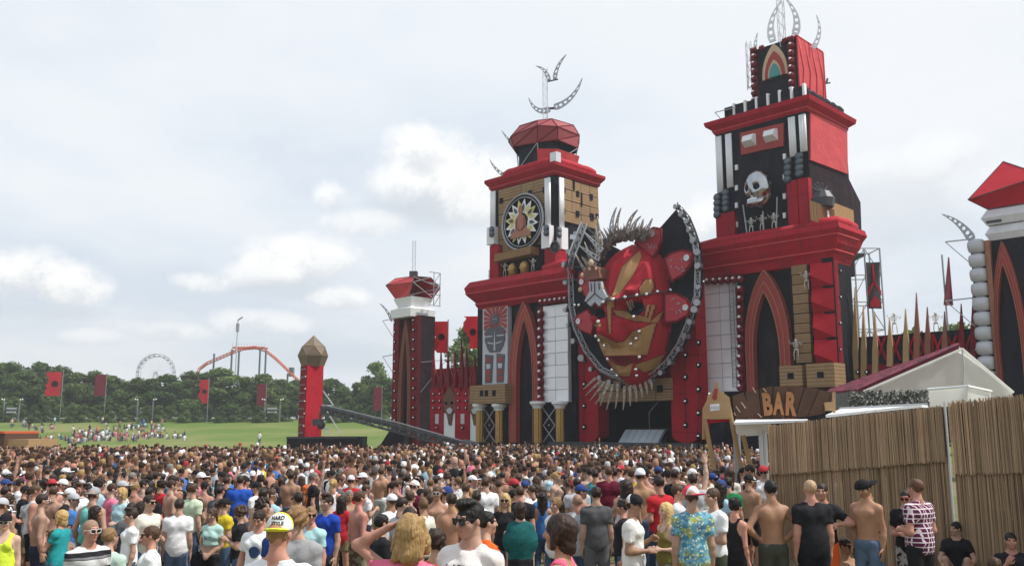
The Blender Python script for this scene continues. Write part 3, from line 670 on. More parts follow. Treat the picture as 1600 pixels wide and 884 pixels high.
    for x0, x1, y0, y1, d in ((1162, 1181, 211, 229, 0), (1195, 1215, 203, 221, 0)):
        t0, t1, za, zb_ = W.rect(x0, y0, x1, y1, .2); cz = (za + zb_) / 2; b = MB()
        base = [W.P(t0, za, .15), W.P(t1, za, .15), W.P(t1, zb_, .15), W.P(t0, zb_, .15)]; ti, zi = (t1 - t0) * .12, (zb_ - za) * .12
        topv = [W.P(t0 + ti, za + zi * 3, .75), W.P(t1 - ti, za + zi * 3, .75), W.P(t1 - ti * .5, zb_ - zi * .5, .45), W.P(t0 + ti * .5, zb_ - zi * .5, .45)]
        b.add(base + topv, [(4, 5, 6, 7), (0, 1, 5, 4), (1, 2, 6, 5), (2, 3, 7, 6), (3, 0, 4, 7)]); b.build('white_pyramid', white, ep)
    b = MB(); W.pbox(b, (1119, 332, 1148, 384), .0, .35); b.build('red_pier', red, root)
    b = MB(); W.pbox(b, (1230.5, 282, 1247, 372), .0, .35); W.pbox(b, (1248, 278, 1265, 368), .0, .5); b.build('red_pier', red, root)
    for px, ys in ((1151.5, (262, 294, 321, 351)), (1226.5, (245, 277, 307, 337))):
        for y in ys: t, z = W.uv(px, y); W.piece('light_box', root, t - .11, t + .11, z - .2, z + .2, .0, .12, white)
    # chrome skull
    sk_c = W.pt(1186, 297, .8); 
    skull(root, sk_c, W, 1.0)
    for px, py in ((1174.5, 367), (1191.5, 363), (1210, 360)): skeleton(root, W.pt(px, py, .5), 1.28, W.ang)
    for a, c_ in (((1168, 372), (1161, 320)), ((1193, 366), (1192, 330)), ((1213, 362), (1214, 308))): b = MB(); b.bar(W.pt(*a, .3), W.pt(*c_, .3), .045); b.build('spear', lightsteel, root)
    # lower cornice with lighter inflated roll at its right end
    cornice(root, 'lower_cornice', W2, l2, r2, zc0, [(.0, -.15), (.15, .3), (.3, .55), (.55, 1.0), (.72, 1.5), (.95, 1.9), (.85, 2.3), (.2, 2.45)], red, 2.4, [(.33, .6), (.75, 1.55)])
    zq = zc0 + 2.45; b = MB(); q = [W2.P(W2.uv(1262, 365)[0], zq, .0), W2.P(r2 - .8, zq + .05, .0), W2.P(r2 + .35, zq, .0), W2.P(r2 + .5, zq, -.9), W2.P(r2 + .5, zq, -2.4)]; b.tube(q, [.25, .42, .45, .42, .3], 10); b.build('inflated_roll', redlit, root, True)
    b = MB(); q = [W2.P(l2 - .6, zq - .2, 0), W2.P(l2 + 1.5, zq - .1, .1), W2.P(W2.uv(1255, 365)[0], zq - .1, .1)]; b.tube(q, [.4, .45, .4], 10); b.build('inflated_roll', red, root, True)
    # lower body
    block(root, 'lower_core', W2, l2 + 1.2, r2, -1, zc0, 1.9, black, -.6)
    S2 = side_at(W2.P(r2, 0)); b = MB(); S2.box(b, -.1, 2.3, -1, zc0 + .2, -.8, .0); b.build('dark_side_drape', black, root)
    for y in (423, 464, 505, 546): stud(S2, root, 1313.5, y, .12, .5)
    arch(root, W2, 1165, 1234, 1199, 420, 660, 1177, 1219.5, 455, .1, .5)
    mirror_wall(root, W2, 1102, 1152, 436, 612, 8, 2)
    b = MB(); W2.pbox(b, (1152.5, 448, 1161, 612), -.3, .02); b.build('globe_strip', darkred, root)
    for i in range(11): share('red_globe', ballmesh(darkred), root, W2.pt(1156.7, 452 + 15.3 * i, .25), (0, 0, W2.ang), (.9,) * 3)
    for i in range(6): share('red_globe', ballmesh(darkred), root, W2.pt(1106 + 10.2 * i, 440 - .7 * i, .3), (0, 0, W2.ang), (.85,) * 3)
    b = MB(); la, lb = W2.uv(1143.5, 500)[0], W2.uv(1149.5, 500)[0]; za, zb_ = W2.uv(1146, 605)[1], W2.uv(1146, 440)[1]
    for x in (la, lb): b.bar(W2.P(x, za, .2), W2.P(x, zb_, .2), .035)
    for i in range(24): z = za + (zb_ - za) * i / 24; b.bar(W2.P(la, z, .2), W2.P(lb, z, .2), .025)
    b.build('ladder', steel, root)
    t0, t1, za, zb_ = W2.rect(1240, 413, 1264, 567, .1)
    for i in range(10): W2.piece('slat_plate', root, t0, t1, za + (zb_ - za) * i / 10 + .02, za + (zb_ - za) * (i + 1) / 10 - .02, -.3, .08 + .03 * (i % 2), slats)
    skeleton(root, W2.pt(1261, 452, .4), 1.25, W2.ang); skeleton(root, W2.pt(1245, 562, .4), 1.4, W2.ang)
    t0, t1, za, zb_ = W2.rect(1269, 408, 1307.5, 570, .1); n = 4; hh = (zb_ - za) / n; b = MB(); W2.box(b, t0, t1, za, zb_, -.5, -.02); b.build('pyramid_backing', darkred, root)
    for i in range(n):
        z0 = za + hh * i; b = MB(); ap = W2.P(t0 + (t1 - t0) * .25, z0 + hh * .42, 1.0)
        q = [W2.P(t0, z0, 0), W2.P(t1, z0, 0), W2.P(t1, z0 + hh, 0), W2.P(t0, z0 + hh, 0), ap]; b.add(q, [(0, 1, 4), (1, 2, 4), (2, 3, 4), (3, 0, 4)]); b.build('red_pyramid', redlit, root)
    for r in ((1218, 571, 1253, 603), (1260, 567, 1304, 604)):
        b = MB(); W2.pbox(b, r, -.3, 1.3); bx = b.build('slatted_box', slats, root); t, z = W2.uv((r[0] + r[2]) / 2, (r[1] + r[3]) / 2, 1.3); W2.piece('vent_hole', bx, t - .22, t + .22, z - .2, z + .2, 1.3, 1.33, navy)
    return root
def skull(root, c, W, s):
    "chrome skull: dome, cheekbones, eye and nose hollows, jaw with teeth; turned a little to the left"
    Rz = Matrix.Rotation(W.ang - R(12), 3, 'Z'); n = 26; b = MB(); vs = []; mats = []
    def f(a, e):
        d = V3((math.sin(a) * math.cos(e), -math.cos(a) * math.cos(e), math.sin(e))); r = 1.0
        q = V3((d.x * 1.0, d.y * 1.12, d.z * 1.22)); 
        if q.y < 0 and q.z < -.25: q.x *= 1 - .32 * min(1, (-.25 - q.z) / .7)
        for ex, ez, rx, rz, dp in ((-.40, -.02, .27, .22, .40), (.40, -.02, .27, .22, .40), (0, -.38, .13, .19, .32)):
            if q.y < 0:
                dd = ((q.x - ex) / rx) ** 2 + ((q.z - ez) / rz) ** 2
                if dd < 1.6: q.y += dp * math.exp(-dd * 1.6)
                elif dd < 3: q.y -= .05
        if q.y < -.2 and -.72 < q.z < -.55: q.y += .10
        return q
    for i in range(n + 1):
        for j in range(2 * n): vs.append(f(2 * math.pi * j / (2 * n), -math.pi / 2 + math.pi * i / n))
    fs = [(i * 2 * n + j, i * 2 * n + (j + 1) % (2 * n), (i + 1) * 2 * n + (j + 1) % (2 * n), (i + 1) * 2 * n + j) for i in range(n) for j in range(2 * n)]
    T = lambda q: c + Rz @ (q * s) 
    b.add([T(V3((q.x * 1.0, q.y * .9, q.z * 1.15 + .1))) for q in vs], fs); o = b.build('chrome_skull', mat('gunmetal_chrome', (.42, .43, .45), .16, metal=1., var=.1), root, True)
    for ex in (-.38, .38):
        b = MB(); b.ball(T(V3((ex, -.66, .08))), .27, 12, 0, (1, .8, 1)); b.build('eye_socket', navy, o, True)
    b = MB(); b.ball(T(V3((0, -.72, -.33))), .13, 8, 0, (.8, .8, 1.3)); b.build('nose_hole', navy, o, True)
    b = MB(); b.tube([T(V3((-.62, .1, -.55))), T(V3((-.5, -.55, -1.0))), T(V3((0, -.92, -1.12))), T(V3((.5, -.55, -1.0))), T(V3((.62, .1, -.55)))], [.12, .24, .3, .24, .12], 10); b.build('jaw', mat('gunmetal_chrome'), o, True)
    for i in range(7):
        x = -.36 + .12 * i; b = MB(); b.ball(T(V3((x, -.93 + abs(x) * .35, -.82))), .075, 6, 0, (1, 1, 1.5)); b.build('tooth', chrome, o, True)
right_tower()
# ---- the two small end towers -------------------------------------------------
def small_left_tower():
    Kc = at(653, 560, 86.0); W = front(Kc.x + Kc.y); side = side_at(Kc); tk = W.uv(653, 560)[0]; tl = W.uv(613.5, 560)[0]; dep = side.uv(675, 560)[0]; zt = W.uv(653, 492)[1]
    root = thing('stage_tower', (Kc.x, Kc.y, 0), 'slim dark red end tower with faded red crystal and thin mast', 'tower', 'stage towers')
    block(root, 'tower_core', W, tl + .02, tk - .02, -1, zt, dep, black, -.35)
    b = MB(); side.box(b, .02, dep - .36, -1, zt, -.5, .0); b.build('dark_side_drape', black, root)
    for px, x0, x1 in ((616.5, 613.5, 622), (646, 641.5, 653)):
        b = MB(); t0, t1 = W.uv(x0, 560)[0], W.uv(x1, 560)[0]; W.box(b, t0, t1, -1, zt, -.35, .0); b.build('red_pier', darkred, root)
        for i in range(13): stud(W, root, px, 504 + 15.2 * i + (0 if px < 630 else -4), .12, .75)
    arch(root, W, 622.5, 641.5, 631.5, 499, 706, 626.5, 637.5, 522, .05, .35, mat('arch_brown', (.16, .05, .035), .7), copper)
    # white faceted blocks, crystal, mast
    c0 = W.P((tl + tk) / 2, 0, -dep / 2)
    def ring(s, z, k=1.): return [c0 + W.t * s * a + W.n * s * bb * k + V3((0, 0, z)) for a, bb in ((-1, 1), (1, 1), (1, -1), (-1, -1))]
    b = MB(); r = ring(1.5, zt - .1) + ring(1.62, zt + .7) + ring(1.1, zt + .95); b.add(r, [(0, 1, 5, 4), (1, 2, 6, 5), (2, 3, 7, 6), (3, 0, 4, 7), (4, 5, 9, 8), (5, 6, 10, 9), (6, 7, 11, 10), (7, 4, 8, 11), (8, 9, 10, 11), (3, 2, 1, 0)]); b.build('white_block', white, root)
    b = MB(); r = ring(1.05, zt + .9) + ring(1.4, zt + 1.85) + ring(1.1, zt + 1.95); b.add(r, [(0, 1, 5, 4), (1, 2, 6, 5), (2, 3, 7, 6), (3, 0, 4, 7), (4, 5, 9, 8), (5, 6, 10, 9), (6, 7, 11, 10), (7, 4, 8, 11), (8, 9, 10, 11), (3, 2, 1, 0)]); b.build('white_block', white, root)
    z1 = zt + 1.9; rj = random.Random(2); r = [q + V3((rj.uniform(-.25, .25), rj.uniform(-.25, .25), rj.uniform(-.2, .2))) for q in ring(1.35, z1) + ring(1.95, z1 + 1.25) + ring(1.45, z1 + 2.1, .8)]; ap = c0 + V3((0, 0, z1 + 2.3))
    crystal(root, 'crystal', r + [ap], [(0, 1, 5, 4), (2, 3, 7, 6), (3, 0, 4), (3, 4, 7), (4, 5, 9), (4, 9, 8), (6, 7, 11, 10), (7, 4, 8, 11), (8, 9, 12), (9, 10, 12), (10, 11, 12), (11, 8, 12)], pinkred, darksteel, .035)
    b = MB(); 
    for a_, c_ in ((1, 6), (5, 2), (5, 10), (9, 6)): b.bar(r[a_], r[c_], .04)
    b.build('crystal_frame', steel, root)
    b = MB(); b.truss(ap, V3((ap.x, ap.y, W.uv(640, 373)[1])), .3, .35, .025, side=(1, 0, 0)); b.build('mast', lightsteel, root)
    b = MB(); b.box((ap.x - .4, ap.y - .4, ap.z - .1), (ap.x + .4, ap.y + .4, ap.z + .45)); b.build('mast_foot', darksteel, root)
    b = MB(); horn(b, [W.pt(x, y, -.5) for x, y in ((613, 501), (609, 490), (603, 481), (594, 474))], W.n, .4, .1, 5); b.build('crescent_horn', steel, root)
    for y in (500, 556):
        b = MB(); b.bar(W.pt(598, y + 1, .3), W.pt(614, y - 2, -.1), .045); b.bar(W.pt(598, y + 1, .3), W.pt(614, y + 26, -.1), .03); b.build('outrigger', steel, root)
    b = MB(); b.bar(side.P(.3, zt - 4.6, .1), side.P(2.6, zt - 4.3, 1.2), .04); b.bar(side.P(2.6, zt - 4.3, 1.2), side.P(.3, zt - 7.5, .1), .03); b.build('outrigger', steel, root)
    b = MB(); q = [side.P(dep - .4, zt + 1 + k * 1.1, .6) for k in range(4)]
    for i in range(3): b.bar(q[i], q[i + 1], .05); b.bar(q[i], q[i + 1] + side.t * .8, .04); b.bar(q[i] + side.t * .8, q[i + 1] + side.t * .8, .05)
    for i in range(4): b.bar(q[i] - side.t * .6, q[i] + side.t * .9, .05)
    b.build('side_frame', steel, root)
    b = MB(); W.poly(b, [(592, 698), (610, 670), (625, 680), (625, 700)], .3, 1.5); b.build('black_ramp', black, root)
small_left_tower()
def small_right_tower():
    Kc = at(1610, 480, 50.5); W = front(Kc.x + Kc.y); tk = W.uv(1612, 480)[0]; tl = W.uv(1547, 480)[0]; zt = W.uv(1575, 371)[1]
    root = thing('stage_tower', (Kc.x, Kc.y, 0), 'end tower with stacked grey inflated rolls and red peaked crystal', 'tower', 'stage towers')
    te = tk + 1.2; block(root, 'tower_core', W, tl - .9, te, -1, zt, 3.2, black, -.3)
    b = MB(); W.box(b, tl, tl + .28, -1, zt, -.3, .05); b.build('copper_trim', copper, root)
    arch(root, W, 1553, 1601, 1575, 376, 640, 1559, 1595, 411, .1, .38)
    z0, z1 = W.uv(1535, 579)[1], W.uv(1535, 373)[1]; t0, t1 = W.uv(1523.5, 480)[0], W.uv(1546.5, 480)[0]; n = 9
    for i in range(n + 5):
        z = z1 - (z1 - z0) * (i + .5) / n; h = (z1 - z0) / n
        b = MB(); ps = [W.P(t0 + (t1 - t0) * k / 4, z, .15) for k in range(5)]; b.tube(ps, [h * .40, h * .5, h * .52, h * .5, h * .42], 12); b.build('inflated_roll', greywhite, root, True)
    for i in range(8): stud(W, root, 1525, 385 + 23 * i, .2, .4)
    c0 = W.P((tl + te) / 2 - .2, 0, -1.6)
    def ring(s, z, k=1.): return [c0 + W.t * s * a + W.n * s * bb * k + V3((0, 0, z)) for a, bb in ((-1, 1), (1, 1), (1, -1), (-1, -1))]
    fc = [(0, 1, 5, 4), (1, 2, 6, 5), (2, 3, 7, 6), (3, 0, 4, 7), (4, 5, 9, 8), (5, 6, 10, 9), (6, 7, 11, 10), (7, 4, 8, 11), (8, 9, 10, 11), (3, 2, 1, 0)]
    for z, s in ((zt - .02, 1.5), (zt + .95, 1.62)):
        b = MB(); b.add(ring(s * .84, z) + ring(s * .98, z + .42) + ring(s * .80, z + .93), fc); b.build('white_block', mat('grey_white_board', (.60, .61, .63), .55, var=.12), root)
    b = MB(); W.box(b, tl + .3, tl + 1.1, zt + .95, zt + 1.1, .2, .35); b.build('vent_slot', darksteel, root)
    q = zt + 1.95; r = ring(1.25, q) + ring(2.05, q + .6) + [c0 - W.t * .5 + V3((0, 0, q + 3.1))]; r[5] += V3((0, 0, .7)); r[7] += V3((.3, 0, .5))
    crystal(root, 'crystal', r, [(3, 0, 4, 7), (2, 3, 7, 6), (0, 1, 5, 4), (4, 5, 8), (6, 7, 8), (7, 4, 8), (5, 6, 8)], redlit, darksteel, .035)
    b = MB(); horn(b, [W.pt(x, y, -.4) for x, y in ((1519, 374), (1508, 355), (1492, 342), (1472, 335))], W.n, .55, .1, 7); b.build('crescent_horn', steel, root)
    for y in (378, 470):
        b = MB(); b.bar(W.pt(1477, y, .3), W.pt(1523, y - 5, -.1), .05); b.bar(W.pt(1477, y, .3), W.pt(1524, y + 40, -.1), .035); b.build('outrigger', steel, root)
small_right_tower()

# ---- palisades ----------------------------------------------------------------
def spike(root, W, bx, by, tx, ty, w, m, o=.1):
    t, z = W.uv(bx, by, o); t2, z2 = W.uv(tx, ty, o); b = MB(); h = z2 - z
    W.prism(b, [(t - w / 2, z), (t + w / 2, z), (t + (t2 - t) * .42 + w * .5, z + h * .42), (t + (t2 - t) * .75 + w * .2, z + h * .75), (t2, z2), (t + (t2 - t) * .75 - w * .16, z + h * .75), (t + (t2 - t) * .42 - w * .42, z + h * .42)], o - .18, o); b.build('spike', m, root)
def palisades():
    c = K.x + K.y + .6; W = front(c); p = W.pt(715, 690)
    root = thing('palisade', (p.x, p.y, 0), 'dark red spiked palisade with painted masks between slim tower and tan tower', 'palisade')
    b = MB(); W.pbox(b, (674, 574, 752, 612), -.5, -.2); b.build('dark_panel', darkred, root)
    b = MB()
    for x in range(680, 750, 12): b.bar(W.pt(x, 576, -.1), W.pt(x + 11, 610, -.1), .06); b.bar(W.pt(x + 11, 576, -.1), W.pt(x, 610, -.1), .06)
    b.build('cross_brace', brickred, root)
    for x0, x1 in ((672, 692), (711, 733)):
        b = MB(); W.pbox(b, (x0, 606, x1, 704), -.4, .1); b.build('red_panel', red, root)
        for i in range(3):
            for xx in (x0 + 5, x1 - 5): stud(W, root, xx, 615 + 11 * i, .2, .6)
        stud(W, root, (x0 + x1) / 2, 668, .2, .6); t, z = W.uv((x0 + x1) / 2, 654, .2); W.piece('grille', root, t - .25, t + .25, z - .45, z + .45, .1, .16, greywhite)
    for cx in (702, 741):
        b = MB(); W.pbox(b, (cx - 9, 645, cx + 8.5, 704), -.4, -.02); b.build('white_panel', white, root)
        b = MB(); W.poly(b, [(cx - 9, 640), (cx - 9, 618), (cx, 604), (cx + 9, 618), (cx + 9, 640), (cx + 4, 648), (cx + 2, 664), (cx - 1, 664), (cx - 4, 648)], -.1, .12); mk = b.build('painted_mask', mat('mask_brown', (.14, .055, .03), .7), root)
        for dx in (-4.5, 4.5): b = MB(); q = W.pt(cx + dx, 629, .14); b.ball(q, .2, 8, 0, (1, .5, .8)); b.build('mask_eye', navy, mk)
        b = MB(); W.poly(b, [(cx - 5, 640), (cx, 636), (cx + 5, 640), (cx + 2, 646), (cx - 2, 646)], .12, .17); b.build('mask_jaw', greywhite, mk)
    for bx, tx, ty in ((677, 676, 542), (688, 688, 550), (699, 699, 548), (709, 710, 549), (721, 720, 531), (728, 728, 543), (741, 741, 555)): spike(root, W, bx, 612, tx, ty, .42, darkred)
    for px in (707, 725): skeleton(root, W.pt(px, 578, -.4), 1.5, W.ang)
    W = front(KR.x + KR.y + 1.2); p = W.pt(1430, 600)
    root = thing('palisade', (p.x, p.y, 0), 'row of tall tan and red wooden spikes above the white tent', 'palisade')
    b = MB(); W.pbox(b, (1332, 520, 1530, 575), -.6, -.3); b.build('dark_panel', black, root)
    b = MB(); W.pbox(b, (1325, 566, 1530, 620), -.3, .0); b.build('red_panel', darkred, root)
    for x in range(1370, 1525, 22):
        b = MB(); b.bar(W.pt(x, 524, -.2), W.pt(x + 15, 562, -.2), .07); b.bar(W.pt(x + 15, 524, -.2), W.pt(x, 562, -.2), .07); b.bar(W.pt(x - 1, 522, -.2), W.pt(x - 1, 566, -.2), .06); b.build('cross_brace', redlit, root)
    for i, (x, ty) in enumerate(((1335, 448), (1348, 478), (1366, 487), (1389, 496), (1414, 482), (1431, 457), (1448, 479), (1475, 486), (1501, 474), (1520, 448))): spike(root, W, x + 1, 592 if i < 3 else 572, x, ty, .38, tan if i < 5 else (mat('red_brown_wood', (.22, .075, .045), .7) if i < 8 else darkred))
    for px in (1340, 1354): stud(W, root, px, 581, .12, .8)
    for px in (1399, 1464): skeleton(root, W.pt(px, 521, -.5), 1.35, W.ang)
palisades()

# ---- middle of the stage: studded pillars, slatted lintel, dark opening ----------
MC = 74.3
def portal():
    W = front(MC + 2.2); p = W.pt(990, 690)
    root = thing('stage_portal', (p.x, p.y, 0), 'studded red pillars and slatted lintel round the dark stage opening under the mask', 'stage')
    def pillar(x0, x1, ytop, ybot, cols):
        b = MB(); t0, t1 = W.uv(x0, 640)[0], W.uv(x1, 640)[0]; zt, zb = W.uv((x0 + x1) / 2, ytop)[1], W.uv((x0 + x1) / 2, ybot)[1]; c = (t0 + t1) / 2; hw = (t1 - t0) / 2
        pts = [(t0, zt)] + [(c - hw * math.cos(a), zb + hw * .55 - hw * .55 * math.sin(a)) for a in np.linspace(0, math.pi, 13)] + [(t1, zt)]
        W.prism(b, pts[::-1], -1.2, .1); pl = b.build('red_pillar', red, root)
        for px, ys in cols:
            for y in ys: stud(W, pl, px, y, .2, .95)
            b = MB(); b.bar(W.pt(px, ys[0], .13), W.pt(px, ys[-1], .13), .03); b.build('stud_cable', darkred, pl)
    pillar(891, 936, 440, 692, ((897.5, (550, 583, 617, 651, 684)), (912.5, (564, 600, 634, 667))))
    pillar(1050, 1093, 440, 692, ((1070.5, (554.5, 589, 626.5, 664)), (1091, (535, 570, 608, 645, 681))))
    b = MB(); W.pbox(b, (936, 470, 1050, 600), -1.4, -.3); b.build('back_wall', darkred, root)
    t0, t1, z0, z1 = W.rect(935, 592, 1048, 627, .4)
    for j in range(5):
        for i in range(2): W.piece('slat_plate', root, t0 + (t1 - t0) * j / 5 + .02, t0 + (t1 - t0) * (j + 1) / 5 - .02, z0 + (z1 - z0) * i / 2 + .02, z0 + (z1 - z0) * (i + 1) / 2 - .02, -.8, .4 + .05 * ((i + j) % 2), slats)
    t, z = W.uv(1032, 607, .4); W.piece('vent_hole', root, t - .25, t + .25, z - .25, z + .25, .45, .50, navy)
    b = MB(); t0, t1 = W.uv(930, 650)[0], W.uv(1056, 650)[0]; W.box(b, t0, t1, -1, z0 + .3, -7.2, -7.0); W.box(b, t0 - .1, t0, -1, z0 + .3, -7, -1.2); W.box(b, t1, t1 + .1, -1, z0 + .3, -7, -1.2); W.box(b, t0, t1, z0 + .3, z0 + .5, -7, -1.2); b.build('inner_drape', navy, root)
    zf = W.uv(990, 693, 0)[1]
    b = MB(); W.box(b, W.uv(742, 690)[0], W.uv(1180, 690)[0], -1, zf, -7, 1.6); b.build('stage_deck', black, root)
    b = MB(); W.box(b, W.uv(880, 690)[0], W.uv(1110, 690)[0], zf - .5, zf + .12, 1.6, 1.75); b.build('deck_lip', darksteel, root)
    # mixing desk inside
    d = thing('mixing_desk', W.pt(1000, 690, -1.8), 'sloping white panelled mixing desk inside the dark stage opening', 'desk')
    ta, tb = W.uv(972, 680, -1.8)[0], W.uv(1034, 680, -1.8)[0]; zd = W.uv(1000, 690, -1.8)[1]; n = 6
    for i in range(n):
        a, c_ = ta + (tb - ta) * i / n, ta + (tb - ta) * (i + 1) / n; b = MB()
        q = [W.P(a + .03, zf, -1.2), W.P(c_ - .03, zf, -1.2), W.P(c_ - .03, zf + 1.05, -2.2), W.P(a + .03, zf + 1.05, -2.2)]; b.extr(q, W.n * -.3); b.build('panel', mat('pale_blue_panel', (.55, .62, .68), .5), d)
    b = MB(); W.box(b, ta, tb, zf, zf + 1.15, -3.2, -2.6); b.build('table', darksteel, d)
    q = W.pt(1015, 668, -2.6); b = MB(); b.bar(V3((q.x, q.y, zf)), q + V3((0, 0, 1.2)), .05); b.bar(q + V3((0, 0, 1.2)), q + W.t * 1.6 + V3((0, 0, 2.6)), .04); b.build('microphone_arm', steel, d)
portal()

# ---- the giant mask -----------------------------------------------------------
def inpoly(px, py, poly):
    r = np.zeros(px.shape, bool); n = len(poly)
    for i in range(n):
        (x0, y0), (x1, y1) = poly[i], poly[(i + 1) % n]
        c = ((y0 > py) != (y1 > py)) & (px < (x1 - x0) * (py - y0) / (y1 - y0 + 1e-9) + x0); r ^= c
    return r
def z3(*l): return [(870 + x / 4.9125, 320 + y / 4.9125) for x, y in l]
def z4(*l): return [(870 + x / 3.536, 450 + y / 3.536) for x, y in l]
def mask():
    W = front(MC); p = W.pt(990, 690)
    root = thing('mask_sculpture', (p.x, p.y, 0), 'giant red and gold demon face on a black shield above the stage', 'sculpture')
    out = [(1061, 322), (1074, 338), (1082, 357), (1090, 381), (1094, 412), (1093, 462), (1087, 478), (1079, 507), (1065, 540), (1045, 569), (1022, 588), (984, 597), (958, 590), (938, 580), (915, 552), (898, 515), (891, 480), (889, 418), (895, 391), (911, 350), (932, 372), (975, 395), (1032, 355)]
    b = MB(); W.poly(b, out, -.4, .0); b.build('shield', black, root)
    # truss rim with small lamps clipped to it
    rim = [W.pt(x, y, .3) for x, y in out[:20]]
    pts = []
    for i in range(len(rim) - 1):
        for k in range(3): pts.append(rim[i].lerp(rim[i + 1], k / 3))
    pts.append(rim[-1]); b = MB(); n = len(pts)
    cen = sum(rim, V3((0, 0, 0))) / len(rim)
    inn = [q + (cen - q).normalized() * .38 for q in pts]; fr = [q + W.n * .35 + (cen - q).normalized() * .19 for q in pts]
    for L in (pts, inn, fr): b.tube(L, .045, 5)
    for i in range(n - 1): b.bar(pts[i], inn[i + 1], .03); b.bar(inn[i], fr[i + 1], .03); b.bar(fr[i], pts[i + 1], .03); b.bar(pts[i], inn[i], .03)
    rimo = b.build('rim_truss', steel, root)
    lm = unit_mesh('clip_lamp', lambda b: (b.box((-.16, -.2, -.42), (.16, .16, -.1), 0), b.lathe((0, -.2, -.26), [(.2, 0), (.22, .12)], 10, 1, (0, -1, 0)), b.bar((0, 0, -.1), (0, 0, .12), .05, 0)), [darksteel, steel], False)
    for i in range(0, n, 2):
        q = pts[i] + W.n * .25 + (pts[i] - cen).normalized() * .12; share('clip_lamp', lm, rimo, q, (0, 0, W.ang + random.uniform(-.4, .4)), (random.uniform(.8, 1.2),) * 3)
    # face relief
    tc, zc = W.uv(997, 494); A, Bz, D = 3.0, 5.35, 3.0; na, nb = 200, 260
    a = np.linspace(-1, 1, na); bb = np.linspace(-1, 1, nb); AA, BB = np.meshgrid(a, bb, indexing='ij')
    # map the square onto a rounded face outline
    wid = np.where(BB > 0, (1 - np.abs(BB) ** 3.2) ** .5, (1 - np.abs(BB) ** 2.6) ** .72 * (1 - .10 * np.abs(BB)))
    T_ = AA * wid * A; Zr = BB * Bz
    base = D * (1 - np.abs(AA) ** 3.2) ** .6 * (1 - np.abs(BB) ** 3.5 * .75) * (.55 + .45 * wid)
    g = lambda x, y, sx, sy: np.exp(-((AA - x) / sx) ** 2 - ((BB - y) / sy) ** 2)
    ridge = lambda y0, sl, w, x0, x1: np.exp(-((BB - y0 - sl * np.abs(AA)) / w) ** 2) * S(x0 - .06, x0 + .06, np.abs(AA)) * (1 - S(x1 - .1, x1 + .1, np.abs(AA)))
    d = base + 1.7 * np.exp(-(AA / .16) ** 2) * S(-.42, -.30, BB) * (1 - S(-.25, .12, BB)) + .55 * g(0, .08, .10, .25) + .6 * g(-.2, -.33, .11, .06) + .6 * g(.2, -.33, .11, .06)
    d += 1.0 * ridge(.06, .36, .065, .08, .72) - 1.35 * ridge(-.045, .20, .07, .16, .66) + .7 * ridge(-.20, .22, .06, .3, .85)      # brow, eye hollow, cheekbone
    d -= .55 * np.exp(-((BB + .40 - .25 * (np.abs(AA) - .3)) / .05) ** 2) * (np.abs(AA) > .16) * (np.abs(AA) < .6)
    d += -.55 * g(0, -.52, .42, .03) + .7 * g(0, -.58, .36, .05) - .5 * g(0, -.67, .36, .04) + .9 * g(0, -.82, .22, .10) + .5 * g(0, .62, .10, .3) - .25 * g(.45, .55, .2, .25) - .25 * g(-.45, .55, .2, .25)
    d += .05 * np.sin(AA * 9 + BB * 4) * np.sin(BB * 7) 
    ca, cb = np.linspace(-1, 1, 15), np.linspace(-1, 1, 20)      # stretched cloth: flat facets between the ribs of the frame
    def facet(D_):
        q = np.stack([np.interp(ca, a, D_[:, j]) for j in range(nb)], 1); q = np.stack([np.interp(cb, bb, q[i]) for i in range(15)], 0)
        q = np.stack([np.interp(a, ca, q[:, j]) for j in range(20)], 1); return np.stack([np.interp(bb, cb, q[i]) for i in range(na)], 0)
    d = .8 * facet(d) + .2 * d; d[:, 0] = d[:, -1] = 0; d[0] = d[-1] = 0
    P = np.array(W.O)[None, None] + np.array(W.t)[None, None] * (tc + T_)[..., None] + np.array(W.n)[None, None] * d[..., None]
    P[..., 2] = zc + Zr
    idx = np.arange(na * nb).reshape(na, nb); f = np.stack([idx[:-1, :-1], idx[1:, :-1], idx[1:, 1:], idx[:-1, 1:]], -1).reshape(-1, 4)
    V = P.reshape(-1, 3); cf = V[f].mean(1); px, py = project(cf)
    mi = np.zeros(len(f), int)
    G = [z3((640, 350), (600, 380), (500, 480), (460, 590), (425, 700), (475, 690), (590, 530), (650, 400)), z3((640, 690), (635, 640), (680, 575), (735, 570), (740, 640), (715, 690)), z3((330, 580), (345, 570), (400, 690), (440, 720), (440, 790), (390, 790), (380, 720)),
         z4((165, 232), (250, 262), (330, 302), (372, 296), (420, 240), (548, 190), (500, 368), (300, 372), (250, 372), (200, 300)), z4((288, 395), (330, 482), (402, 487), (425, 402), (380, 432), (330, 422)),
         z4((430, 425), (592, 368), (560, 440), (480, 465)), z4((515, 188), (590, 122), (558, 190)), z4((310, 120), (400, 130), (520, 170), (515, 188), (430, 182), (330, 150)), z4((160, 130), (172, 130), (180, 205), (245, 195), (245, 210), (168, 222)),
         z4((500, 90), (515, 90), (495, 165), (430, 178), (430, 168), (485, 155)), z4((525, 92), (545, 92), (515, 180), (500, 182)), z4((275, 60), (300, 60), (298, 250), (288, 250))]
    for pl in G: mi[inpoly(px, py, pl)] = 1
    for pl in (z4((280, 375), (505, 370), (440, 418), (330, 408)),): mi[inpoly(px, py, pl)] = 2
    for pl in (z4((196, 140), (205, 115), (235, 108), (268, 130), (270, 160), (235, 172)), z4((385, 120), (400, 90), (440, 72), (480, 88), (490, 120), (450, 150), (410, 148))): mi[inpoly(px, py, pl)] = 3
    G2 = mi.reshape(na - 1, nb - 1); ed = np.zeros(G2.shape, bool)             # dark painted outline round the gold
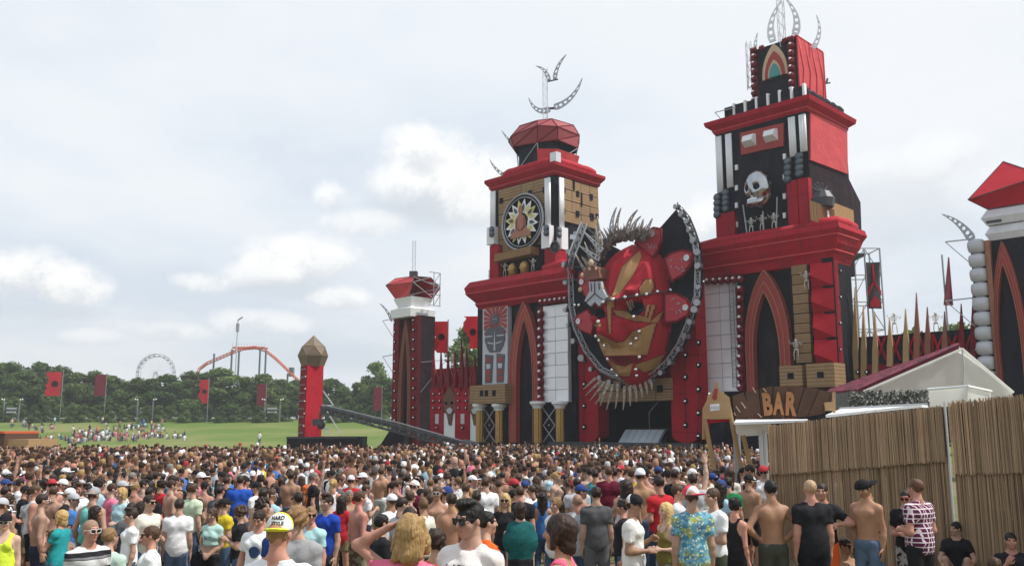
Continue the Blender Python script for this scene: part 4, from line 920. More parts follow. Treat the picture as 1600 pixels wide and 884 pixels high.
    for ax in (0, 1):
        for sh in (1, -1, 2, -2): ed |= (np.roll(G2, sh, ax) == 1)
    G2[ed & (G2 == 0)] = 2; mi = G2.ravel()
    me = bpy.data.meshes.new('face'); L = ORIG[root.name]; me.from_pydata((V - np.array(L)).tolist(), [], f.tolist())
    for m in (mat('face_red', (.34, .008, .019), .75, var=.14, vscale=1.1, bump=.5, bscale=1.0, bdist=.2, spec=.25), goldflat, darkred, navy): me.materials.append(m)
    me.polygons.foreach_set('material_index', mi.tolist()); me.update()
    face = bpy.data.objects.new('face', me); C.objects.link(face); face.parent = root
    # find the relief under a pixel
    fx, fy = project(V)
    def skin(px_, py_, out_=.1):
        k = ((fx - px_) ** 2 + (fy - py_) ** 2 + 0 * fx); c = np.argsort(k)[:12]; dist = np.linalg.norm(V[c] - np.array(CAM), axis=1); v = V[c[dist.argmin()]]
        return V3(v) + W.n * out_
    for l in ([400, 80, 412, 118], [412, 76, 424, 116], [425, 72, 437, 112]):
        q = z4((l[0], l[1]), (l[2], l[3])); b = MB(); b.bar(skin(*q[0], .15), skin(*q[1], .15), .06); b.build('eye_slit', beige, face)
    sm = unit_mesh('face_bolt', lambda b: b.ball((0, 0, 0), .16, 10), chrome)
    for q in z4((218, 265), (240, 292), (270, 315), (458, 243), (440, 280), (413, 305), (290, 395), (312, 452), (328, 495), (443, 450), (445, 485), (436, 162), (238, 185), (465, 385)): share('face_bolt', sm, face, skin(*q, .12))
    for q in z3((375, 745), (450, 735), (552, 718), (637, 702), (717, 686), (805, 670), (872, 655), (140, 770), (172, 770)):
        p_ = skin(*q, .3) if 930 < q[0] < 1038 else W.pt(*q, .4); share('face_bolt', sm, face, p_)
    b = MB(); b.tube([skin(*q, .25) for q in z3((360, 748), (450, 735), (552, 718), (637, 702), (717, 686))], .06, 5); b.tube([skin(*z3((717, 686))[0], .25), W.pt(*z3((872, 655))[0], .5)], .05, 5); b.build('lamp_cable', darksteel, face)
    # light-grey forked emblem on the brow
    em = z3((245, 592), (338, 586), (345, 640), (382, 705), (322, 778), (292, 742), (258, 778), (212, 735), (252, 660)); We = front(MC - 3.9 * 1.414)
    b = MB(); We.poly(b, em[::-1], -.25, .0); emo = b.build('emblem', mat('emblem_grey', (.36, .39, .42), .5), root)
    b = MB()
    for l in (((290, 592), (290, 680)), ((290, 680), (225, 745)), ((290, 680), (362, 735)), ((262, 600), (266, 665)), ((322, 596), (326, 650))): b.bar(We.pt(*z3(l[0])[0], .03), We.pt(*z3(l[1])[0], .03), .045)
    b.build('emblem_line', darksteel, emo)
    b = MB(); We.poly(b, z3((212, 505), (245, 455), (318, 480), (330, 560), (240, 580), (212, 555)), -1.6, -.35); b.build('brow_block', mat('brow_brown', (.19, .075, .05), .8), root)
    for q, r in zip(z3((262, 445), (195, 540), (180, 650), (350, 640), (250, 490), (300, 490)), (.3, .2, .22, .18, .16, .14)): b = MB(); b.ball(We.pt(*q, -.1), r * .7, 8, 0, (1, .7, 1.3)); b.build('bone_ornament', beige, root, True)
    # ear-like petals
    P_ = [[(990, 380), (1003, 363), (1021, 354), (1032, 356), (1033, 375), (1027, 393), (1020, 404), (1005, 392)], [(1037, 404), (1047, 395), (1066, 389), (1084, 394), (1079, 413), (1066, 431), (1049, 441), (1043, 425)], [(1036, 457), (1055, 457), (1072, 466), (1081, 480), (1075, 493), (1058, 503), (1036, 507)],
          [(896, 501), (902, 491), (918, 482), (930, 500), (925, 524), (906, 517)], [(902, 440), (904, 425), (918, 416), (935, 430), (930, 465), (915, 467)]]
    for k, pl in enumerate(P_):
        o = .9 if k < 3 else 1.6; c = (sum(x for x, y in pl) / len(pl), sum(y for x, y in pl) / len(pl)); pl = pl if k < 3 else pl
        b = MB(); W.poly(b, pl[::-1], o - .25, o); pe = b.build('ear_petal', darkred, root)
        b = MB(); W.poly(b, [(c[0] + (x - c[0]) * .84, c[1] + (y - c[1]) * .84) for x, y in pl][::-1], o, o + .08); b.build('petal_field', mat('petal_red', (.38, .03, .045), .6, var=.2), pe)
        tip = pl[3] if k in (1, 2) else (pl[2] if k == 0 else pl[0]); q = W.pt(c[0] + (tip[0] - c[0]) * .55, c[1] + (tip[1] - c[1]) * .5, o + .12)
        b = MB(); b.lathe(q, [(.22, 0), (.22, .06), (.12, .06), (.11, .02)], 14, 0, W.n); b.build('petal_ring', lightsteel, pe)
        if k < 3:
            for _ in range(7): x, y = c[0] + random.uniform(-.42, .25) * 30, c[1] + random.uniform(-.4, .4) * 30; b = MB(); u_ = W.pt(x, y, o + .12); b.bar(u_, u_ + W.t * random.uniform(-.3, .3) + V3((0, 0, random.uniform(-.2, .3))), .035); b.build('petal_mark', steel, pe)
    # hair of curved plates, chin fan
    hairs = [((958, 372), (952, 350), (964, 324), .5), ((965, 370), (961, 350), (971, 325), .4), ((981, 368), (980, 345), (997, 328), .5), ((986, 366), (988, 350), (1002, 338), .4), ((990, 370), (992, 356), (995, 347), .35), ((996, 368), (1003, 358), (1006, 342), .42), ((1003, 372), (1012, 360), (1020, 341), .45), ((972, 370), (973, 362), (974, 358), .3), ((955, 374), (950, 368), (944, 356), .3),
             ((942, 392), (930, 380), (913, 362), .42), ((936, 400), (934, 380), (931, 352), .42), ((940, 385), (936, 360), (934, 338), .36), ((938, 405), (920, 395), (905, 383), .4), ((932, 415), (922, 405), (914, 378), .35), ((928, 425), (918, 412), (910, 402), .36), ((950, 380), (946, 372), (938, 358), .35), ((925, 435), (912, 420), (899, 396), .3), ((946, 384), (935, 372), (925, 368), .35), ((1000, 370), (1006, 364), (1014, 360), .3), ((962, 374), (960, 366), (957, 358), .3), ((978, 372), (984, 362), (989, 352), .3)]
    hm = mat('weathered_horn', (.26, .22, .19), .6, var=.2)
    for i, (p0, p1, p2, w) in enumerate(hairs):
        o = 1.9 if p0[0] > 945 else 2.6; b = MB(); horn(b, [W.pt(*p0, o), W.pt(*p1, o - .2), W.pt(*p2, o - .5)], W.n, w, .1, 5); b.build('hair_horn', hm if i % 3 else steel, root)
    b = MB(); rng = random.Random(4)
    for i in range(30):
        for k in range(6):
            x = 930 + 76 * i / 29 + rng.uniform(-3, 3); y = 416 - 46 * math.sin(min(1, i / 17) * math.pi / 2) + rng.uniform(-5, 7); q = W.pt(x, y, 1.6 + rng.uniform(-.5, .6)); dx = (x - 975) * .35 + rng.uniform(-7, 7)
            b.tube([q, W.pt(x + dx * .5, y - rng.uniform(4, 9), 2.0), W.pt(x + dx, y - rng.uniform(8, 20), 1.7)], [.12, .07, .01], 4)
    b.build('hair_mass', mat('hair_brown', (.15, .11, .09), .8, var=.4, vscale=4), root, kind='stuff')
    for p0, p2 in (((940, 594), (915, 618)), ((946, 596), (922, 626)), ((950, 598), (938, 634)), ((958, 600), (948, 640)), ((966, 602), (962, 638)), ((976, 603), (974, 640)), ((984, 603), (985, 634)), ((992, 602), (995, 628)), ((1000, 600), (1004, 622)), ((1008, 597), (1012, 616)), ((1016, 594), (1019, 609)), ((954, 599), (930, 632)), ((932, 590), (912, 608))):
        b = MB(); horn(b, [W.pt(*p0, .9), W.pt((p0[0] + p2[0]) / 2 + 2, (p0[1] + p2[1]) / 2 - 2, 1.3), W.pt(*p2, 1.2)], W.n, .22, .08, 4); b.build('chin_spike', mat('bone_spike', (.36, .30, .24), .6), root)
    # guy wires
    b = MB(); b.bar(W.pt(870, 437, .5), W.pt(936, 437, 2.5), .04); b.bar(W.pt(872, 415, .5), W.pt(922, 418, 2.0), .035); b.build('guy_wire', darksteel, root)
    b = MB(); b.truss(W.pt(913, 348, .8), W.pt(893, 400, .8), .5, .5, .04); b.bar(W.pt(893, 370, .8), W.pt(903, 372, .8), .25); b.build('lamp_truss', lightsteel, root)
mask()

# ---- flags ----------------------------------------------------------------------
def flag(px0, px1, py0, py1, Y, polepx, poley, m, label, torn=True, mark=None, pole_top=None, shape=None):
    g0 = at(polepx, poley, Y); zb = gz(g0.x, g0.y); root = thing('flag', (g0.x, g0.y, zb), label, 'flag', 'festival flags')
    b = MB(); top = at(polepx, pole_top or py0 - 3, Y); b.tube([(g0.x, g0.y, zb), (g0.x, g0.y, top.z)], .06, 6); b.build('pole', steel, root)
    A0, A1 = at(px0, py0, Y), at(px1, py1, Y); n, k = 16, 8; rng = random.Random(int(px0)); vs = []; fs = []
    jag = [0]; 
    for i in range(n + 1): jag.append(max(0, min(.55, jag[-1] + rng.uniform(-.22, .26))))
    polR = polepx > (px0 + px1) / 2
    for i in range(n + 1):
        fz = i / n
        for j in range(k + 1):
            fx = j / k; s = 1 - (jag[i] if torn and i not in (0,) else 0)
            if shape == 'pennant': s = .12 + .88 * fz
            fx2 = 1 - (1 - fx) * s if polR else fx * s
            vs.append((A0.x + (A1.x - A0.x) * fx2, Y + .12 * math.sin(fx2 * 5 + fz * 4) * (1 - fx2 if polR else fx2) - .04, A0.z + (A1.z - A0.z) * fz))
    for i in range(n):
        for j in range(k): fs.append((i * (k + 1) + j, i * (k + 1) + j + 1, (i + 1) * (k + 1) + j + 1, (i + 1) * (k + 1) + j))
    nv = len(vs); vs += [(x, y + .03, z) for x, y, z in vs]; fs += [tuple(nv + q for q in f_[::-1]) for f_ in fs]
    b = MB(); b.add(vs, fs); cl = b.build('cloth', m, root, True)
    w, h = abs(A1.x - A0.x), abs(A1.z - A0.z); cx, cz = (A0.x + A1.x) / 2 + (w * .12 if polR else 0), (A0.z + A1.z) / 2
    if mark == 'ring':
        b = MB(); b.lathe((cx, Y - .22, cz), [(w * .24, 0), (w * .24, .03), (w * .15, .03), (w * .15, 0)], 16, 0, (0, 1, 0)); b.build('emblem', darkred, cl)
    if mark == 'fork':
        b = MB(); m2 = redlit; y = Y - .2
        b.extr([(cx - w * .07, y, cz + h * .45), (cx + w * .07, y, cz + h * .45), (cx + w * .07, y, cz + h * .05), (cx - w * .07, y, cz + h * .05)], (0, .03, 0))
        for s in (-1, 1): b.extr([(cx - s * w * .07, y, cz + h * .08), (cx + s * w * .07, y, cz + h * .08), (cx + s * w * .45, y, cz - h * .12), (cx + s * w * .45, y, cz - h * .24)], (0, .03, 0))
        b.extr([(cx - w * .38, y, cz - h * .38), (cx, y, cz - h * .22), (cx + w * .38, y, cz - h * .38), (cx + w * .38, y, cz - h * .47), (cx - w * .38, y, cz - h * .47)], (0, .03, 0)); b.build('emblem', m2, cl)
flag(73, 94, 581, 618, 186, 93, 655, flagred, 'bright red torn flag on a pole over the hill, first from the left', mark='ring')
flag(149, 164, 585, 618, 187, 162, 655, flagdark, 'dark crimson straight banner left of the ferris wheel', torn=False)
flag(311, 325, 593, 630, 184, 323, 662, flagred, 'bright red torn flag in front of trees below the roller coaster', mark='ring')
flag(402, 415, 600, 636, 187, 414, 662, flagdark, 'dark crimson banner between roller coaster and gem-topped red column', torn=False)
flag(584, 597, 605, 641, 185, 596, 660, flagdark, 'dark crimson banner right of the gem-topped column before the trees', torn=False, mark=None)
flag(675, 699, 502, 551, 90, 698, 700, flagred, 'torn red flag beside the slim end tower', mark='ring')
flag(724, 748, 494, 544, 88, 748, 700, flagred, 'torn red flag close beside the tan tower', mark='ring')
flag(1351, 1378, 410, 482, 64, 1364, 600, mat('charcoal_cloth', (.06, .045, .05), .8), 'charcoal banner with red forked emblem on the scaffolding', torn=False, mark='fork', pole_top=396)
flag(1467, 1489, 402, 477, 60, 1488, 600, mat('charcoal_red_cloth', (.17, .02, .03), .7), 'narrow dark red pennant above the spiked palisade', torn=False, pole_top=398, shape='pennant')

def scaffold():
    Y = 66.; x0, x1 = at(1333, 500, Y).x, at(1382, 500, Y).x; zt = at(1360, 388, Y).z; root = thing('scaffold_tower', (x0, Y, 0), 'bare steel scaffold tower behind the charcoal banner', 'scaffold'); n = 8
    for x in (x0, x1, (x0 + x1) / 2):
        for y in (Y, Y + 2): b = MB(); b.bar((x, y, 0), (x, y, zt), .06); b.build('upright', steel, root)
    for i in range(1, n + 1):
        z = zt * i / n; b = MB()
        for y in (Y, Y + 2): b.bar((x0, y, z), (x1, y, z), .045)
        for x in (x0, x1): b.bar((x, Y, z), (x, Y + 2, z), .045)
        b.bar((x0, Y, z - zt / n), ((x0 + x1) / 2, Y, z), .035); b.bar(((x0 + x1) / 2, Y, z), (x1, Y, z - zt / n), .035); b.build('brace', steel, root)
    b = MB(); b.box((x0 - .8, Y - .2, zt - .6), (x0 + 1.2, Y + 2.2, zt - .4)); b.build('platform', darksteel, root)
scaffold()

# ---- gem-topped column with black base, camera crane ------------------------------
def gem_column():
    Y = 84.; c = at(477.5, 640, Y); th = R(32); d1 = V3((math.cos(th), math.sin(th), 0)); d2 = V3((-math.sin(th), math.cos(th), 0)); s = 1.62
    zt, zb = at(480, 570, Y).z, at(480, 682, Y).z; root = thing('column_monument', (c.x, c.y, 0), 'square red column with brown faceted gem on top', 'column')
    q = [V3((c.x, c.y, zb)), V3((c.x, c.y, zb)) + d1 * s, V3((c.x, c.y, zb)) + d1 * s + d2 * s, V3((c.x, c.y, zb)) + d2 * s]
    b = MB(); b.extr(q, (0, 0, zt - zb)); b.build('shaft', redlit, root)
    b = MB(); q0, q3 = q[0] - d1 * .04, q[3] - d1 * .04; b.extr([q0, q3, q3 - d1 * .06, q0 - d1 * .06], (0, 0, zt - zb)); b.build('painted_shade_sheet', darkred, root)  # darker sheet puts the shade of the column's left face into colour
    for i in range(9): z = zb + (zt - zb) * (i + .5) / 9; b = MB(); b.bar(V3((q0.x, q0.y, z)) - d1 * .12, V3((q3.x, q3.y, z)) - d1 * .12, .03); b.build('rung', steel, root)
    cen = (q[0] + q[2]) / 2; W = lambda px, py: at(px, py, cen.y)
    def ring(r, z, a0=0.): return [cen * 1 + V3((r * math.cos(a0 + k * math.pi / 3), r * math.sin(a0 + k * math.pi / 3), z - cen.z)) for k in range(6)]
    z1, z2, z3_, z4_ = zt - .05, W(480, 556).z, W(480, 542).z, W(480, 524).z
    pts = ring(1.05, z1, .3) + ring(1.42, z2, .3) + ring(1.2, z3_, .82) + [V3((cen.x, cen.y, z4_))]
    fs = [(i, (i + 1) % 6, 6 + (i + 1) % 6, 6 + i) for i in range(6)] + [(6 + i, 6 + (i + 1) % 6, 12 + i) for i in range(6)] + [(12 + i, 6 + (i + 1) % 6, 12 + (i + 1) % 6) for i in range(6)] + [(12 + i, 12 + (i + 1) % 6, 18) for i in range(6)]
    crystal(root, 'gem', pts, fs, mat('gem_cloth', (.17, .128, .085), .6, var=.12), brown, .025)
    b = MB(); e = q[1] + V3((0, 0, 0)); z = lambda py: W(500, py).z
    for a, c_ in (((501, 605), (521, 633)), ((521, 633), (501, 633)), ((510, 640), (533, 679)), ((503, 660), (514, 679)), ((501, 670), (520, 668))): b.bar(W(*a), W(*c_), .07)
    b.build('strut', lightsteel, root)
    b = MB(); b.bar(W(478, 657), W(491, 680), .06); b.build('strut', white, root)
    for i in range(5): b = MB(); p_ = q[0] + V3((-.1, -.1, 1 + i * 1.15)); b.ball(p_, .07, 6); b.build('lamp', white, root)
    base = thing('platform', (c.x, c.y - 1, 0), 'low black platform under the gem-topped red column', 'platform'); b = MB(); l, r_ = at(448, 690, Y - 2).x, at(557, 690, Y - 2).x; b.box((l, Y - 2, -.5), (r_, Y + 4, zb + .02)); b.build('plinth', black, base)
    b = MB(); b.box((l - .05, Y - 2.06, zb - .15), (r_ + .05, Y - 2.0, zb)); b.build('plinth_edge', darksteel, base)
gem_column()
def crane():
    a, e = at(503, 639, 80), at(748, 702, 66); root = thing('camera_crane', (at(640, 680, 73).x, 73, 0), 'long dark camera crane boom sloping over the crowd', 'crane')
    b = MB(); b.truss(a, e, .55, .6, .06, side=(0, 0, 1)); b.build('boom', darksteel, root)
    d = (e - a); b = MB(); b.bar(a + V3((0, 0, .42)), a + d * .55 + V3((0, 0, .5)), .05); b.bar(a + d * .55 + V3((0, 0, .5)), e + V3((0, 0, .3)), .05); b.build('stay_cable', steel, root)
    b = MB(); b.extr([a + V3((0, -.32, .2)), a + d * .98 + V3((0, -.32, .2)), a + d * .98 + V3((0, -.32, -.05)), a + V3((0, -.32, -.05))], (0, .05, 0)); b.build('side_plate', darksteel, root)
    m = a + d * .9; b = MB(); b.truss(V3((m.x, m.y, gz(m.x, m.y))), m, .6, .6, .06); b.build('pedestal', darksteel, root)
    b = MB(); b.tube([e - d.normalized() * 1.5, e], .5, 10); b.build('counterweight', darksteel, root)
    h = a + V3((-.2, 0, -1.1)); b = MB(); b.bar(a, h + V3((0, 0, .3)), .14); b.box((h.x - .55, h.y - .3, h.z - .35), (h.x + .35, h.y + .3, h.z + .25)); b.ball(h + V3((.2, -.1, -.3)), .38, 10); b.build('camera_head', darksteel, root)
crane()

# ---- on the hill: light rigs, hut, car, lamp post -----------------------------------
def rig(px, label, Y=187.):
    g0 = at(px, 652, Y); z = gz(g0.x, Y); root = thing('light_rig', (g0.x, Y, z), label, 'light rig', 'light rigs on the hill'); w = 1.6; h = 3.5
    for s in (-1, 1):
        b = MB(); b.truss((g0.x + s * w, Y, z), (g0.x + s * w, Y, z + h + .9), .16, .3, .035); b.build('leg', steel, root)
        for k in range(2): b = MB(); b.ball((g0.x + s * (w + .1 + .45 * k), Y - .1, z + h + 1.2 + .1 * k), .18, 6); b.build('floodlight', white, root)
    for k in (0, 1):
        zz = z + 1.9 + k * .75; b = MB(); b.bar((g0.x - w, Y, zz), (g0.x + w, Y, zz), .07); b.build('crossbar', steel, root)
        for i in range(3): b = MB(); x = g0.x - .7 + .7 * i; b.box((x - .27, Y - .25, zz + .08), (x + .27, Y + .1, zz + .42)); b.build('lamp_box', greywhite, root)
rig(17, 'goalpost light rig at the far left edge of the hill'); rig(226, 'goalpost light rig below the ferris wheel'); rig(425, 'goalpost light rig beside the gem-topped red column')
def hill_misc():
    p = at(8, 655, 188); z = gz(p.x, 188); root = thing('parked_van', (p.x, 188, z), 'small pale van parked by the trees at the left edge', 'van')
    b = MB(); x = p.x; y = 188; pr = [(-1.9, .3), (2.0, .3), (2.0, .95), (1.55, 1.05), (1.0, 1.65), (-1.8, 1.7), (-1.9, 1.0)]; b.extr([(x + a, y, z + c_) for a, c_ in pr], (0, 1.6, 0)); b.build('body', greywhite, root)
    b = MB(); b.extr([(x - 1.6, y - .02, z + 1.05), (x + 1.2, y - .02, z + 1.05), (x + .9, y - .02, z + 1.5), (x - 1.6, y - .02, z + 1.5)], (0, .01, 0)); b.build('window', darksteel, root)
    for wx in (-1.2, 1.25): b = MB(); b.lathe((x + wx, y - .05, z + .32), [(.32, 0), (.32, .2)], 12, 0, (0, 1, 0)); b.build('wheel', black, root)
    p = at(20, 690, 62); root = thing('wooden_hut', (p.x, 62, 0), 'tan wooden hut end at the left edge behind the crowd', 'hut')
    b = MB(); l, r_ = at(-30, 680, 62).x, at(45, 680, 62).x; z1 = at(20, 686, 62).z; b.box((at(12, 690, 62).x, 62, 0), (r_, 66, z1)); b.build('wall', tan, root)
    b = MB(); b.box((l, 61.6, 0), (at(12, 690, 62).x, 66, z1 + .4)); b.build('side_wall', darkwood, root)
    b = MB(); b.box((l, 61.4, z1 + .4), (at(12, 690, 62).x, 66, z1 + .55)); b.build('roof_edge', orange, root)
    root = thing('park_lamp', (at(372, 560, 260).x, 260, 6), 'tall slim lamp mast rising beside the roller coaster', 'lamp'); q = at(372, 500, 260)
    b = MB(); b.tube([(q.x, 260, 6), (q.x, 260, q.z)], .18, 6); b.build('mast', greywhite, root); b = MB(); b.box((q.x - .4, 259.6, q.z - 3.4), (q.x + .4, 260.4, q.z - 1)); b.build('antenna', steel, root); b = MB(); b.bar((q.x, 260, q.z), (q.x + 1.3, 260, q.z + .9), .2); b.build('lamp_head', darksteel, root)
hill_misc()
def coaster():
    Y = 300.; P = lambda x, y, dy=0: at(x, y, Y + dy); root = thing('roller_coaster', (P(390, 600).x, Y, 6), 'orange roller coaster track with blue-grey supports above the trees', 'roller coaster')
    path = [(302, 596), (312, 575), (324, 566), (345, 557), (366, 548), (380, 543), (400, 541), (415, 546), (428, 556), (442, 569), (456, 583), (470, 596)]
    pts = [P(x, y, 4 * math.sin(i)) for i, (x, y) in enumerate(path)]
    for off in (V3((0, -1, .0)), V3((0, 1, .0))): b = MB(); b.tube([p + off for p in pts], .13, 6); b.build('rail', orange, root, True)
    b = MB(); b.tube([p - V3((0, 0, .7)) for p in pts], .2, 6); b.build('spine', orange, root, True)
    b = MB()
    for i in range(len(pts) - 1):
        for k in range(4): p = pts[i].lerp(pts[i + 1], k / 4); b.bar(p - V3((0, 1, 0)), p + V3((0, 1, 0)), .15); b.bar(p - V3((0, 1, 0)), p - V3((0, 0, 1)), .12)
    b.build('tie', orange, root)
    b = MB(); l, r_ = P(366, 541), P(416, 541); b.box((l.x, Y - 2, l.z - .9), (r_.x, Y - 1.6, l.z - .3)); b.box((l.x, Y + 1.8, l.z - .8), (r_.x, Y + 2.2, l.z - .2)); b.build('brake_deck', orange, root)
    b = MB(); 
    for k in range(12): x = l.x + (r_.x - l.x) * k / 11; b.bar((x, Y - 1.8, l.z - .3), (x, Y - 1.8, l.z + 1), .06)
    b.build('handrail', steel, root)
    for x, y in ((334, 552), (362, 545), (373, 548), (406, 545), (415, 548), (449, 583)): b = MB(); q = P(x, y); b.tube([(q.x, Y + .5, 5), (q.x, Y + .5, q.z)], .34, 8); b.build('support', bluegrey, root)
    b = MB(); q = P(456, 574); b.box((q.x - .7, Y - 1, q.z - 3), (q.x + .7, Y + 1, q.z)); b.build('block_housing', bluegrey, root)
coaster()
def wheel():
    Y = 420.; c = at(243.5, 582, Y); r = 29 / F * Y; root = thing('ferris_wheel', (c.x, Y, 6), 'white ferris wheel half hidden behind the trees', 'ferris wheel')
    for dy in (-1, 1):
        b = MB(); b.tube([(c.x + r * math.cos(a), Y + dy, c.z + r * math.sin(a)) for a in np.linspace(0, 2 * math.pi, 49)], .16, 5); b.tube([(c.x + r * .86 * math.cos(a), Y + dy, c.z + r * .86 * math.sin(a)) for a in np.linspace(0, 2 * math.pi, 49)], .1, 5); b.build('rim', greywhite, root)
    for k in range(24):
        a = 2 * math.pi * k / 24; b = MB(); b.bar((c.x, Y, c.z), (c.x + r * math.cos(a), Y, c.z + r * math.sin(a)), .07); b.build('spoke', white, root)
        a += .13; q = V3((c.x + r * math.cos(a), Y, c.z + r * math.sin(a))); b = MB(); b.box((q.x - .55, Y - .6, q.z - 1.3), (q.x + .55, Y + .6, q.z - .7)); b.box((q.x - .6, Y - .6, q.z - .1), (q.x + .6, Y + .6, q.z + .05)); b.bar((q.x, Y, q.z - .7), (q.x, Y, q.z), .06); b.build('gondola', steel, root)
    for s in (-1, 1): b = MB(); b.tube([(c.x, Y + s * 1.6, c.z), (c.x + s * 4, Y + s * 2, 5)], .3, 6); b.build('support', greywhite, root)
wheel()

# ---- trees --------------------------------------------------------------------------
def leaf_mat():
    m = bpy.data.materials.new('leaves'); m.use_nodes = True; g = NT(m.node_tree); b = g.n['Principled BSDF']; b.inputs['Roughness'].default_value = .65; b.inputs['Specular IOR Level'].default_value = .25
    a = g.new('ShaderNodeAttribute', attribute_name='col'); oi = g.new('ShaderNodeObjectInfo')
    c = g.mix(oi.outputs['Random'], (.068, .125, .038, 1), (.13, .195, .058, 1)); c = g.mix(1.0, c, a.outputs['Color'], 'MULTIPLY'); g.l.new(c, b.inputs['Base Color'])
    tr = g.new('ShaderNodeBsdfTranslucent'); g.l.new(c, tr.inputs[0]); mx = g.new('ShaderNodeMixShader'); mx.inputs[0].default_value = .38; g.l.new(b.outputs[0], mx.inputs[1]); g.l.new(tr.outputs[0], mx.inputs[2]); g.l.new(mx.outputs[0], g.n['Material Output'].inputs[0]); return m
LEAF = leaf_mat(); BARK = mat('bark', (.10, .075, .055), .9, var=.3, vscale=6, bump=.6, bscale=12)
def tree_meshes(seed, h=12.5, sparse=False):
    rg = np.random.default_rng(seed); nl = 9 if not sparse else 7; cs = []; b = MB()
    b.tube([(0, 0, -.5), (.1, 0, h * .25), (-.1, .1, h * .55), (0, 0, h * .85)], [.34, .28, .17, .05], 8)
    for i in range(nl):
        a = i * 2.4 + rg.uniform(-.4, .4); z = h * (.26 + .62 * i / (nl - 1)); rad = (3.1 - 2.4 * (i / (nl - 1)) ** 1.6) * rg.uniform(.75, 1.2)
        c = np.array([rad * math.cos(a), rad * math.sin(a), z]); cs.append((c, rg.uniform(1.6, 2.5) * (1 - .35 * i / nl)))
        b.tube([(0, 0, z * .72), tuple(c * np.array([.6, .6, .92])), tuple(c)], [.13, .08, .03], 5)
    cs.append((np.array([0, 0, h * .55]), 2.4)); cs.append((np.array([.3, -.2, h * .9]), 1.5)); cs.append((np.array([0, -1.2, h * .24]), 2.3)); cs.append((np.array([1.2, -.6, h * .18]), 2.0)); cs.append((np.array([-1.4, -.4, h * .2]), 2.0))
    tm = bpy.data.meshes.new('trunk'); tm.from_pydata(b.v, [], b.f); tm.materials.append(BARK)
    n = 560 if not sparse else 330; Q = []; col = []
    for c, r in cs:
        u = rg.normal(size=(n, 3)); u /= np.linalg.norm(u, axis=1)[:, None]; rr = r * (rg.uniform(0, 1, n) ** .35) * (1 + .22 * np.sin(u[:, 0] * 7 + c[0]) * np.cos(u[:, 2] * 6))
        p = c + u * rr[:, None] * np.array([1, 1, .82]); nrm = u * .6 + rg.normal(size=(n, 3)) * .7 + np.array([0, 0, .5]); nrm /= np.linalg.norm(nrm, axis=1)[:, None]
        t = np.cross(nrm, rg.normal(size=(n, 3))); t /= np.linalg.norm(t, axis=1)[:, None]; s = np.cross(nrm, t); L = rg.uniform(.16, .34, n)[:, None]
        Q.append(np.stack([p - t * L, p - s * L * .6, p + t * L, p + s * L * .6], 1)); k = rg.uniform(.7, 1.3) * rg.uniform(.75, 1.25, n); col.append(np.stack([k * rg.uniform(.9, 1.2, n), k, k * rg.uniform(.7, 1.1, n)], 1))
    Q = np.concatenate(Q).reshape(-1, 3); col = np.concatenate(col); me = bpy.data.meshes.new('crown'); nf = len(Q) // 4; me.from_pydata(Q.tolist(), [], np.arange(nf * 4).reshape(-1, 4).tolist()); me.materials.append(LEAF)
    at_ = me.color_attributes.new('col', 'FLOAT_COLOR', 'POINT'); cc = np.ones((nf * 4, 4), np.float32); cc[:, :3] = np.repeat(col, 4, 0); at_.data.foreach_set('color', cc.ravel()); return tm, me
TV = [tree_meshes(s) for s in range(6)] + [tree_meshes(11, 12.5, True)]
NUM = 'first second third fourth fifth sixth seventh eighth ninth tenth eleventh twelfth thirteenth fourteenth fifteenth sixteenth seventeenth eighteenth nineteenth twentieth twenty-first twenty-second twenty-third twenty-fourth twenty-fifth twenty-sixth twenty-seventh twenty-eighth twenty-ninth thirtieth thirty-first thirty-second thirty-third thirty-fourth'.split()
def plant(px, ytop, Y, k, label, grp, wide=1.):
    p = at(px, 600, Y); z = gz(p.x, Y); h = at(px, ytop, Y).z - z; s = h / 13.4
    root = thing('leafy_tree', (p.x, Y, z), label, 'tree', grp); tm, cm = TV[k]; a = random.uniform(0, 6.28)
    for nm, me in (('trunk', tm), ('crown', cm)): o = bpy.data.objects.new(nm, me); C.objects.link(o); o.parent = root; o.rotation_euler = (0, 0, a); o.scale = (s * wide * random.uniform(.9, 1.1), s * wide, s)
tops = [(-12, 558), (14, 556), (38, 570), (66, 560), (92, 564), (122, 578), (150, 568), (178, 576), (208, 582), (240, 583), (268, 577), (300, 568), (328, 570), (352, 563), (384, 583), (412, 578), (438, 590), (456, 596), (512, 582), (536, 598), (560, 590), (584, 552), (604, 582), (624, 588)]
rt_ = random.Random(31)
for i, (px, yt) in enumerate(tops): plant(px + rt_.uniform(-4, 4), yt + rt_.uniform(-3, 6), 196 + rt_.uniform(0, 14), rt_.randrange(6) if px != 584 else 6, '%s leafy tree from the left in the front row of the treeline' % NUM[i], 'front row of the treeline', rt_.uniform(1.25, 1.75) if px != 584 else 1.)
for i, px in enumerate(range(-10, 640, 34)): plant(px, 588 + (i * 5 % 7) * 2, 224, (i + 3) % 6, '%s tree from the left in the darker back row of the treeline' % NUM[i], 'back row of the treeline', 1.4)
for px, yt, Y, lb in ((745, 486, 120, 'bushy treetop showing beside the torn flag at the tan tower'), (1425, 500, 110, 'treetop showing above the spiked palisade, left one'), (1500, 488, 105, 'treetop above the spiked palisade next to the grey rolls tower'), (764, 500, 130, 'treetop half hidden behind the tan tower')): plant(px, yt, Y, 4, lb, 'trees behind the stage')
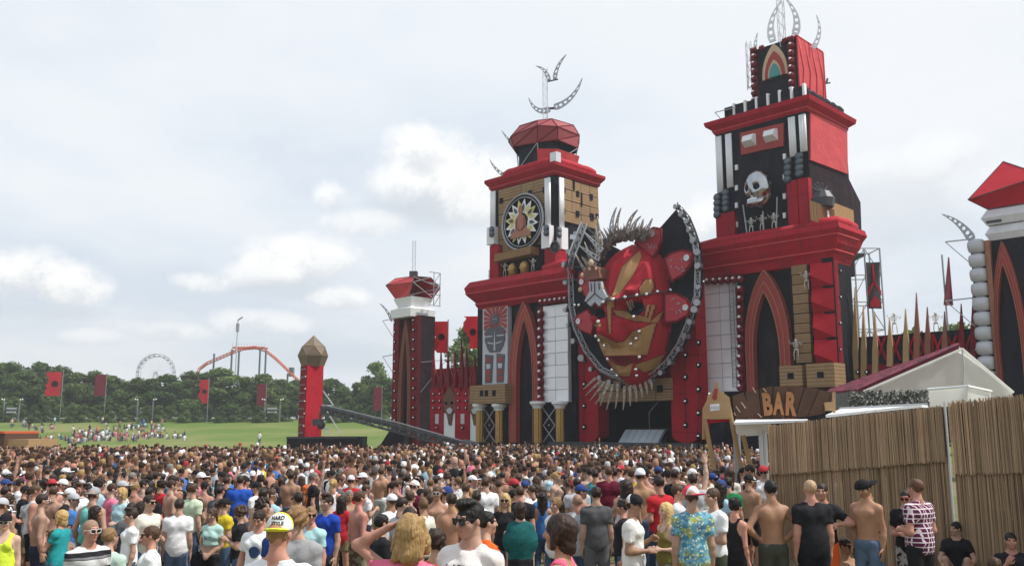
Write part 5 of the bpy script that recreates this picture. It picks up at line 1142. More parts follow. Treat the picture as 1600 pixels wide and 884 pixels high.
def shrubs():
    for i in range(32):
        px = -6 + i * 19.5
        if 455 < px < 505: continue
        Y = 186 + (i % 3) * 2.; p = at(px, 640, Y); z = gz(p.x, Y); root = thing('shrub', (p.x, Y, z), '%s low dark shrub from the left along the foot of the treeline' % NUM[i], 'shrub', 'shrubs under the treeline')
        cm = TV[i % 6][1]; o = bpy.data.objects.new('foliage', cm); C.objects.link(o); o.parent = root; o.scale = (.42, .4, .36); o.location = (0, 0, -.9)
shrubs()
# ---- reed fence ---------------------------------------------------------------------
def reed_fence():
    m = mat('reeds', (.5, .5, .5), .85, var=.12, vscale=3, kind='attr'); rg = random.Random(3)
    A, B_, D_ = at(1204, 700, 18.6), at(1479, 700, 15.3), at(1640, 700, 13.6); D_ = D_ + (D_ - B_) * 1.6
    root = thing('reed_fence', (B_.x, B_.y, gz(B_.x, B_.y)), 'tall brown reed mat fence beside the bar', 'fence')
    def matp(P0, P1, top0, top1, bot0, bot1, o, tint, nm='reed_mat', seed=1):
        rg = random.Random(seed); d = (P1 - P0); d.z = 0; L = d.length; d.normalize(); n = V3((d.y, -d.x, 0)); vs = []; fs = []; cl = []; x = 0.
        while x < L:
            w = rg.uniform(.010, .022); f = x / L; lean = rg.uniform(-.015, .015); zt = top0 + (top1 - top0) * f + rg.uniform(-.035, .015); zb = bot0 + (bot1 - bot0) * f + rg.uniform(-.02, .02)
            oo = o + rg.uniform(-.008, .012) + .012 * math.sin(x * 4.); c = P0 + d * x + n * oo; k = rg.uniform(.6, 1.3) * (1 + .10 * math.sin(x * 2.3 + seed) + .06 * math.sin(x * 9)); k = .5 if rg.random() < .05 else k
            b = len(vs)
            for z, ln in ((zb, 0), (zt, lean)):
                q = c + d * ln; vs += [(q.x, q.y, z), (q.x + d.x * w / 2 + n.x * w * .6, q.y + d.y * w / 2 + n.y * w * .6, z), (q.x + d.x * w, q.y + d.y * w, z), (q.x + d.x * w / 2 - n.x * w * .6, q.y + d.y * w / 2 - n.y * w * .6, z)]
            fs += [(b, b + 1, b + 5, b + 4), (b + 1, b + 2, b + 6, b + 5), (b + 2, b + 3, b + 7, b + 6), (b + 3, b, b + 4, b + 7), (b + 4, b + 5, b + 6, b + 7)]; cl += [(tint[0] * k, tint[1] * k, tint[2] * k, 1)] * 8; x += w * .86
        mb = MB(); mb.add(vs, fs); ob = mb.build(nm, m, root, kind='stuff'); at_ = ob.data.color_attributes.new('col', 'FLOAT_COLOR', 'POINT'); at_.data.foreach_set('color', [c for q in cl for c in q]); return ob
    z = lambda px, py, P: at(px, py, P.y).z
    ta, tb = z(1204, 664, A), z(1479, 633, B_); ja, jb = z(1204, 742, A), z(1479, 720, B_)
    t1, t2, t3 = (.45, .315, .195), (.40, .275, .168), (.22, .15, .09)
    for i in range(3):
        f0, f1 = i / 3, (i + 1) / 3; P0, P1 = A.lerp(B_, f0), A.lerp(B_, f1); lr = lambda a, b, f: a + (b - a) * f
        matp(P0, P1, lr(ta, tb, f0), lr(ta, tb, f1) + .02 * (i == 1), lr(ja, jb, f0), lr(ja, jb, f1), .06, t1, seed=i); matp(P0, P1, lr(ta, tb, f0) - .03, lr(ta, tb, f1) - .03, gz(P0.x, P0.y) - .2, gz(P1.x, P1.y) - .2, -.03, t3, seed=i + 31); matp(P0, P1, lr(ta, tb, f0) - .05, lr(ta, tb, f1) - .05, gz(P0.x, P0.y) - .2, gz(P1.x, P1.y) - .2, -.045, t3, seed=i + 41); matp(P0, P1, lr(ja, jb, f0) + .1, lr(ja, jb, f1) + .1, gz(P0.x, P0.y) - .2, gz(P1.x, P1.y) - .2, .0, t2, seed=i + 7)
    E = B_ + (D_ - B_).normalized() * .13
    tc, td = z(1482, 627, E), z(1482, 627, E) + .24; jc, jd = z(1482, 722, E), z(1482, 722, E) + .06
    for k in (51, 52): matp(E, D_, tc - .04, td - .04, gz(E.x, E.y) - .2, gz(D_.x, D_.y) - .2, -.03 - .015 * (k - 51), t3, seed=k)
    matp(E, D_, tc, td, jc - .2, jd + .05, .05, t1, seed=21); G0 = E.lerp(D_, .12); matp(G0, D_, jd + .0, jd - .02, gz(E.x, E.y) - .2, gz(D_.x, D_.y) - .2, .0, t2, seed=22); matp(E, G0, jc + .1, jc + .1, gz(E.x, E.y) - .2, gz(E.x, E.y) - .2, .01, t2, seed=23)
    for P, nm in ((A, 0), (B_.lerp(E, .5), 1), (A.lerp(B_, .5) + V3((.05, .08, 0)), 2)):
        b = MB(); zt = (ta, tb + .06, (ta + tb) / 2 - .05)[nm]; b.tube([(P.x, P.y + .06, gz(P.x, P.y) - .3), (P.x, P.y + .06, zt)], .022, 8); b.build('post', lightsteel if nm == 1 else tan, root)
    b = MB(); d = (B_ - A); n = V3((d.y, -d.x, 0)).normalized()
    for (P0, P1, z0, z1) in ((A, B_, ta - .12, tb - .12), (A, B_, ja + .12, jb + .12), (E, D_, tc - .12, td - .12)): b.tube([V3((P0.x, P0.y, z0)) - n * .05, V3((P1.x, P1.y, z1)) - n * .05], .02, 5)
    b.build('rail', tan, root)
reed_fence()
# ---- bar stall ---------------------------------------------------------------------
def text_mesh(s, size, ext, bold=True, space=1.0):
    c = bpy.data.curves.new('t', 'FONT'); c.body = s; c.size = size; c.extrude = ext; c.align_x = 'CENTER'; c.align_y = 'CENTER'; c.offset = size * (.05 if len(s) == 1 else .03) if bold else 0; c.space_character = space; c.resolution_u = 3
    o = bpy.data.objects.new('t', c); C.objects.link(o); dg = bpy.context.evaluated_depsgraph_get(); dg.update(); me = bpy.data.meshes.new_from_object(o.evaluated_get(dg)); bpy.data.objects.remove(o); return me
def z7(x, y): return (1080 + x / 3.077, 540 + y / 3.077)
def bar_stall():
    Y = 21.5; W = Wall((at(1225, 630, Y).x, Y), (-.22, -1)); p = W.pt(1225, 650)
    root = thing('bar_stall', (p.x, p.y, gz(p.x, p.y)), 'wooden bar stall with fanned plank sign above the reed fence', 'bar')
    fan = [((196, 240), (196, 345)), ((245, 222), (232, 348)), ((300, 207), (330, 345)), ((390, 196), (380, 345)), ((470, 192), (430, 345)), ((540, 197), (490, 345)), ((610, 205), (545, 340)), ((690, 222), (640, 330))]
    fan = [((196, 242), (205, 350)), ((255, 225), (300, 348)), ((325, 208), (340, 348)), ((395, 196), (385, 348)), ((470, 193), (440, 348)), ((545, 198), (500, 345)), ((615, 205), (560, 340)), ((690, 222), (645, 325))]
    for i in range(7):
        (a, b_), (c_, d_) = fan[i], fan[i + 1]; q = [W.uv(*z7(*p_)) for p_ in (a, c_, d_, b_)]; s = .012
        q = [(q[0][0] + s, q[0][1] + random.uniform(-.02, .02)), (q[1][0] - s, q[1][1] + random.uniform(-.02, .02)), (q[2][0] - s, q[2][1]), (q[3][0] + s, q[3][1])]
        o1 = .0 + .025 * (i % 2); b = MB(); W.prism(b, q[::-1], o1 - .05, o1); b.build('sign_plank', darkwood, root)
    for i, (ch, x0, x1, y0, y1) in enumerate((('B', 345, 390, 225, 335), ('A', 392, 446, 222, 332), ('R', 455, 508, 222, 336))):
        me = text_mesh(ch, 1., .08); xs = [v.co.x for v in me.vertices]; ys = [v.co.y for v in me.vertices]; t0, t1, z0, z1 = W.rect(*z7(x0, y0), *z7(x1, y1), .1)
        me.materials.append(mat('letter_wood', (.29, .13, .05), .7, var=.25, vscale=8)); o = bpy.data.objects.new('letter', me); C.objects.link(o); o.parent = root; L = ROOT(root)
        sx, sy = (t1 - t0) / (max(xs) - min(xs)), (z1 - z0) / (max(ys) - min(ys)); q = W.P((t0 + t1) / 2, (z0 + z1) / 2, .09); o.location = q - V3(L); o.rotation_euler = (R(90), R((-4, 2, 5)[i]), W.ang); o.scale = (sx, sy, .6)
        for v in me.vertices: v.co.x -= (max(xs) + min(xs)) / 2; v.co.y -= (max(ys) + min(ys)) / 2
    for q in (((295, 200), (310, 225)), ((345, 203), (362, 222)), ((240, 270), (262, 300)), ((215, 290), (235, 318)), ((205, 320), (215, 335)), ((320, 325), (340, 345))):
        b = MB(); b.bar(W.pt(*z7(*q[0]), .05), W.pt(*z7(*q[1]), .05), .016); b.build('pale_stick', beige, root)
    b = MB(); W.poly(b, [z7(678, 222), z7(694, 222), z7(694, 322), z7(680, 318)][::-1], -.05, .06); b.build('edge_board', tan, root)
    b = MB(); W.poly(b, [z7(640, 272), z7(680, 268), z7(680, 312), z7(645, 312)][::-1], .0, .1); b.build('edge_board', tan, root)
    # flat pale roof and valance, silver posts
    b = MB(); q = [W.pt(*z7(205, 368), 2.0), W.pt(*z7(560, 356), 2.0), W.pt(*z7(560, 352), .1), W.pt(*z7(215, 354), .1)]; b.extr(q, (0, 0, -.05)); b.build('roof_sheet', white, root)
    b = MB(); W.poly(b, [z7(212, 372), z7(385, 372), z7(385, 420), z7(330, 430), z7(250, 435), z7(215, 420)][::-1], .3, .34); b.build('valance', tarp, root)
    for x in (335, 354): 
        t, z = W.uv(*z7(x, 430), .3); zb = gz(W.P(t, 0, .3).x, W.P(t, 0, .3).y); b = MB(); b.tube([W.P(t, zb, .3), W.P(t, z + .1, .3)], .055, 8); b.build('roof_post', lightsteel, root)
    for x in (212, 225): t, z = W.uv(*z7(x, 430), -1.2); b = MB(); b.tube([W.P(t, 0, -1.2), W.P(t, z + .1, -1.2)], .06, 8); b.build('roof_post', steel, root)
    # slanting wooden poles
    for a, c_ in (((65, 355), (112, 600)), ((180, 290), (262, 700)), ((250, 430), (298, 640))):
        p0 = W.pt(*z7(*a), .5); p1 = W.pt(*z7(*c_), .5); e = p0 + (p1 - p0) * ((p0.z - gz(p1.x, p1.y)) / (p0.z - p1.z)); b = MB(); b.tube([p0, e], .055, 7); b.build('slanting_pole', tan, root)
    sg = thing('wooden_sign', W.pt(*z7(120, 350), .6), 'pale plywood bottle-shaped sign with white label left of the bar sign', 'sign')
    pl = [(58, 352), (55, 300), (75, 262), (78, 240), (98, 222), (112, 214), (116, 178), (122, 170), (130, 180), (132, 214), (150, 222), (185, 248), (190, 285), (196, 352)]
    b = MB(); W.poly(b, [z7(*q) for q in pl][::-1], .5, .56); bd = b.build('board', tan, sg)
    b = MB(); W.poly(b, [z7(*q) for q in ((90, 282), (135, 278), (137, 308), (92, 314))][::-1], .56, .575); lab = b.build('label', white, bd)
    for i in range(4): b = MB(); x = 94 + i * 11; W.poly(b, [z7(*q) for q in ((x, 290), (x + 8, 288), (x + 8, 304), (x, 306))][::-1], .575, .58); b.build('label_mark', greywhite, lab)
    b = MB(); W.poly(b, [z7(*q) for q in ((100, 250), (112, 205), (128, 205), (124, 255), (112, 262))][::-1], .56, .575); b.build('painted_swirl', brickred, bd)
    b = MB(); W.poly(b, [z7(*q) for q in ((75, 358), (190, 350), (190, 362), (78, 372))][::-1], .45, .5); b.build('red_trim', redlit, bd)
    for a, c_ in (((62, 300), (60, 450)), ((85, 360), (150, 355))): b = MB(); b.bar(W.pt(*z7(*a), .47), W.pt(*z7(*c_), .47), .04); b.build('batten', tan, sg)
bar_stall()
def tent():
    Y = 29.; P = lambda px, py, y=Y: at(px, py, y); ap = P(1502, 546); l = P(1345, 614); r = P(1582, 614); root = thing('party_tent', (ap.x, Y, 0), 'white gabled tent with crimson scaled roof behind the reed fence', 'tent')
    n = 14; vs = []; fs = []
    mid = [P(1345 + (1582 - 1345) * i / n, 616) for i in range(n + 1)]; b = MB()
    for i in range(n + 1):
        t = mid[i]; f = i / n; k = (1502 - 1345) / (1582 - 1345); zt = l.z + (ap.z - l.z) * (f / k if f < k else (1 - f) / (1 - k)); dy = .06 * math.sin(i * 1.7)
        vs += [(t.x, Y + dy, t.z - .1), (t.x, Y - dy * .5, zt)]
    fs = [(2 * i, 2 * i + 2, 2 * i + 3, 2 * i + 1) for i in range(n)]; b.add(vs, fs); b.build('gable_sheet', tarp, root, True)
    b = MB(); b.tube([ap + V3((0, -.06, 0)), P(1504, 575) + V3((.02, -.06, 0)), P(1503, 615) + V3((0, -.06, 0))], .03, 5); b.build('gable_seam', greywhite, root)
    for a, c_ in ((l, ap), (ap, r)): b = MB(); b.bar(a + V3((0, -.05, .02)), c_ + V3((0, -.05, .02)), .05); b.build('gable_edge', tarp, root)
    # left roof slope, covered in overlapping scales
    a0, a1, b1, b0 = P(1346, 612) + V3((0, .14, .1)), ap + V3((0, .14, .16)), P(1490, 543, 38), P(1292, 612, 38)
    b = MB(); b.extr([a0, a1, b1, b0], (0, 0, -.12)); rf = b.build('roof', purplered, root)
    mb = MB(); rg = random.Random(9); nrm = (a1 - a0).cross(b0 - a0).normalized(); nrm = nrm if nrm.z > 0 else -nrm
    for i in range(46):
        for j in range(34):
            f, g = (i + .5 * (j % 2)) / 46, j / 34; p = a0.lerp(a1, f).lerp(b0.lerp(b1, f), g); du = (a1 - a0).normalized() * .10; dv = (b0 - a0).normalized() * .2; up = nrm * rg.uniform(.03, .1)
            mb.add([p - du - dv * .5 + nrm * .02, p + du - dv * .5 + nrm * .02, p + du * .7 + dv * .6 + up, p - du * .7 + dv * .6 + up], [(0, 1, 2, 3)], rg.randrange(3))
    mb.build('roof_scales', [purplered, mat('pink_scales', (.16, .018, .038), .65, var=.3, vscale=5), mat('plum_scales', (.06, .006, .018), .6)], rf, kind='stuff')
    b = MB(); q = [ap + V3((0, .14, .12)), r + V3((.05, .14, .06)), P(1572, 614, 38), b1]; b.extr(q, (0, 0, -.1)); b.build('roof_back', tarp, root)
    for x in (1349, 1502, 1580): b = MB(); q = P(x, 616); b.tube([(q.x, Y + .1, 0), (q.x, Y + .1, q.z)], .05, 6); b.build('leg', lightsteel, root)
    g = thing('white_canopy', P(1500, 640, 27), 'low white canopy edge beneath the tent gable', 'canopy')
    b = MB(); b.extr([P(1450, 609, 27), P(1512, 604, 26), P(1512, 634, 26), P(1450, 636, 27)][::-1], (0, .1, 0)); b.build('front_sheet', tarp, g); b = MB(); b.extr([P(1512, 604, 26), P(1548, 612, 27.5), P(1548, 634, 27.5), P(1512, 634, 26)][::-1], (0, .1, 0)); b.build('side_sheet', tarp, g)
    b = MB(); b.tube([P(1450, 608, 26.9), P(1512, 603, 25.9), P(1549, 611, 27.4)], .04, 6); b.build('edge_roll', white, g)
    c = thing('net_covered_crate', P(1390, 640, 25), 'grey camouflage-netted box in front of the crimson tent roof', 'crate'); b = MB(); l, r_ = P(1326, 620, 25), P(1450, 620, 25); zt, zb = P(1390, 610, 25).z, P(1390, 640, 25).z
    n = 24; rg = random.Random(2); vs = []
    b.box((l.x, 25, zb - .3), (r_.x, 26.4, zt - .04)); b.build('box', camo, c)
    mb = MB()
    for i in range(900):
        x = rg.uniform(l.x, r_.x); z = rg.uniform(zb - .1, zt); s = rg.uniform(.02, .05); y = 25 - rg.uniform(.01, .05); mb.add([(x - s, y, z), (x, y - .02, z - s), (x + s, y, z + s * .3), (x, y - .01, z + s)], [(0, 1, 2, 3)], rg.randrange(3))
    mb.build('netting', [camo, mat('net_pale', (.30, .30, .27), .9), mat('net_dark', (.04, .045, .04), .9)], c, kind='stuff')
    d = thing('flat_roof', P(1370, 640, 22), 'low pale flat roof between the bar sign and the netted box', 'roof'); b = MB(); b.extr([P(1290, 648, 20.5), P(1440, 632, 20.5), P(1450, 633, 23), P(1312, 639, 23)], (0, 0, -.06)); b.build('sheet', white, d); b = MB(); b.extr([P(1312, 636, 23), P(1450, 629, 23), P(1450, 636, 23), P(1312, 644, 23)][::-1], (0, .08, 0)); b.build('fascia', steel, d)
    for x in (1320, 1440): q = P(x, 640, 22.6); b = MB(); b.tube([(q.x, q.y, 0), (q.x, q.y, q.z - .02)], .05, 6); b.build('post', steel, d)
tent()
# ------------------------------------------------------------------ people: smooth blended volumes turned into one surface
class Field:
    def __init__(s, lo, hi, h):
        s.lo = np.array(lo, np.float32); s.h = h; n = np.ceil((np.array(hi) - s.lo) / h).astype(int) + 1
        s.ax = [s.lo[i] + h * np.arange(n[i], dtype=np.float32) for i in range(3)]; s.F = np.full(n, .3, np.float32)
    def _sl(s, lo, hi, m):
        r = []
        for i in range(3):
            a = max(0, int((lo[i] - m - s.lo[i]) / s.h)); b = min(len(s.ax[i]), int((hi[i] + m - s.lo[i]) / s.h) + 2)
            if b <= a: return None
            r.append(slice(a, b))
        return tuple(r)
    def _pts(s, sl): return s.ax[0][sl[0]][:, None, None], s.ax[1][sl[1]][None, :, None], s.ax[2][sl[2]][None, None, :]
    def _put(s, sl, d, k, sub=False):
        f = s.F[sl]
        if sub: d = -d; s.F[sl] = np.maximum(f, d) + np.maximum(k - np.abs(f - d), 0) ** 2 / (4 * k)
        else: s.F[sl] = np.minimum(f, d) - np.maximum(k - np.abs(f - d), 0) ** 2 / (4 * k)
    def cap(s, a, b, ra, rb, k=.03, sub=False):
        a, b = np.array(a, np.float32), np.array(b, np.float32); R_ = max(ra, rb); sl = s._sl(np.minimum(a, b) - R_, np.maximum(a, b) + R_, k + .05)
        if sl is None: return s
        X, Y, Z = s._pts(sl); ba = b - a; L = float(ba @ ba) + 1e-9
        t = np.clip(((X - a[0]) * ba[0] + (Y - a[1]) * ba[1] + (Z - a[2]) * ba[2]) / L, 0, 1)
        d = np.sqrt((X - a[0] - t * ba[0]) ** 2 + (Y - a[1] - t * ba[1]) ** 2 + (Z - a[2] - t * ba[2]) ** 2) - (ra + (rb - ra) * t); s._put(sl, d, k, sub); return s
    def ell(s, c, r, k=.03, sub=False, M=None):
        c = np.array(c, np.float32); r = np.array(r, np.float32); R_ = r if M is None else np.full(3, r.max()); sl = s._sl(c - R_, c + R_, k + .05)
        if sl is None: return s
        X, Y, Z = s._pts(sl); X, Y, Z = X - c[0], Y - c[1], Z - c[2]
        if M is not None: X, Y, Z = (X * M[0][0] + Y * M[1][0] + Z * M[2][0]), (X * M[0][1] + Y * M[1][1] + Z * M[2][1]), (X * M[0][2] + Y * M[1][2] + Z * M[2][2])
        k0 = np.sqrt((X / r[0]) ** 2 + (Y / r[1]) ** 2 + (Z / r[2]) ** 2); k1 = np.sqrt((X / r[0] ** 2) ** 2 + (Y / r[1] ** 2) ** 2 + (Z / r[2] ** 2) ** 2) + 1e-6
        s._put(sl, k0 * (k0 - 1) / k1, k, sub); return s
    def cut(s, p, n, keep=None):
        "remove what lies on the side n points to"
        n = np.array(n, np.float32); n /= np.linalg.norm(n); X, Y, Z = s._pts((slice(None),) * 3); d = (X - p[0]) * n[0] + (Y - p[1]) * n[1] + (Z - p[2]) * n[2]
        s.F = np.maximum(s.F, d if keep is None else np.where(keep(X, Y, Z), d, -1)); return s
    def wave(s, amp, fx, fy, fz, ph=0.):
        X, Y, Z = s._pts((slice(None),) * 3); s.F = s.F + amp * (np.sin(X * fx + Z * fz * .6 + ph) * np.sin(Y * fy + 1.3 * ph + 1) + .8 * np.sin(Z * fz + X * fx * .7 + ph * 2) * np.cos(X * fx * .6 - Y * fy * .5)).astype(np.float32); return s
    def strands(s, amp, n, drift=20.):
        X, Y, Z = s._pts((slice(None),) * 3); a = np.arctan2(X, -Y + .02); s.F = s.F + amp * (np.sin(a * n + Z * drift) + .6 * np.sin(a * n * 2.3 - Z * drift * 1.7 + 1)).astype(np.float32); return s
    def mesh(s):
        F = s.F.copy(); F[0], F[-1], F[:, 0], F[:, -1], F[:, :, 0], F[:, :, -1] = (.3,) * 6
        I = F < 0; nx, ny, nz = F.shape
        c = np.zeros((nx - 1, ny - 1, nz - 1), np.int8)
        for i in (0, 1):
            for j in (0, 1):
                for k in (0, 1): c += I[i:nx - 1 + i, j:ny - 1 + j, k:nz - 1 + k]
        act = np.argwhere((c > 0) & (c < 8))
        idm = -np.ones(c.shape, np.int32); idm[tuple(act.T)] = np.arange(len(act))
        acc = np.zeros((len(act), 3)); cnt = np.zeros(len(act))
        for ax in range(3):
            for o1 in (0, 1):
                for o2 in (0, 1):
                    off = [0, 0, 0]; oth = [i for i in range(3) if i != ax]; off[oth[0]] = o1; off[oth[1]] = o2
                    A = act + off; Bq = A.copy(); Bq[:, ax] += 1; fa, fb = F[tuple(A.T)], F[tuple(Bq.T)]; m = (fa < 0) != (fb < 0)
                    t = fa[m] / (fa[m] - fb[m]); q = A[m].astype(float); q[:, ax] += t; acc[m] += q; cnt[m] += 1
        V = s.lo + (acc / np.maximum(cnt, 1)[:, None]) * s.h; fs = []
        for ax in range(3):
            sa = [slice(0, None)] * 3; sb = [slice(0, None)] * 3; sa[ax] = slice(0, -1); sb[ax] = slice(1, None); d = I[tuple(sa)] != I[tuple(sb)]; E = np.argwhere(d); u, v = (ax + 1) % 3, (ax + 2) % 3
            ins = I[tuple(E.T)]
            def g(a, b_): q = E.copy(); q[:, u] -= a; q[:, v] -= b_; return idm[tuple(q.T)]
            Q = np.stack([g(1, 1), g(0, 1), g(0, 0), g(1, 0)], 1); Q[~ins] = Q[~ins][:, ::-1]; fs.append(Q)
        return V, np.concatenate(fs)
def to_mesh(name, parts, mats_, tint=None):
    vs, fs, n = [], [], 0
    for V, f in parts: vs.append(V); fs.append(f + n); n += len(V)
    V = np.concatenate(vs).astype(np.float32); f = np.concatenate(fs).astype(np.int32); me = bpy.data.meshes.new(name)
    me.vertices.add(len(V)); me.vertices.foreach_set('co', V.ravel()); me.loops.add(f.size); me.loops.foreach_set('vertex_index', f.ravel()); me.polygons.add(len(f)); me.polygons.foreach_set('loop_start', np.arange(0, f.size, 4, dtype=np.int32)); me.polygons.foreach_set('loop_total', np.full(len(f), 4, np.int32)); me.polygons.foreach_set('use_smooth', np.ones(len(f), bool)); me.update(calc_edges=True)
    for m in mats_: me.materials.append(m)
    if tint is not None: a = me.color_attributes.new('tint', 'FLOAT_COLOR', 'POINT'); a.data.foreach_set('color', np.concatenate([tint, np.ones((len(V), 1))], 1).astype(np.float32).ravel())
    return me
def rotm(yaw, pitch, roll=0.):
    return np.array(Matrix.Rotation(R(yaw), 3, 'Z') @ Matrix.Rotation(R(pitch), 3, 'X') @ Matrix.Rotation(R(roll), 3, 'Y'))
_head = {}
def head_geo(sex, h=.0095):
    "head in its own frame, facing -Y, with the matching colour tint"
    if (sex, h) in _head: return _head[(sex, h)]
    f = Field((-.12, -.15, -.2), (.12, .14, .14), h); w = 1. if sex == 'm' else .94; e = lambda c, r, k=.03, sub=False: f.ell(c, r, k, sub)
    e((0, .018, .028), (.076 * w, .096, .090)); e((0, -.022, -.045), (.056 * w, .066, .074)); f.ell((0, -.062, -.094), (.026, .024, .022), .03)
    f.cap((-.036, -.078, .030), (.036, -.078, .030), .013, .013, .02)
    for s_ in (-1, 1): e((s_ * .040, -.058, -.022), (.024, .030, .028)); e((s_ * .033, -.104, .010), (.017, .018, .011), .012, True); e((s_ * .079 * w, .008, -.006), (.010, .022, .031), .008)
    f.cap((0, -.088, .016), (0, -.110, -.026), .010, .0145, .016); f.cap((-.020, -.084, -.060), (.020, -.084, -.060), .0085, .0085, .012); e((0, -.1, -.049), (.03, .006, .003), .006, True)
    f.cap((0, .016, -.05), (0, .03, -.2), .054 * (1 if sex == 'm' else .85), .057 * (1 if sex == 'm' else .85), .03)
    V, q = f.mesh(); t = np.ones((len(V), 3)); x, y, z = np.abs(V[:, 0]), V[:, 1], V[:, 2]
    fr = y < -.06; t[fr & (((x - .033) / .016) ** 2 + ((z - .009) / .009) ** 2 < 1)] = (.16, .13, .12); t[fr & (x > .010) & (x < .054) & (np.abs(z - .031 + (x - .03) * .1) < .006)] = (.30, .26, .24)
    t[fr & (x < .024) & (np.abs(z + .060) < .010)] = (.95, .68, .66); _head[(sex, h)] = (V, q, t); return V, q, t
_hand = {}
def hand_geo(kind, h=.0095):
    if (kind, h) in _hand: return _hand[(kind, h)]
    f = Field((-.03, -.075, -.06), (.2, .075, .06), h); f.cap((-.02, 0, 0), (.02, 0, 0), .026, .027, .02); f.ell((.055, 0, 0), (.05, .042, .017), .02); cur = {'relaxed': .55, 'open': .06, 'grip': 1.15}[kind]; sp = .16 if kind == 'open' else .04
    for i, (y, L) in enumerate(((.030, .075), (.010, .084), (-.011, .078), (-.031, .060))):
        p = np.array([.092 - abs(i - 1.2) * .004, y, 0.]); a = cur * .35; yaw = (y / .03) * sp
        for k, fr in enumerate((.45, .32, .26)):
            d = np.array([math.cos(a) * math.cos(yaw), math.sin(yaw), -math.sin(a)]); n = p + d * L * fr; f.cap(p, n, .0098 - .001 * k, .0092 - .001 * k, .006); p = n; a += cur * .75
    a = np.array([.025, .034, -.004]); b = np.array([.058, .062 + (.015 if kind == 'open' else 0), -.018]); c = b + np.array([.034, .010 if kind == 'open' else -.008, -.012]); f.cap(a, b, .016, .0125, .012); f.cap(b, c, .0115, .0095, .008)
    _hand[(kind, h)] = f.mesh(); return _hand[(kind, h)]
ARMS = {'down': ((.12, .10, -1), (.04, -.22, -1), 'relaxed'), 'loose': ((.3, .12, -1), (.02, -.45, -1), 'relaxed'), 'hold': ((.16, .10, -1), (-.42, -.95, .05), 'grip'), 'phone': ((.18, -.12, -1), (-.52, -.80, .55), 'grip'), 'cross': ((.18, -.12, -1), (-1, -.42, .14), 'relaxed'),
        'hip': ((.62, .22, -.8), (-.72, -.3, -.62), 'relaxed'), 'up': ((.25, -.20, 1), (.0, -.12, 1), 'open'), 'upout': ((.75, -.25, .6), (.12, -.1, 1), 'open'), 'head': ((.80, -.22, .52), (-.80, .10, .42), 'open'), 'mouth': ((.18, -.5, -.85), (-.55, -.35, .95), 'grip'), 'clasp': ((.20, .04, -1), (-.62, -.62, -.55), 'grip'),
        'shoulder': ((.9, -.35, -.1), (.5, -.85, .1), 'relaxed'), 'knee': ((.35, -.45, -.85), (-.15, -.9, -.25), 'relaxed'), 'back': ((.25, .3, -1), (-.5, .25, -.6), 'relaxed'), 'elbowout': ((.75, -.05, -.55), (-.75, -.5, -.05), 'grip')}
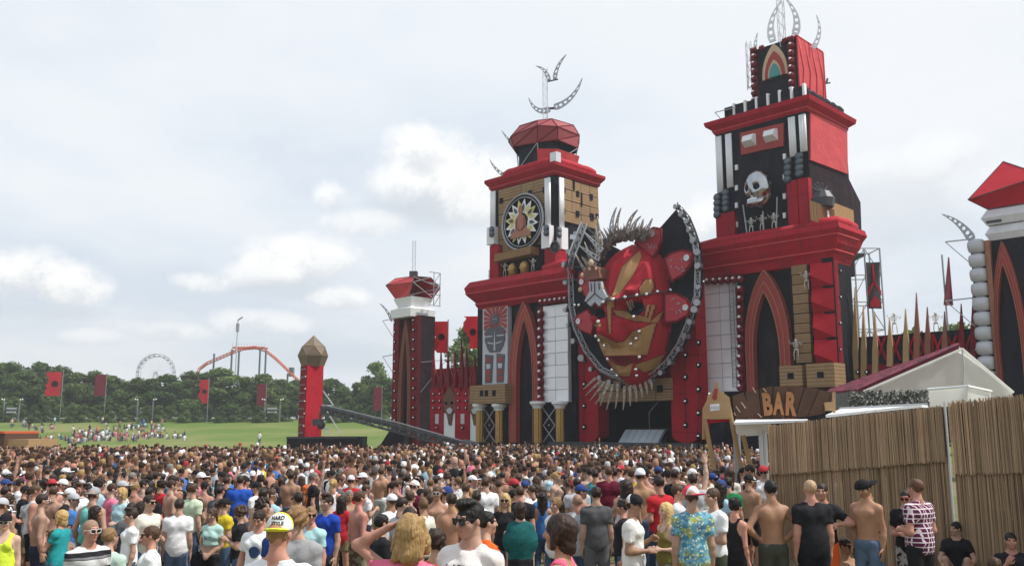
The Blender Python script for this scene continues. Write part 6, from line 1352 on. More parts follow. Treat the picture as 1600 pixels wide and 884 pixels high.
class Figure:
    "joint positions of one person 1.78 m tall, facing -Y"
    def __init__(s, sex='m', arms=('down', 'down'), head=(0, 0), legs='stand', build=1., lean=0., fine=False, seed=0):
        s.sex, s.build, s.seed, s.legs, s.h = sex, build, seed, legs, (.018 if fine else .025); f = sex == 'f'; s.fine = fine
        s.hw = (.168 if not f else .146) * (1 + (build - 1) * .5); dz = {'stand': 0, 'sit': -.72, 'stride': -.01}[legs]; s.dz = dz
        ly = -lean
        s.pel = np.array([0, 0, .95 + dz]); s.che = np.array([0, ly * .6, 1.29 + dz]); s.nec = np.array([0, ly, 1.49 + dz]); s.hc = np.array([0, ly * 1.2 - .012, 1.662 + dz]); s.hr = rotm(*head) if len(head) < 4 else None
        s.arm = {}
        for sg, nm in ((1, arms[0]), (-1, arms[1])):
            u, l, hk = ARMS[nm]; u = np.array(u, float) * (sg, 1, 1); l = np.array(l, float) * (sg, 1, 1); u /= np.linalg.norm(u); l /= np.linalg.norm(l)
            S_ = np.array([sg * s.hw, ly + .012, 1.405 + dz + (.035 if u[2] > .2 else 0)]); E = S_ + u * .285; s.arm[sg] = (S_, E, E + l * .245, hk, nm)
        if legs == 'sit': s.leg = {g: (np.array([g * .09, 0, .20]), np.array([g * .17, -.36, .46]), np.array([g * .13, -.42, .05])) for g in (1, -1)}
        elif legs == 'stride': s.leg = {g: (np.array([g * .088, 0, .91]), np.array([g * .10, -.06 + .06 * g, .49]), np.array([g * .10, .14 * g, .08])) for g in (1, -1)}
        else: s.leg = {g: (np.array([g * .088, 0, .91]), np.array([g * .115, -.015, .49]), np.array([g * .125, .02, .08])) for g in (1, -1)}
    def box(s, e=.06):
        P = [s.hc, s.pel] + [p for a in s.arm.values() for p in a[:3]] + [p for l in s.leg.values() for p in l]; P = np.array(P)
        lo, hi = P.min(0) - .12 - e, P.max(0) + .12 + e; lo[0] = min(lo[0], -.3); hi[0] = max(hi[0], .3); lo[1] = min(lo[1], -.26); hi[1] = max(hi[1], .22); return lo, hi
    def torso(s, f, e=0., loose=0.):
        b, fm = s.build, s.sex == 'f'; k = .05
        f.ell(s.pel, ((.158 if not fm else .168) * b + e, .112 * b + e, .125 + e), k); m = (s.pel * .55 + s.che * .45)
        f.ell(m, ((.142 if not fm else .122) * b + e, (.102 if not fm else .092) * b * (b if b > 1 else 1) + e, .17 + e), k); f.ell(s.che, ((.168 if not fm else .146) * b + e, (.112 if not fm else .1) + e, .185 + e), k)
        if fm:
            for g in (1, -1): f.ell(s.che + (g * .062, -.075, .0), (.056 + e, .046 + e, .058 + e), .04)
        else:
            for g in (1, -1): f.ell(s.che + (g * .075, -.075, .055), (.075 + e, .045 + e, .055 + e), .04)
            for g in (1, -1): f.ell(s.che + (g * .085, .07, .06), (.07 + e, .05 + e, .09 + e), .04)
        f.cap(s.arm[-1][0] * (.86, 1, 1), s.arm[1][0] * (.80, 1, 1), .054 + e, .054 + e, .05)
        for g in (1, -1): f.cap(s.nec + (g * .02, .015, .035), s.arm[g][0] * (.75, 1, 1) + (0, .005, .02), .038 + e * .5, .034 + e * .6, .045)
        if loose:
            lo = s.pel + (0, 0, .06); f.ell(lo, (.166 * b + loose, .122 * b + loose, .26), .06)
    def arms_(s, f, e=0., frac=2., k=.03):
        b = 1 + (s.build - 1) * .6; t = .052 if s.sex == 'm' else .041
        for g in (1, -1):
            S_, E, Wr, hk, nm = s.arm[g]; f.ell(S_, (t + .006 + e, t + .005 + e, t + .006 + e), .04); q = min(frac, 1.)
            f.cap(S_, S_ + (E - S_) * q, (t + .002) * b + e, (t + (.041 - .052 if s.sex == 'm' else -.008) * q) * b + e, k)
            if frac > 1: f.cap(E, E + (Wr - E) * .35, .040 * b * (t / .052) + e, .043 * b * (t / .052) + e, k); f.cap(E + (Wr - E) * .35, E + (Wr - E) * min(1, frac - 1), .043 * b * (t / .052) + e, .029 * (t / .052) ** .6 + e, k)
    def legs_(s, f, e=0., low=2., k=.04):
        b = s.build
        for g in (1, -1):
            H, K_, A = s.leg[g]; f.cap(H, K_, .088 * b + e, .058 * b + e, k)
            if low > 1: f.cap(K_, K_ + (A - K_) * .35, .054 + e, .056 + e, .03); f.cap(K_ + (A - K_) * .35, A, .056 + e, .037 + e, .03)
            if s.legs == 'sit': f.ell((g * .1, .03, .18), (.12 + e, .12 + e, .11 + e), .05)
    def body(s):
        lo, hi = s.box(); f = Field(lo, hi, s.h); s.torso(f); f.cap(s.nec + (0, .01, -.02), s.hc + s.hr @ np.array([0, .02, -.07]), .058 if s.sex == 'm' else .049, .052 if s.sex == 'm' else .044, .03); s.arms_(f); s.legs_(f)
        for g in (1, -1): A = s.leg[g][2]; f.cap(A + (0, .03, -.035), A + (g * .02, -.15, -.05), .038, .032, .03)
        V, q = f.mesh(); t = np.ones((len(V), 3)); t[V[:, 2] < .095] = (.12, .12, .14); parts = [(V, q)]; ts = [t]
        hv, hq, ht = head_geo(s.sex, .0085 if s.fine else .0115); parts.append((hv * .95 @ s.hr.T + s.hc, hq)); ts.append(ht)
        for g in (1, -1):
            S_, E, Wr, hk, nm = s.arm[g]; x = Wr - E; x /= np.linalg.norm(x)
            if nm in ('down', 'loose', 'back', 'shoulder'): n = np.array([g, 0, 0.])
            elif nm in ('up', 'upout'): n = np.array([0, 1., 0])
            elif nm == 'head': n = np.array([g * .2, 0, 1.])
            elif nm in ('hold', 'phone', 'elbowout', 'knee'): n = np.array([g * .8, -.1, .6])
            elif nm == 'mouth': n = np.array([g * .3, -1, .3])
            else: n = np.array([0, -1., .3])
            n = n - x * (n @ x); n /= np.linalg.norm(n); y = np.cross(n, x); M = np.stack([x, y, n], 1); hv, hq = hand_geo(hk, .007 if s.fine else .0095); hv = hv.copy()
            fy = 1.
            # thumb points forward or up
            want = np.array([0, -1., .5]) if nm not in ('up', 'upout') else np.array([-g, 0, 0.])
            if (y @ want) < 0: hv[:, 1] *= -1; hq = hq[:, ::-1]
            sc = .92 if s.sex == 'f' else 1.; parts.append((hv * sc @ M.T + Wr - x * .004, hq)); ts.append(np.ones((len(hv), 3)))
        return to_mesh('body', parts, [SKIN], np.concatenate(ts))
    def shirt(s, kind='tee', mats_=None, e=.013):
        lo, hi = s.box(); f = Field(lo, hi, s.h); d = s.dz; fold = .0045
        hem = {'tee': .84, 'tank': .86, 'crop': 1.13, 'long': .84, 'poncho': .90, 'strap': .88}[kind] + d; 
        s.torso(f, e, .014 if kind in ('tee', 'long', 'poncho') and s.legs != 'sit' else .004)
        if kind == 'poncho': f.ell(s.che + (0, 0, -.08), (.27, .17, .26), .05)
        if kind in ('tee', 'crop', 'poncho'):
            fr = .62 if s.sex == 'm' else .48; f2 = Field(lo, hi, s.h); s.arms_(f2, e + .003, fr)
            for g in (1, -1):
                S_, E = s.arm[g][:2]; u = (E - S_) / np.linalg.norm(E - S_); p = S_ + (E - S_) * fr; f2.cut(p, u, lambda X, Y, Z, g=g: X * g > .05)
            f._put((slice(None),) * 3, f2.F, .03)
        if kind == 'long': s.arms_(f, e + .004, 1.93)
        f.wave(fold, 31, 27, 38, s.seed * 1.7); f.wave(.0036, 40, 34, 75, s.seed * .9 + 2)
        if kind in ('tank', 'strap'):
            w = .62 if kind == 'tank' else .5
            for g in (1, -1): S_ = s.arm[g][0]; f.ell(S_ + (g * .025, 0, -.035), (.075 + .02 * (kind == 'strap'), .2, .135), .01, True)
            f.ell(s.nec + (0, -.09, .0), (.075, .12, .13), .01, True); f.ell(s.nec + (0, .09, .02), (.07, .1, .075), .01, True)
        f.ell(s.nec + (0, -.035, .035), (.078, .085, .055), .012, True); f.ell(s.nec + (0, .0, .065), (.067, .075, .06), .012, True)
        f.cut((0, 0, hem), (0, 0, -1)); f.cut((0, 0, s.nec[2] + .02), (0, 0, 1)) if kind != 'long' else f.cut((0, 0, s.nec[2] + .03), (0, 0, 1), lambda X, Y, Z: np.abs(X) < .1)
        return to_mesh('shirt', [f.mesh()], mats_ or [CLOTH])
    def bottom(s, kind='trousers', mats_=None, e=.015):
        lo, hi = s.box(); f = Field(lo, hi, s.h); d = s.dz; b = s.build
        f.ell(s.pel, ((.158 if s.sex == 'm' else .168) * b + e, .112 * b + e, .125 + e), .05); m = s.pel * .7 + s.che * .3; f.ell(m, (.14 * b + e * .7, .10 * b + e * .7, .12), .05)
        if kind == 'skirt': f.cap((0, 0, .9 + d), (0, 0, .6 + d), .15, .2, .05)
        s.legs_(f, e + (.006 if kind == 'shorts' else .002), 2.)
        f.wave(.004, 28, 30, 33, s.seed + .5); f.cut((0, 0, 1.0 + d), (0, 0, 1))
        if s.legs != 'sit': f.cut((0, 0, {'trousers': .10, 'shorts': .50, 'skirt': .62, 'hot': .72}[kind]), (0, 0, -1))
        else: f.cut((0, 0, .09), (0, 0, -1))
        return to_mesh('trousers', [f.mesh()], mats_ or [CLOTH])
    def head_matrix(s): return Matrix.Translation(s.hc) @ Matrix(s.hr.tolist()).to_4x4() @ Matrix.Scale(.95, 4)
SKIN = mat('skin', (.5, .3, .2), .6, var=.17, vscale=7, kind='objcolor', spec=.35)
CLOTH = mat('cloth', (.5, .5, .5), .85, var=.07, vscale=4, kind='objcolor', bump=.28, bscale=9, spec=.15)
HAIR = mat('hair', (.05, .03, .02), .5, var=.30, vscale=30, kind='objcolor', spec=.3, strand=True)
LENS = mat('dark_lens', (.012, .012, .014), .12, var=0); FRAME = mat('glasses_frame', (.5, .5, .5), .4, var=0, kind='objcolor')
_hair = {}
def hair_geo(kind, fine=False):
    key = (kind, fine)
    if key in _hair: return _hair[key]
    h = .0065 if fine else .0105; long_ = kind in ('long', 'bob', 'ponytail', 'shoulder', 'tousled'); f = Field((-.16, -.17, -.36 if long_ else -.13), (.16, .22, .21), h)
    t = {'buzz': .004, 'short': .008, 'quiff': .010, 'under': .004, 'tousled': .02, 'curly': .022, 'bald': .002}.get(kind, .014)
    f.ell((0, .020, .030), (.077 + t, .097 + t, .091 + t), .02)
    if kind in ('short', 'buzz', 'quiff', 'curly'): f.cut((0, .05, -.05), (0, .25, -1))
    f.ell((0, -.125, -.045), (.078, .085, .115 - (.012 if kind in ('short', 'quiff') else 0)), .012, True); 
    if kind in ('short', 'buzz', 'quiff'):
        for g in (1, -1): f.ell((g * .09, -.01, -.05), (.035, .055, .06), .01, True)
    if kind == 'quiff': f.ell((0, -.058, .112), (.055, .045, .028), .03); f.ell((0.01, -.02, .125), (.06, .06, .02), .03)
    if kind == 'curly': f.wave(.012, 75, 80, 78)
    if kind == 'under': f.cut((0, 0, .036), (0, 0, 1)); f.cut((0, .05, -.06), (0, .25, -1))
    if kind == 'tousled':
        f.cap((0, .045, .03), (0, .06, -.10), .094, .088, .03)
        for g in (1, -1): f.cap((g * .080, .0, .04), (g * .100, -.02, -.10), .032, .034, .03); f.cap((g * .05, .07, .0), (g * .075, .085, -.13), .045, .03, .03)
        f.wave(.010, 40, 44, 30)
    if kind in ('long', 'shoulder'):
        L = -.30 if kind == 'long' else -.20
        f.cap((0, .060, .02), (0, .075, L), .080, .062, .03)
        for g in (1, -1): f.cap((g * .076, .0, .03), (g * .086, -.01, L * .95), .028, .030, .03); f.cap((g * .06, .05, .0), (g * .07, .05, L), .04, .04, .03)
    if kind == 'bob':
        f.cap((0, .045, .01), (0, .055, -.09), .080, .066, .03)
        for g in (1, -1): f.cap((g * .078, .0, .03), (g * .084, -.015, -.09), .026, .022, .03)
    if kind == 'ponytail': f.cut((0, .05, -.06), (0, .3, -1)); f.cap((0, .10, .07), (0, .145, .03), .026, .032, .02); f.cap((0, .145, .03), (0, .15, -.19), .032, .012, .02)
    if kind == 'bun': f.cut((0, .05, -.06), (0, .3, -1)); f.ell((0, .105, .095), (.045, .042, .042), .02)
    if kind != 'buzz': (f.wave(.0045, 52, 47, 34), f.wave(.0032, 170, 150, 120), f.strands(.0016, 41, 35)) if fine else (f.wave(.004, 45, 40, 36), f.wave(.0040, 130, 118, 110))
    _hair[key] = to_mesh('hair', [f.mesh()], [HAIR]); return _hair[key]
def cap_geo(part, fine=False):
    key = ('cap', part, fine)
    if key in _hair: return _hair[key]
    h = .0065 if fine else .010; f = Field((-.12, -.24, -.02), (.12, .15, .17), h)
    if part == 'crown': f.ell((0, .016, .044), (.088, .110, .098), .02); f.cut((0, 0, .028), (0, 0, -1)); 
    elif part == 'front_panel': f.ell((0, .015, .045), (.091, .113, .101), .02); f.cut((0, 0, .030), (0, 0, -1)); f.cut((0, -.012, .1), (0, 1, .25)); f.cut((0, 0, .132), (0, .3, 1))
    elif part == 'beanie': f.ell((0, .018, .040), (.086, .108, .096), .02); f.cut((0, 0, .012), (0, -.35, -1))
    elif part == 'brim':
        f.ell((0, -.115, .040), (.084, .105, .012), .01, False, rotm(0, -9)); f.ell((0, .016, .044), (.086, .108, .096), .004, True); f.cut((0, -.03, 0), (0, 1, 0))
    elif part == 'hat_brim': f.ell((0, .01, .035), (.15, .17, .012), .01)
    _hair[key] = to_mesh('cap_' + part, [f.mesh()], [CLOTH]); return _hair[key]
def glasses_mesh():
    def mk(b):
        for g in (1, -1):
            b.extr([(g * .008, -.105, .022), (g * .060, -.098, .024), (g * .058, -.097, -.012), (g * .045, -.100, -.020), (g * .022, -.104, -.020), (g * .010, -.106, -.006)], (0, .006, 0), 0)
            b.bar((g * .062, -.097, .016), (g * .083, .0, .010), .0045, 1); b.bar((g * .006, -.107, .024), (g * .063, -.0985, .026), .0042, 1)
            b.bar((g * .063, -.0985, .026), (g * .059, -.0985, -.012), .0035, 1); b.bar((g * .059, -.0985, -.012), (g * .02, -.106, -.021), .0035, 1)
        b.bar((-.010, -.108, .014), (.010, -.108, .014), .004, 1)
    return unit_mesh('sunglasses', mk, [LENS, FRAME], False)
PEOPLE = []
def child(nm, me, par, color, mtx=None):
    o = bpy.data.objects.new(nm, me); C.objects.link(o); o.parent = par; o.color = (*color, 1)
    if mtx is not None: o.matrix_local = mtx
    return o
def dress(root, fig, meshes, look):
    "meshes: body/shirt/bottom already built; look: colours and head gear"
    body = child('body', meshes['body'], root, look['skin']); out = {'body': body}
    if 'shirt' in meshes and meshes['shirt']: out['shirt'] = child('shirt', meshes['shirt'], root, look['shirt'])
    out['trousers'] = child('trousers', meshes['bottom'], root, look['bottom']); H = fig.head_matrix(); fine = fig.fine
    hk = look.get('hair'); cap = look.get('cap')
    if cap and hk in ('short', 'quiff', 'curly', 'buzz'): hk = 'under'
    if hk and hk != 'bald': out['hair'] = child('hair', hair_geo(hk, fine), root, look['hair_col'], H)
    if cap:
        M = H @ Matrix.Rotation(R(look.get('cap_turn', 0)), 4, 'Z') @ Matrix.Scale(1.04, 4)
        if cap == 'beanie': out['cap'] = child('cap', cap_geo('beanie', fine), root, look['cap_col'], M)
        else:
            out['cap'] = child('cap', cap_geo('crown', fine), root, look['cap_col'], M); I4 = Matrix.Identity(4)
            child('brim', cap_geo('hat_brim' if cap == 'hat' else 'brim', fine), out['cap'], look.get('brim_col', look['cap_col']))
            if look.get('panel_col'): out['panel'] = child('front_panel', cap_geo('front_panel', fine), out['cap'], look['panel_col'])
    if look.get('shades'): out['glasses'] = child('sunglasses', glasses_mesh(), root, look['shades'] if isinstance(look['shades'], tuple) else (.02, .02, .02), H)
    return out
def pattern(name, fn, rough=.85):
    if name in MATS: return MATS[name]
    m = bpy.data.materials.new(name); m.use_nodes = True; g = NT(m.node_tree); b = g.n['Principled BSDF']; b.inputs['Roughness'].default_value = rough; b.inputs['Specular IOR Level'].default_value = .15
    P = g.new('ShaderNodeTexCoord').outputs['Object']; sp = g.new('ShaderNodeSeparateXYZ'); g.l.new(P, sp.inputs[0]); g.l.new(fn(g, P, *sp.outputs), b.inputs['Base Color']); MATS[name] = m; return m
def f_plaid(g, P, x, y, z):
    l = lambda v, n: g.ramp(g.math('ABSOLUTE', g.math('SUBTRACT', g.math('FRACT', g.math('MULTIPLY', v, n)), .5)), .36, .40)
    k = g.math('MAXIMUM', l(g.math('ADD', x, y), 17.), l(z, 17.)); return g.mix(k, (.095, .018, .055, 1), (.66, .56, .60, 1))
def f_floral(g, P, x, y, z):
    v = g.new('ShaderNodeTexVoronoi'); v.inputs['Scale'].default_value = 26; g.l.new(P, v.inputs['Vector']); n = g.noise(P, 16, 3); c = g.mix(g.ramp(n, .42, .55), (.06, .20, .30, 1), (.16, .36, .44, 1)); n2 = g.noise(P, 11, 2)
    c = g.mix(g.ramp(n2, .56, .60), c, (.30, .36, .10, 1)); return g.mix(g.ramp(v.outputs['Distance'], .34, .22), c, (.62, .62, .50, 1))
def f_polo(g, P, x, y, z):
    s = g.math('FRACT', g.math('MULTIPLY', z, 6.2)); c = g.mix(g.math('GREATER_THAN', s, .52), (.55, .55, .56, 1), (.016, .016, .02, 1)); s2 = g.math('FRACT', g.math('ADD', g.math('MULTIPLY', z, 6.2), .3)); return g.mix(g.math('GREATER_THAN', s2, .86), c, (.16, .16, .17, 1))
def f_camo(g, P, x, y, z): return g.mix(g.ramp(g.noise(P, 13, 3), .49, .51), (.020, .021, .022, 1), (.36, .36, .36, 1))
def f_camo2(g, P, x, y, z): return g.mix(g.ramp(g.noise(P, 9, 3), .49, .51), (.10, .075, .045, 1), (.24, .20, .14, 1))
def f_denim(g, P, x, y, z): return g.mix(g.noise(P, 7, 4), (.045, .075, .135, 1), (.14, .20, .30, 1))
def print_on(ob, me, cx, cz, back=False, m=None, lift=.006, name='shirt_print'):
    V = np.empty(len(ob.data.vertices) * 3, np.float32); ob.data.vertices.foreach_get('co', V); V = V.reshape(-1, 3); sg = 1 if back else -1
    V = V[V[:, 1] * sg > -.03]
    for v in me.vertices:
        x = (v.co.x if not back else -v.co.x) + cx; z = v.co.y + cz; d = (V[:, 0] - x) ** 2 + (V[:, 2] - z) ** 2; k = np.argsort(d)[:5]; y = V[k, 1].max() if back else V[k, 1].min(); v.co = (x, y + sg * (lift + v.co.z), z)
    if m: me.materials.append(m)
    me.update(); o = bpy.data.objects.new(name, me); C.objects.link(o); o.parent = ob; return o
def blotch(w, h, n, seed):
    rg = random.Random(seed); b = MB()
    for i in range(n):
        x, y = rg.uniform(-w, w), rg.uniform(-h, h); r = rg.uniform(.2, .5) * min(w, h); b.add([(x + r * rg.uniform(.6, 1.2) * math.cos(a), y + r * rg.uniform(.5, 1) * math.sin(a), .0005 * i) for a in np.linspace(0, 2 * math.pi, 9)[:-1]], [tuple(range(8))])
    me = bpy.data.meshes.new('print'); me.from_pydata(b.v, [], b.f); return me
INK = mat('black_ink', (.02, .02, .025), .8, var=0); INKB = mat('blue_ink', (.03, .06, .16), .8, var=0); INKG = mat('grey_ink', (.10, .09, .11), .8, var=0); INKW = mat('white_ink', (.7, .7, .7), .8, var=0); INKT = mat('teal_ink', (.03, .14, .16), .8, var=0); INKR = mat('dark_red_ink', (.2, .01, .02), .8, var=0)

WHITE, CREAM, BLACK, GREY, DGREY = (.74, .75, .77), (.62, .60, .52), (.016, .016, .019), (.42, .43, .45), (.075, .075, .08)
TEAL, MINT, BLUE, YELLOW, PINK, ORANGE, GREEN, MAROON, NEON = (.02, .27, .29), (.40, .60, .55), (.015, .055, .36), (.62, .46, .03), (.72, .16, .26), (.72, .11, .02), (.015, .16, .055), (.11, .01, .025), (.62, .78, .06)
JEANS, KHAKI, OLIVE = (.06, .10, .17), (.22, .17, .10), (.05, .06, .04)
FAIR, PALE, TAN_, BURNT, BROWN_ = (.52, .31, .225), (.60, .39, .30), (.42, .235, .145), (.56, .275, .20), (.30, .155, .09)
DARK, BRUN, BLOND, SANDY, GREYH, INKH = (.028, .017, .012), (.065, .036, .020), (.42, .28, .11), (.22, .135, .06), (.20, .19, .18), (.010, .009, .009)
HEROES = []
def place(px, ytop, Y, top):
    p = at(px, ytop, Y); z = gz(p.x, p.y); return p.x, p.y, z, (p.z - z) / top
def hero(px, ytop, Y, yaw, label, short, shirt=None, sc=WHITE, sex='m', arms=('down', 'down'), head=(0, 0), bottom='trousers', bc=JEANS, skin=FAIR, hair='short', hc=BRUN, legs='stand', build=1., fine=False, smat=None, bmat=None, lean=0., **look):
    seed = len(HEROES); fig = Figure(sex, arms, head, legs, build, lean, fine, seed); top = (1.795 if legs != 'sit' else 1.075) + (.02 if look.get('cap') else 0) + (.02 if hair == 'curly' else 0)
    lo_, hi_ = (.88, 1.0) if sex == 'f' else (look.pop('low', .94), 1.05)
    Y *= 1.32 if Y < 9 else 1.30 if Y < 12 else 1.15; Y = min(np.arange(max(5, Y - 2), 27, .1), key=lambda q: abs(q - Y) + 60 * max(0, place(px, ytop, q, top)[3] - hi_, lo_ - place(px, ytop, q, top)[3])); x, y, z, s = place(px, ytop, Y, top); s0 = s; s = min(max(s, lo_ - .02), hi_ + .02); root = thing('person', (x, y, z), label, 'person', 'festival crowd'); root.rotation_euler = (0, 0, R(yaw)); root.scale = (s, s, s)
    me = {'body': fig.body(), 'bottom': fig.bottom(bottom, [pattern(*bmat)] if bmat else None)}
    if shirt: me['shirt'] = fig.shirt(shirt, [pattern(*smat)] if smat else None)
    L = dict(skin=tuple(c * .82 for c in skin), shirt=sc, bottom=bc, hair=hair, hair_col=hc); L.update(look); o = dress(root, fig, me, L); o['root'] = root; o['fig'] = fig
    HEROES.append((x, y, px, ytop, short, s0)); return o
# -- front row and the people one can pick out, left to right
hero(10, 799, 10.2, 15, 'man in neon yellow tank top, black cap and white-rimmed sunglasses at left edge', 'the man in neon yellow', 'tank', NEON, cap='cap', cap_col=BLACK, shades=(.8, .8, .8), bottom='shorts', bc=BLACK, skin=PALE, arms=('down', 'down'))
hero(57, 755, 12.0, 115, 'man in light grey tank top and black shorts seen from the side', 'the man in grey tank top', 'tank', (.50, .51, .54), bottom='shorts', bc=BLACK, shades=True, skin=BURNT, hair='buzz', build=1.06)
hero(97, 795, 10.6, -95, 'blonde woman in teal T-shirt with hand at her mouth', 'the blonde woman in teal', 'tee', TEAL, sex='f', arms=('mouth', 'down'), hair='bob', hc=BLOND, shades=True, skin=BURNT)
hero(143, 809, 7.4, 55, 'bald man in black and white striped polo with white sunglasses', 'the bald man in stripes', 'tee', WHITE, smat=('striped_polo', f_polo), hair='buzz', hc=(.30, .19, .14), shades=(.8, .8, .78), skin=BURNT, fine=True, build=1.1)
hero(172, 822, 8.3, 165, 'man in pale mint T-shirt seen from behind beside striped polo', 'the man in pale mint', 'tee', (.44, .58, .50), hc=SANDY, build=1.12)
hero(147, 759, 12.2, 172, 'muscular man in aqua tank top with backwards grey cap', 'the man in aqua tank', 'tank', (.14, .46, .42), cap='cap', cap_col=(.30, .31, .33), cap_turn=180, arms=('loose', 'loose'), build=1.08, skin=FAIR)
hero(191, 760, 13.0, -25, 'fair-haired woman in pale blue T-shirt facing the camera', 'the woman in pale blue', 'tee', (.38, .56, .60), sex='f', hair='bob', hc=BLOND, arms=('hold', 'down'), skin=PALE)
hero(206, 792, 10.8, -60, 'young dark-haired boy in white T-shirt with a badge on its sleeve', 'the boy in white', 'tee', WHITE, hair='quiff', hc=DARK, skin=FAIR, build=.92)
hero(237, 819, 8.2, -68, 'man in white V-neck and dark sunglasses in profile facing left', 'the man in white V-neck', 'tee', WHITE, hair='short', hc=BRUN, shades=True, skin=BURNT, fine=True)
hero(234, 771, 12.6, 65, 'man in cream T-shirt and sunglasses turning right', 'the man in cream', 'tee', CREAM, hc=DARK, shades=True, arms=('hold', 'hold'))
hero(281, 777, 11.6, 188, 'man in tight white T-shirt and blue jeans seen from behind', 'the man in white and jeans', 'tee', WHITE, bmat=('denim', f_denim), hair='short', hc=DARK, skin=FAIR, build=1.06)
o = hero(333, 792, 11.4, -12, 'young woman in mint crop top and black shorts with black shoulder bag', 'the woman in crop top', 'crop', MINT, sex='f', arms=('clasp', 'clasp'), head=(0, 12), bottom='hot', bc=BLACK, hair='ponytail', hc=BRUN, skin=FAIR)
print_on(o['shirt'], blotch(.07, .03, 16, 3), 0, 1.27, m=INKT)
b = MB(); b.tube([(.12, .02, 1.47), (.17, -.09, 1.35), (.21, -.1, 1.1), (.24, -.03, .98)], .012, 5); me = bpy.data.meshes.new('strap'); me.from_pydata(b.v, [], b.f); me.materials.append(black); bag = bpy.data.objects.new('shoulder_bag', None)
bagm = MB(); bagm.lathe((.27, .0, .72), [(.02, 0), (.09, .01), (.11, .12), (.09, .25), (.03, .3)], 10, 0, (0, 0, 1), .8); bm_ = bpy.data.meshes.new('shoulder_bag'); bm_.from_pydata(bagm.v, [], bagm.f); bm_.materials.append(black)
rt = o['root']; bg_ = bpy.data.objects.new('shoulder_bag', bm_); C.objects.link(bg_); tag(bg_, 'black shoulder bag hanging at the side of woman in crop top', 'bag'); Mr = Matrix.LocRotScale(rt.location, rt.rotation_euler, rt.scale)
bg_.matrix_world = Mr @ Matrix.Translation((-.54, 0, 0)); st = bpy.data.objects.new('strap', me); C.objects.link(st); st.parent = bg_; st.matrix_local = Matrix.Translation((.54, 0, 0)) @ Matrix.Scale(-1, 4, (1, 0, 0))
hero(303, 753, 14.2, 150, 'man in very pale green T-shirt deeper in the crowd', 'the man in pale green', 'tee', (.52, .62, .44), hc=BRUN)
hero(352, 776, 14.4, 140, 'person in bright yellow T-shirt and black cap with arm bent', 'the person in yellow', 'tee', YELLOW, cap='cap', cap_col=BLACK, arms=('elbowout', 'hold'))
hero(377, 787, 11.6, -75, 'brown-haired person in black T-shirt looking down at a phone', 'the person looking down', 'tee', BLACK, head=(0, 25), hair='curly', hc=BRUN, arms=('phone', 'phone'))
o = hero(406, 795, 9.6, -8, 'man in white T-shirt with round blue print looking down', 'the man with blue print', 'tee', WHITE, head=(0, 24), hc=DARK, skin=BURNT, arms=('down', 'loose'), fine=True)
b = MB(); b.lathe((0, 0, 0), [(.078, 0), (.078, .001), (.066, .001), (.066, 0)], 22); me = bpy.data.meshes.new('r'); me.from_pydata(b.v, [], b.f); print_on(o['shirt'], me, 0, 1.24, m=INKB); print_on(o['shirt'], blotch(.04, .04, 9, 8), 0, 1.24, m=INKB)
hero(466, 786, 6.6, 175, 'person with frizzy light brown curls in grey T-shirt behind the yellow cap', 'the frizzy curls', 'tee', (.30, .30, .31), hair='curly', hc=(.25, .15, .075), fine=True)
o = hero(437, 797, 4.6, 176, 'man in white T-shirt wearing white and yellow cap lettered HARD STYLE', 'the man in the yellow cap', 'tee', WHITE, cap='cap', cap_turn=188, cap_col=(.66, .68, .06), brim_col=(.66, .68, .06), panel_col=(.70, .70, .70), hair='short', hc=SANDY, skin=BURNT, fine=True, build=1.08)
for i, t in enumerate(('HARD', 'STYLE')): print_on(o['panel'], text_mesh(t, .032, .0006, True, .95), 0, .112 - .033 * i, m=INK, lift=.003, name='cap_lettering')
o = hero(487, 789, 9.8, -30, 'man in aqua T-shirt printed THE with brown sunglasses', 'the man in aqua print', 'tee', (.36, .58, .58), shades=(.10, .05, .02), hair='short', hc=SANDY, skin=BURNT, head=(50, 0)); print_on(o['shirt'], text_mesh('THE', .075, .0005), 0, 1.34, m=INKT); print_on(o['shirt'], blotch(.10, .035, 18, 5), 0, 1.22, m=INKT)
o = hero(512, 770, 10.4, -35, 'dark-haired young man in royal blue T-shirt', 'the man in royal blue', 'tee', BLUE, hair='quiff', hc=DARK, skin=FAIR, bc=(.03, .035, .06)); print_on(o['shirt'], blotch(.1, .03, 14, 6), 0, 1.33, m=mat('dim_print', (.06, .10, .2), .8))
hero(562, 765, 11.2, 128, 'sunburnt shirtless man in camouflage shorts seen from behind', 'the sunburnt man', None, skin=(.56, .25, .19), bottom='shorts', bmat=('desert_camo', f_camo2), hair='short', hc=BRUN, arms=('down', 'hold'))
hero(597, 801, 9.0, 120, 'dark-haired bearded man in black T-shirt behind the blonde in pink', 'the bearded man', 'tee', BLACK, hair='short', hc=INKH, skin=TAN_, build=1.08)
o = hero(643, 803, 4.5, 172, 'woman with messy blonde hair in pink top holding a hand to her head', 'the blonde woman in pink', 'tee', PINK, sex='f', arms=('head', 'down'), hair='tousled', hc=(.36, .235, .10), skin=BURNT, fine=True)
br = o['fig'].arm[-1]; b = MB(); d = (br[2] - br[1]) / np.linalg.norm(br[2] - br[1]); b.lathe(br[2] - d * .05, [(.030, -.014), (.034, -.012), (.034, .012), (.030, .014)], 14, 0, d); me = bpy.data.meshes.new('wristband'); me.from_pydata(b.v, [], b.f); me.materials.append(white); child('wristband', me, o['body'], (1, 1, 1))
hero(682, 822, 6.2, 165, 'dark curly-haired person in coral red top beside the blonde in pink', 'the person in coral', 'tee', (.75, .10, .055), sex='f', hair='curly', hc=DARK)
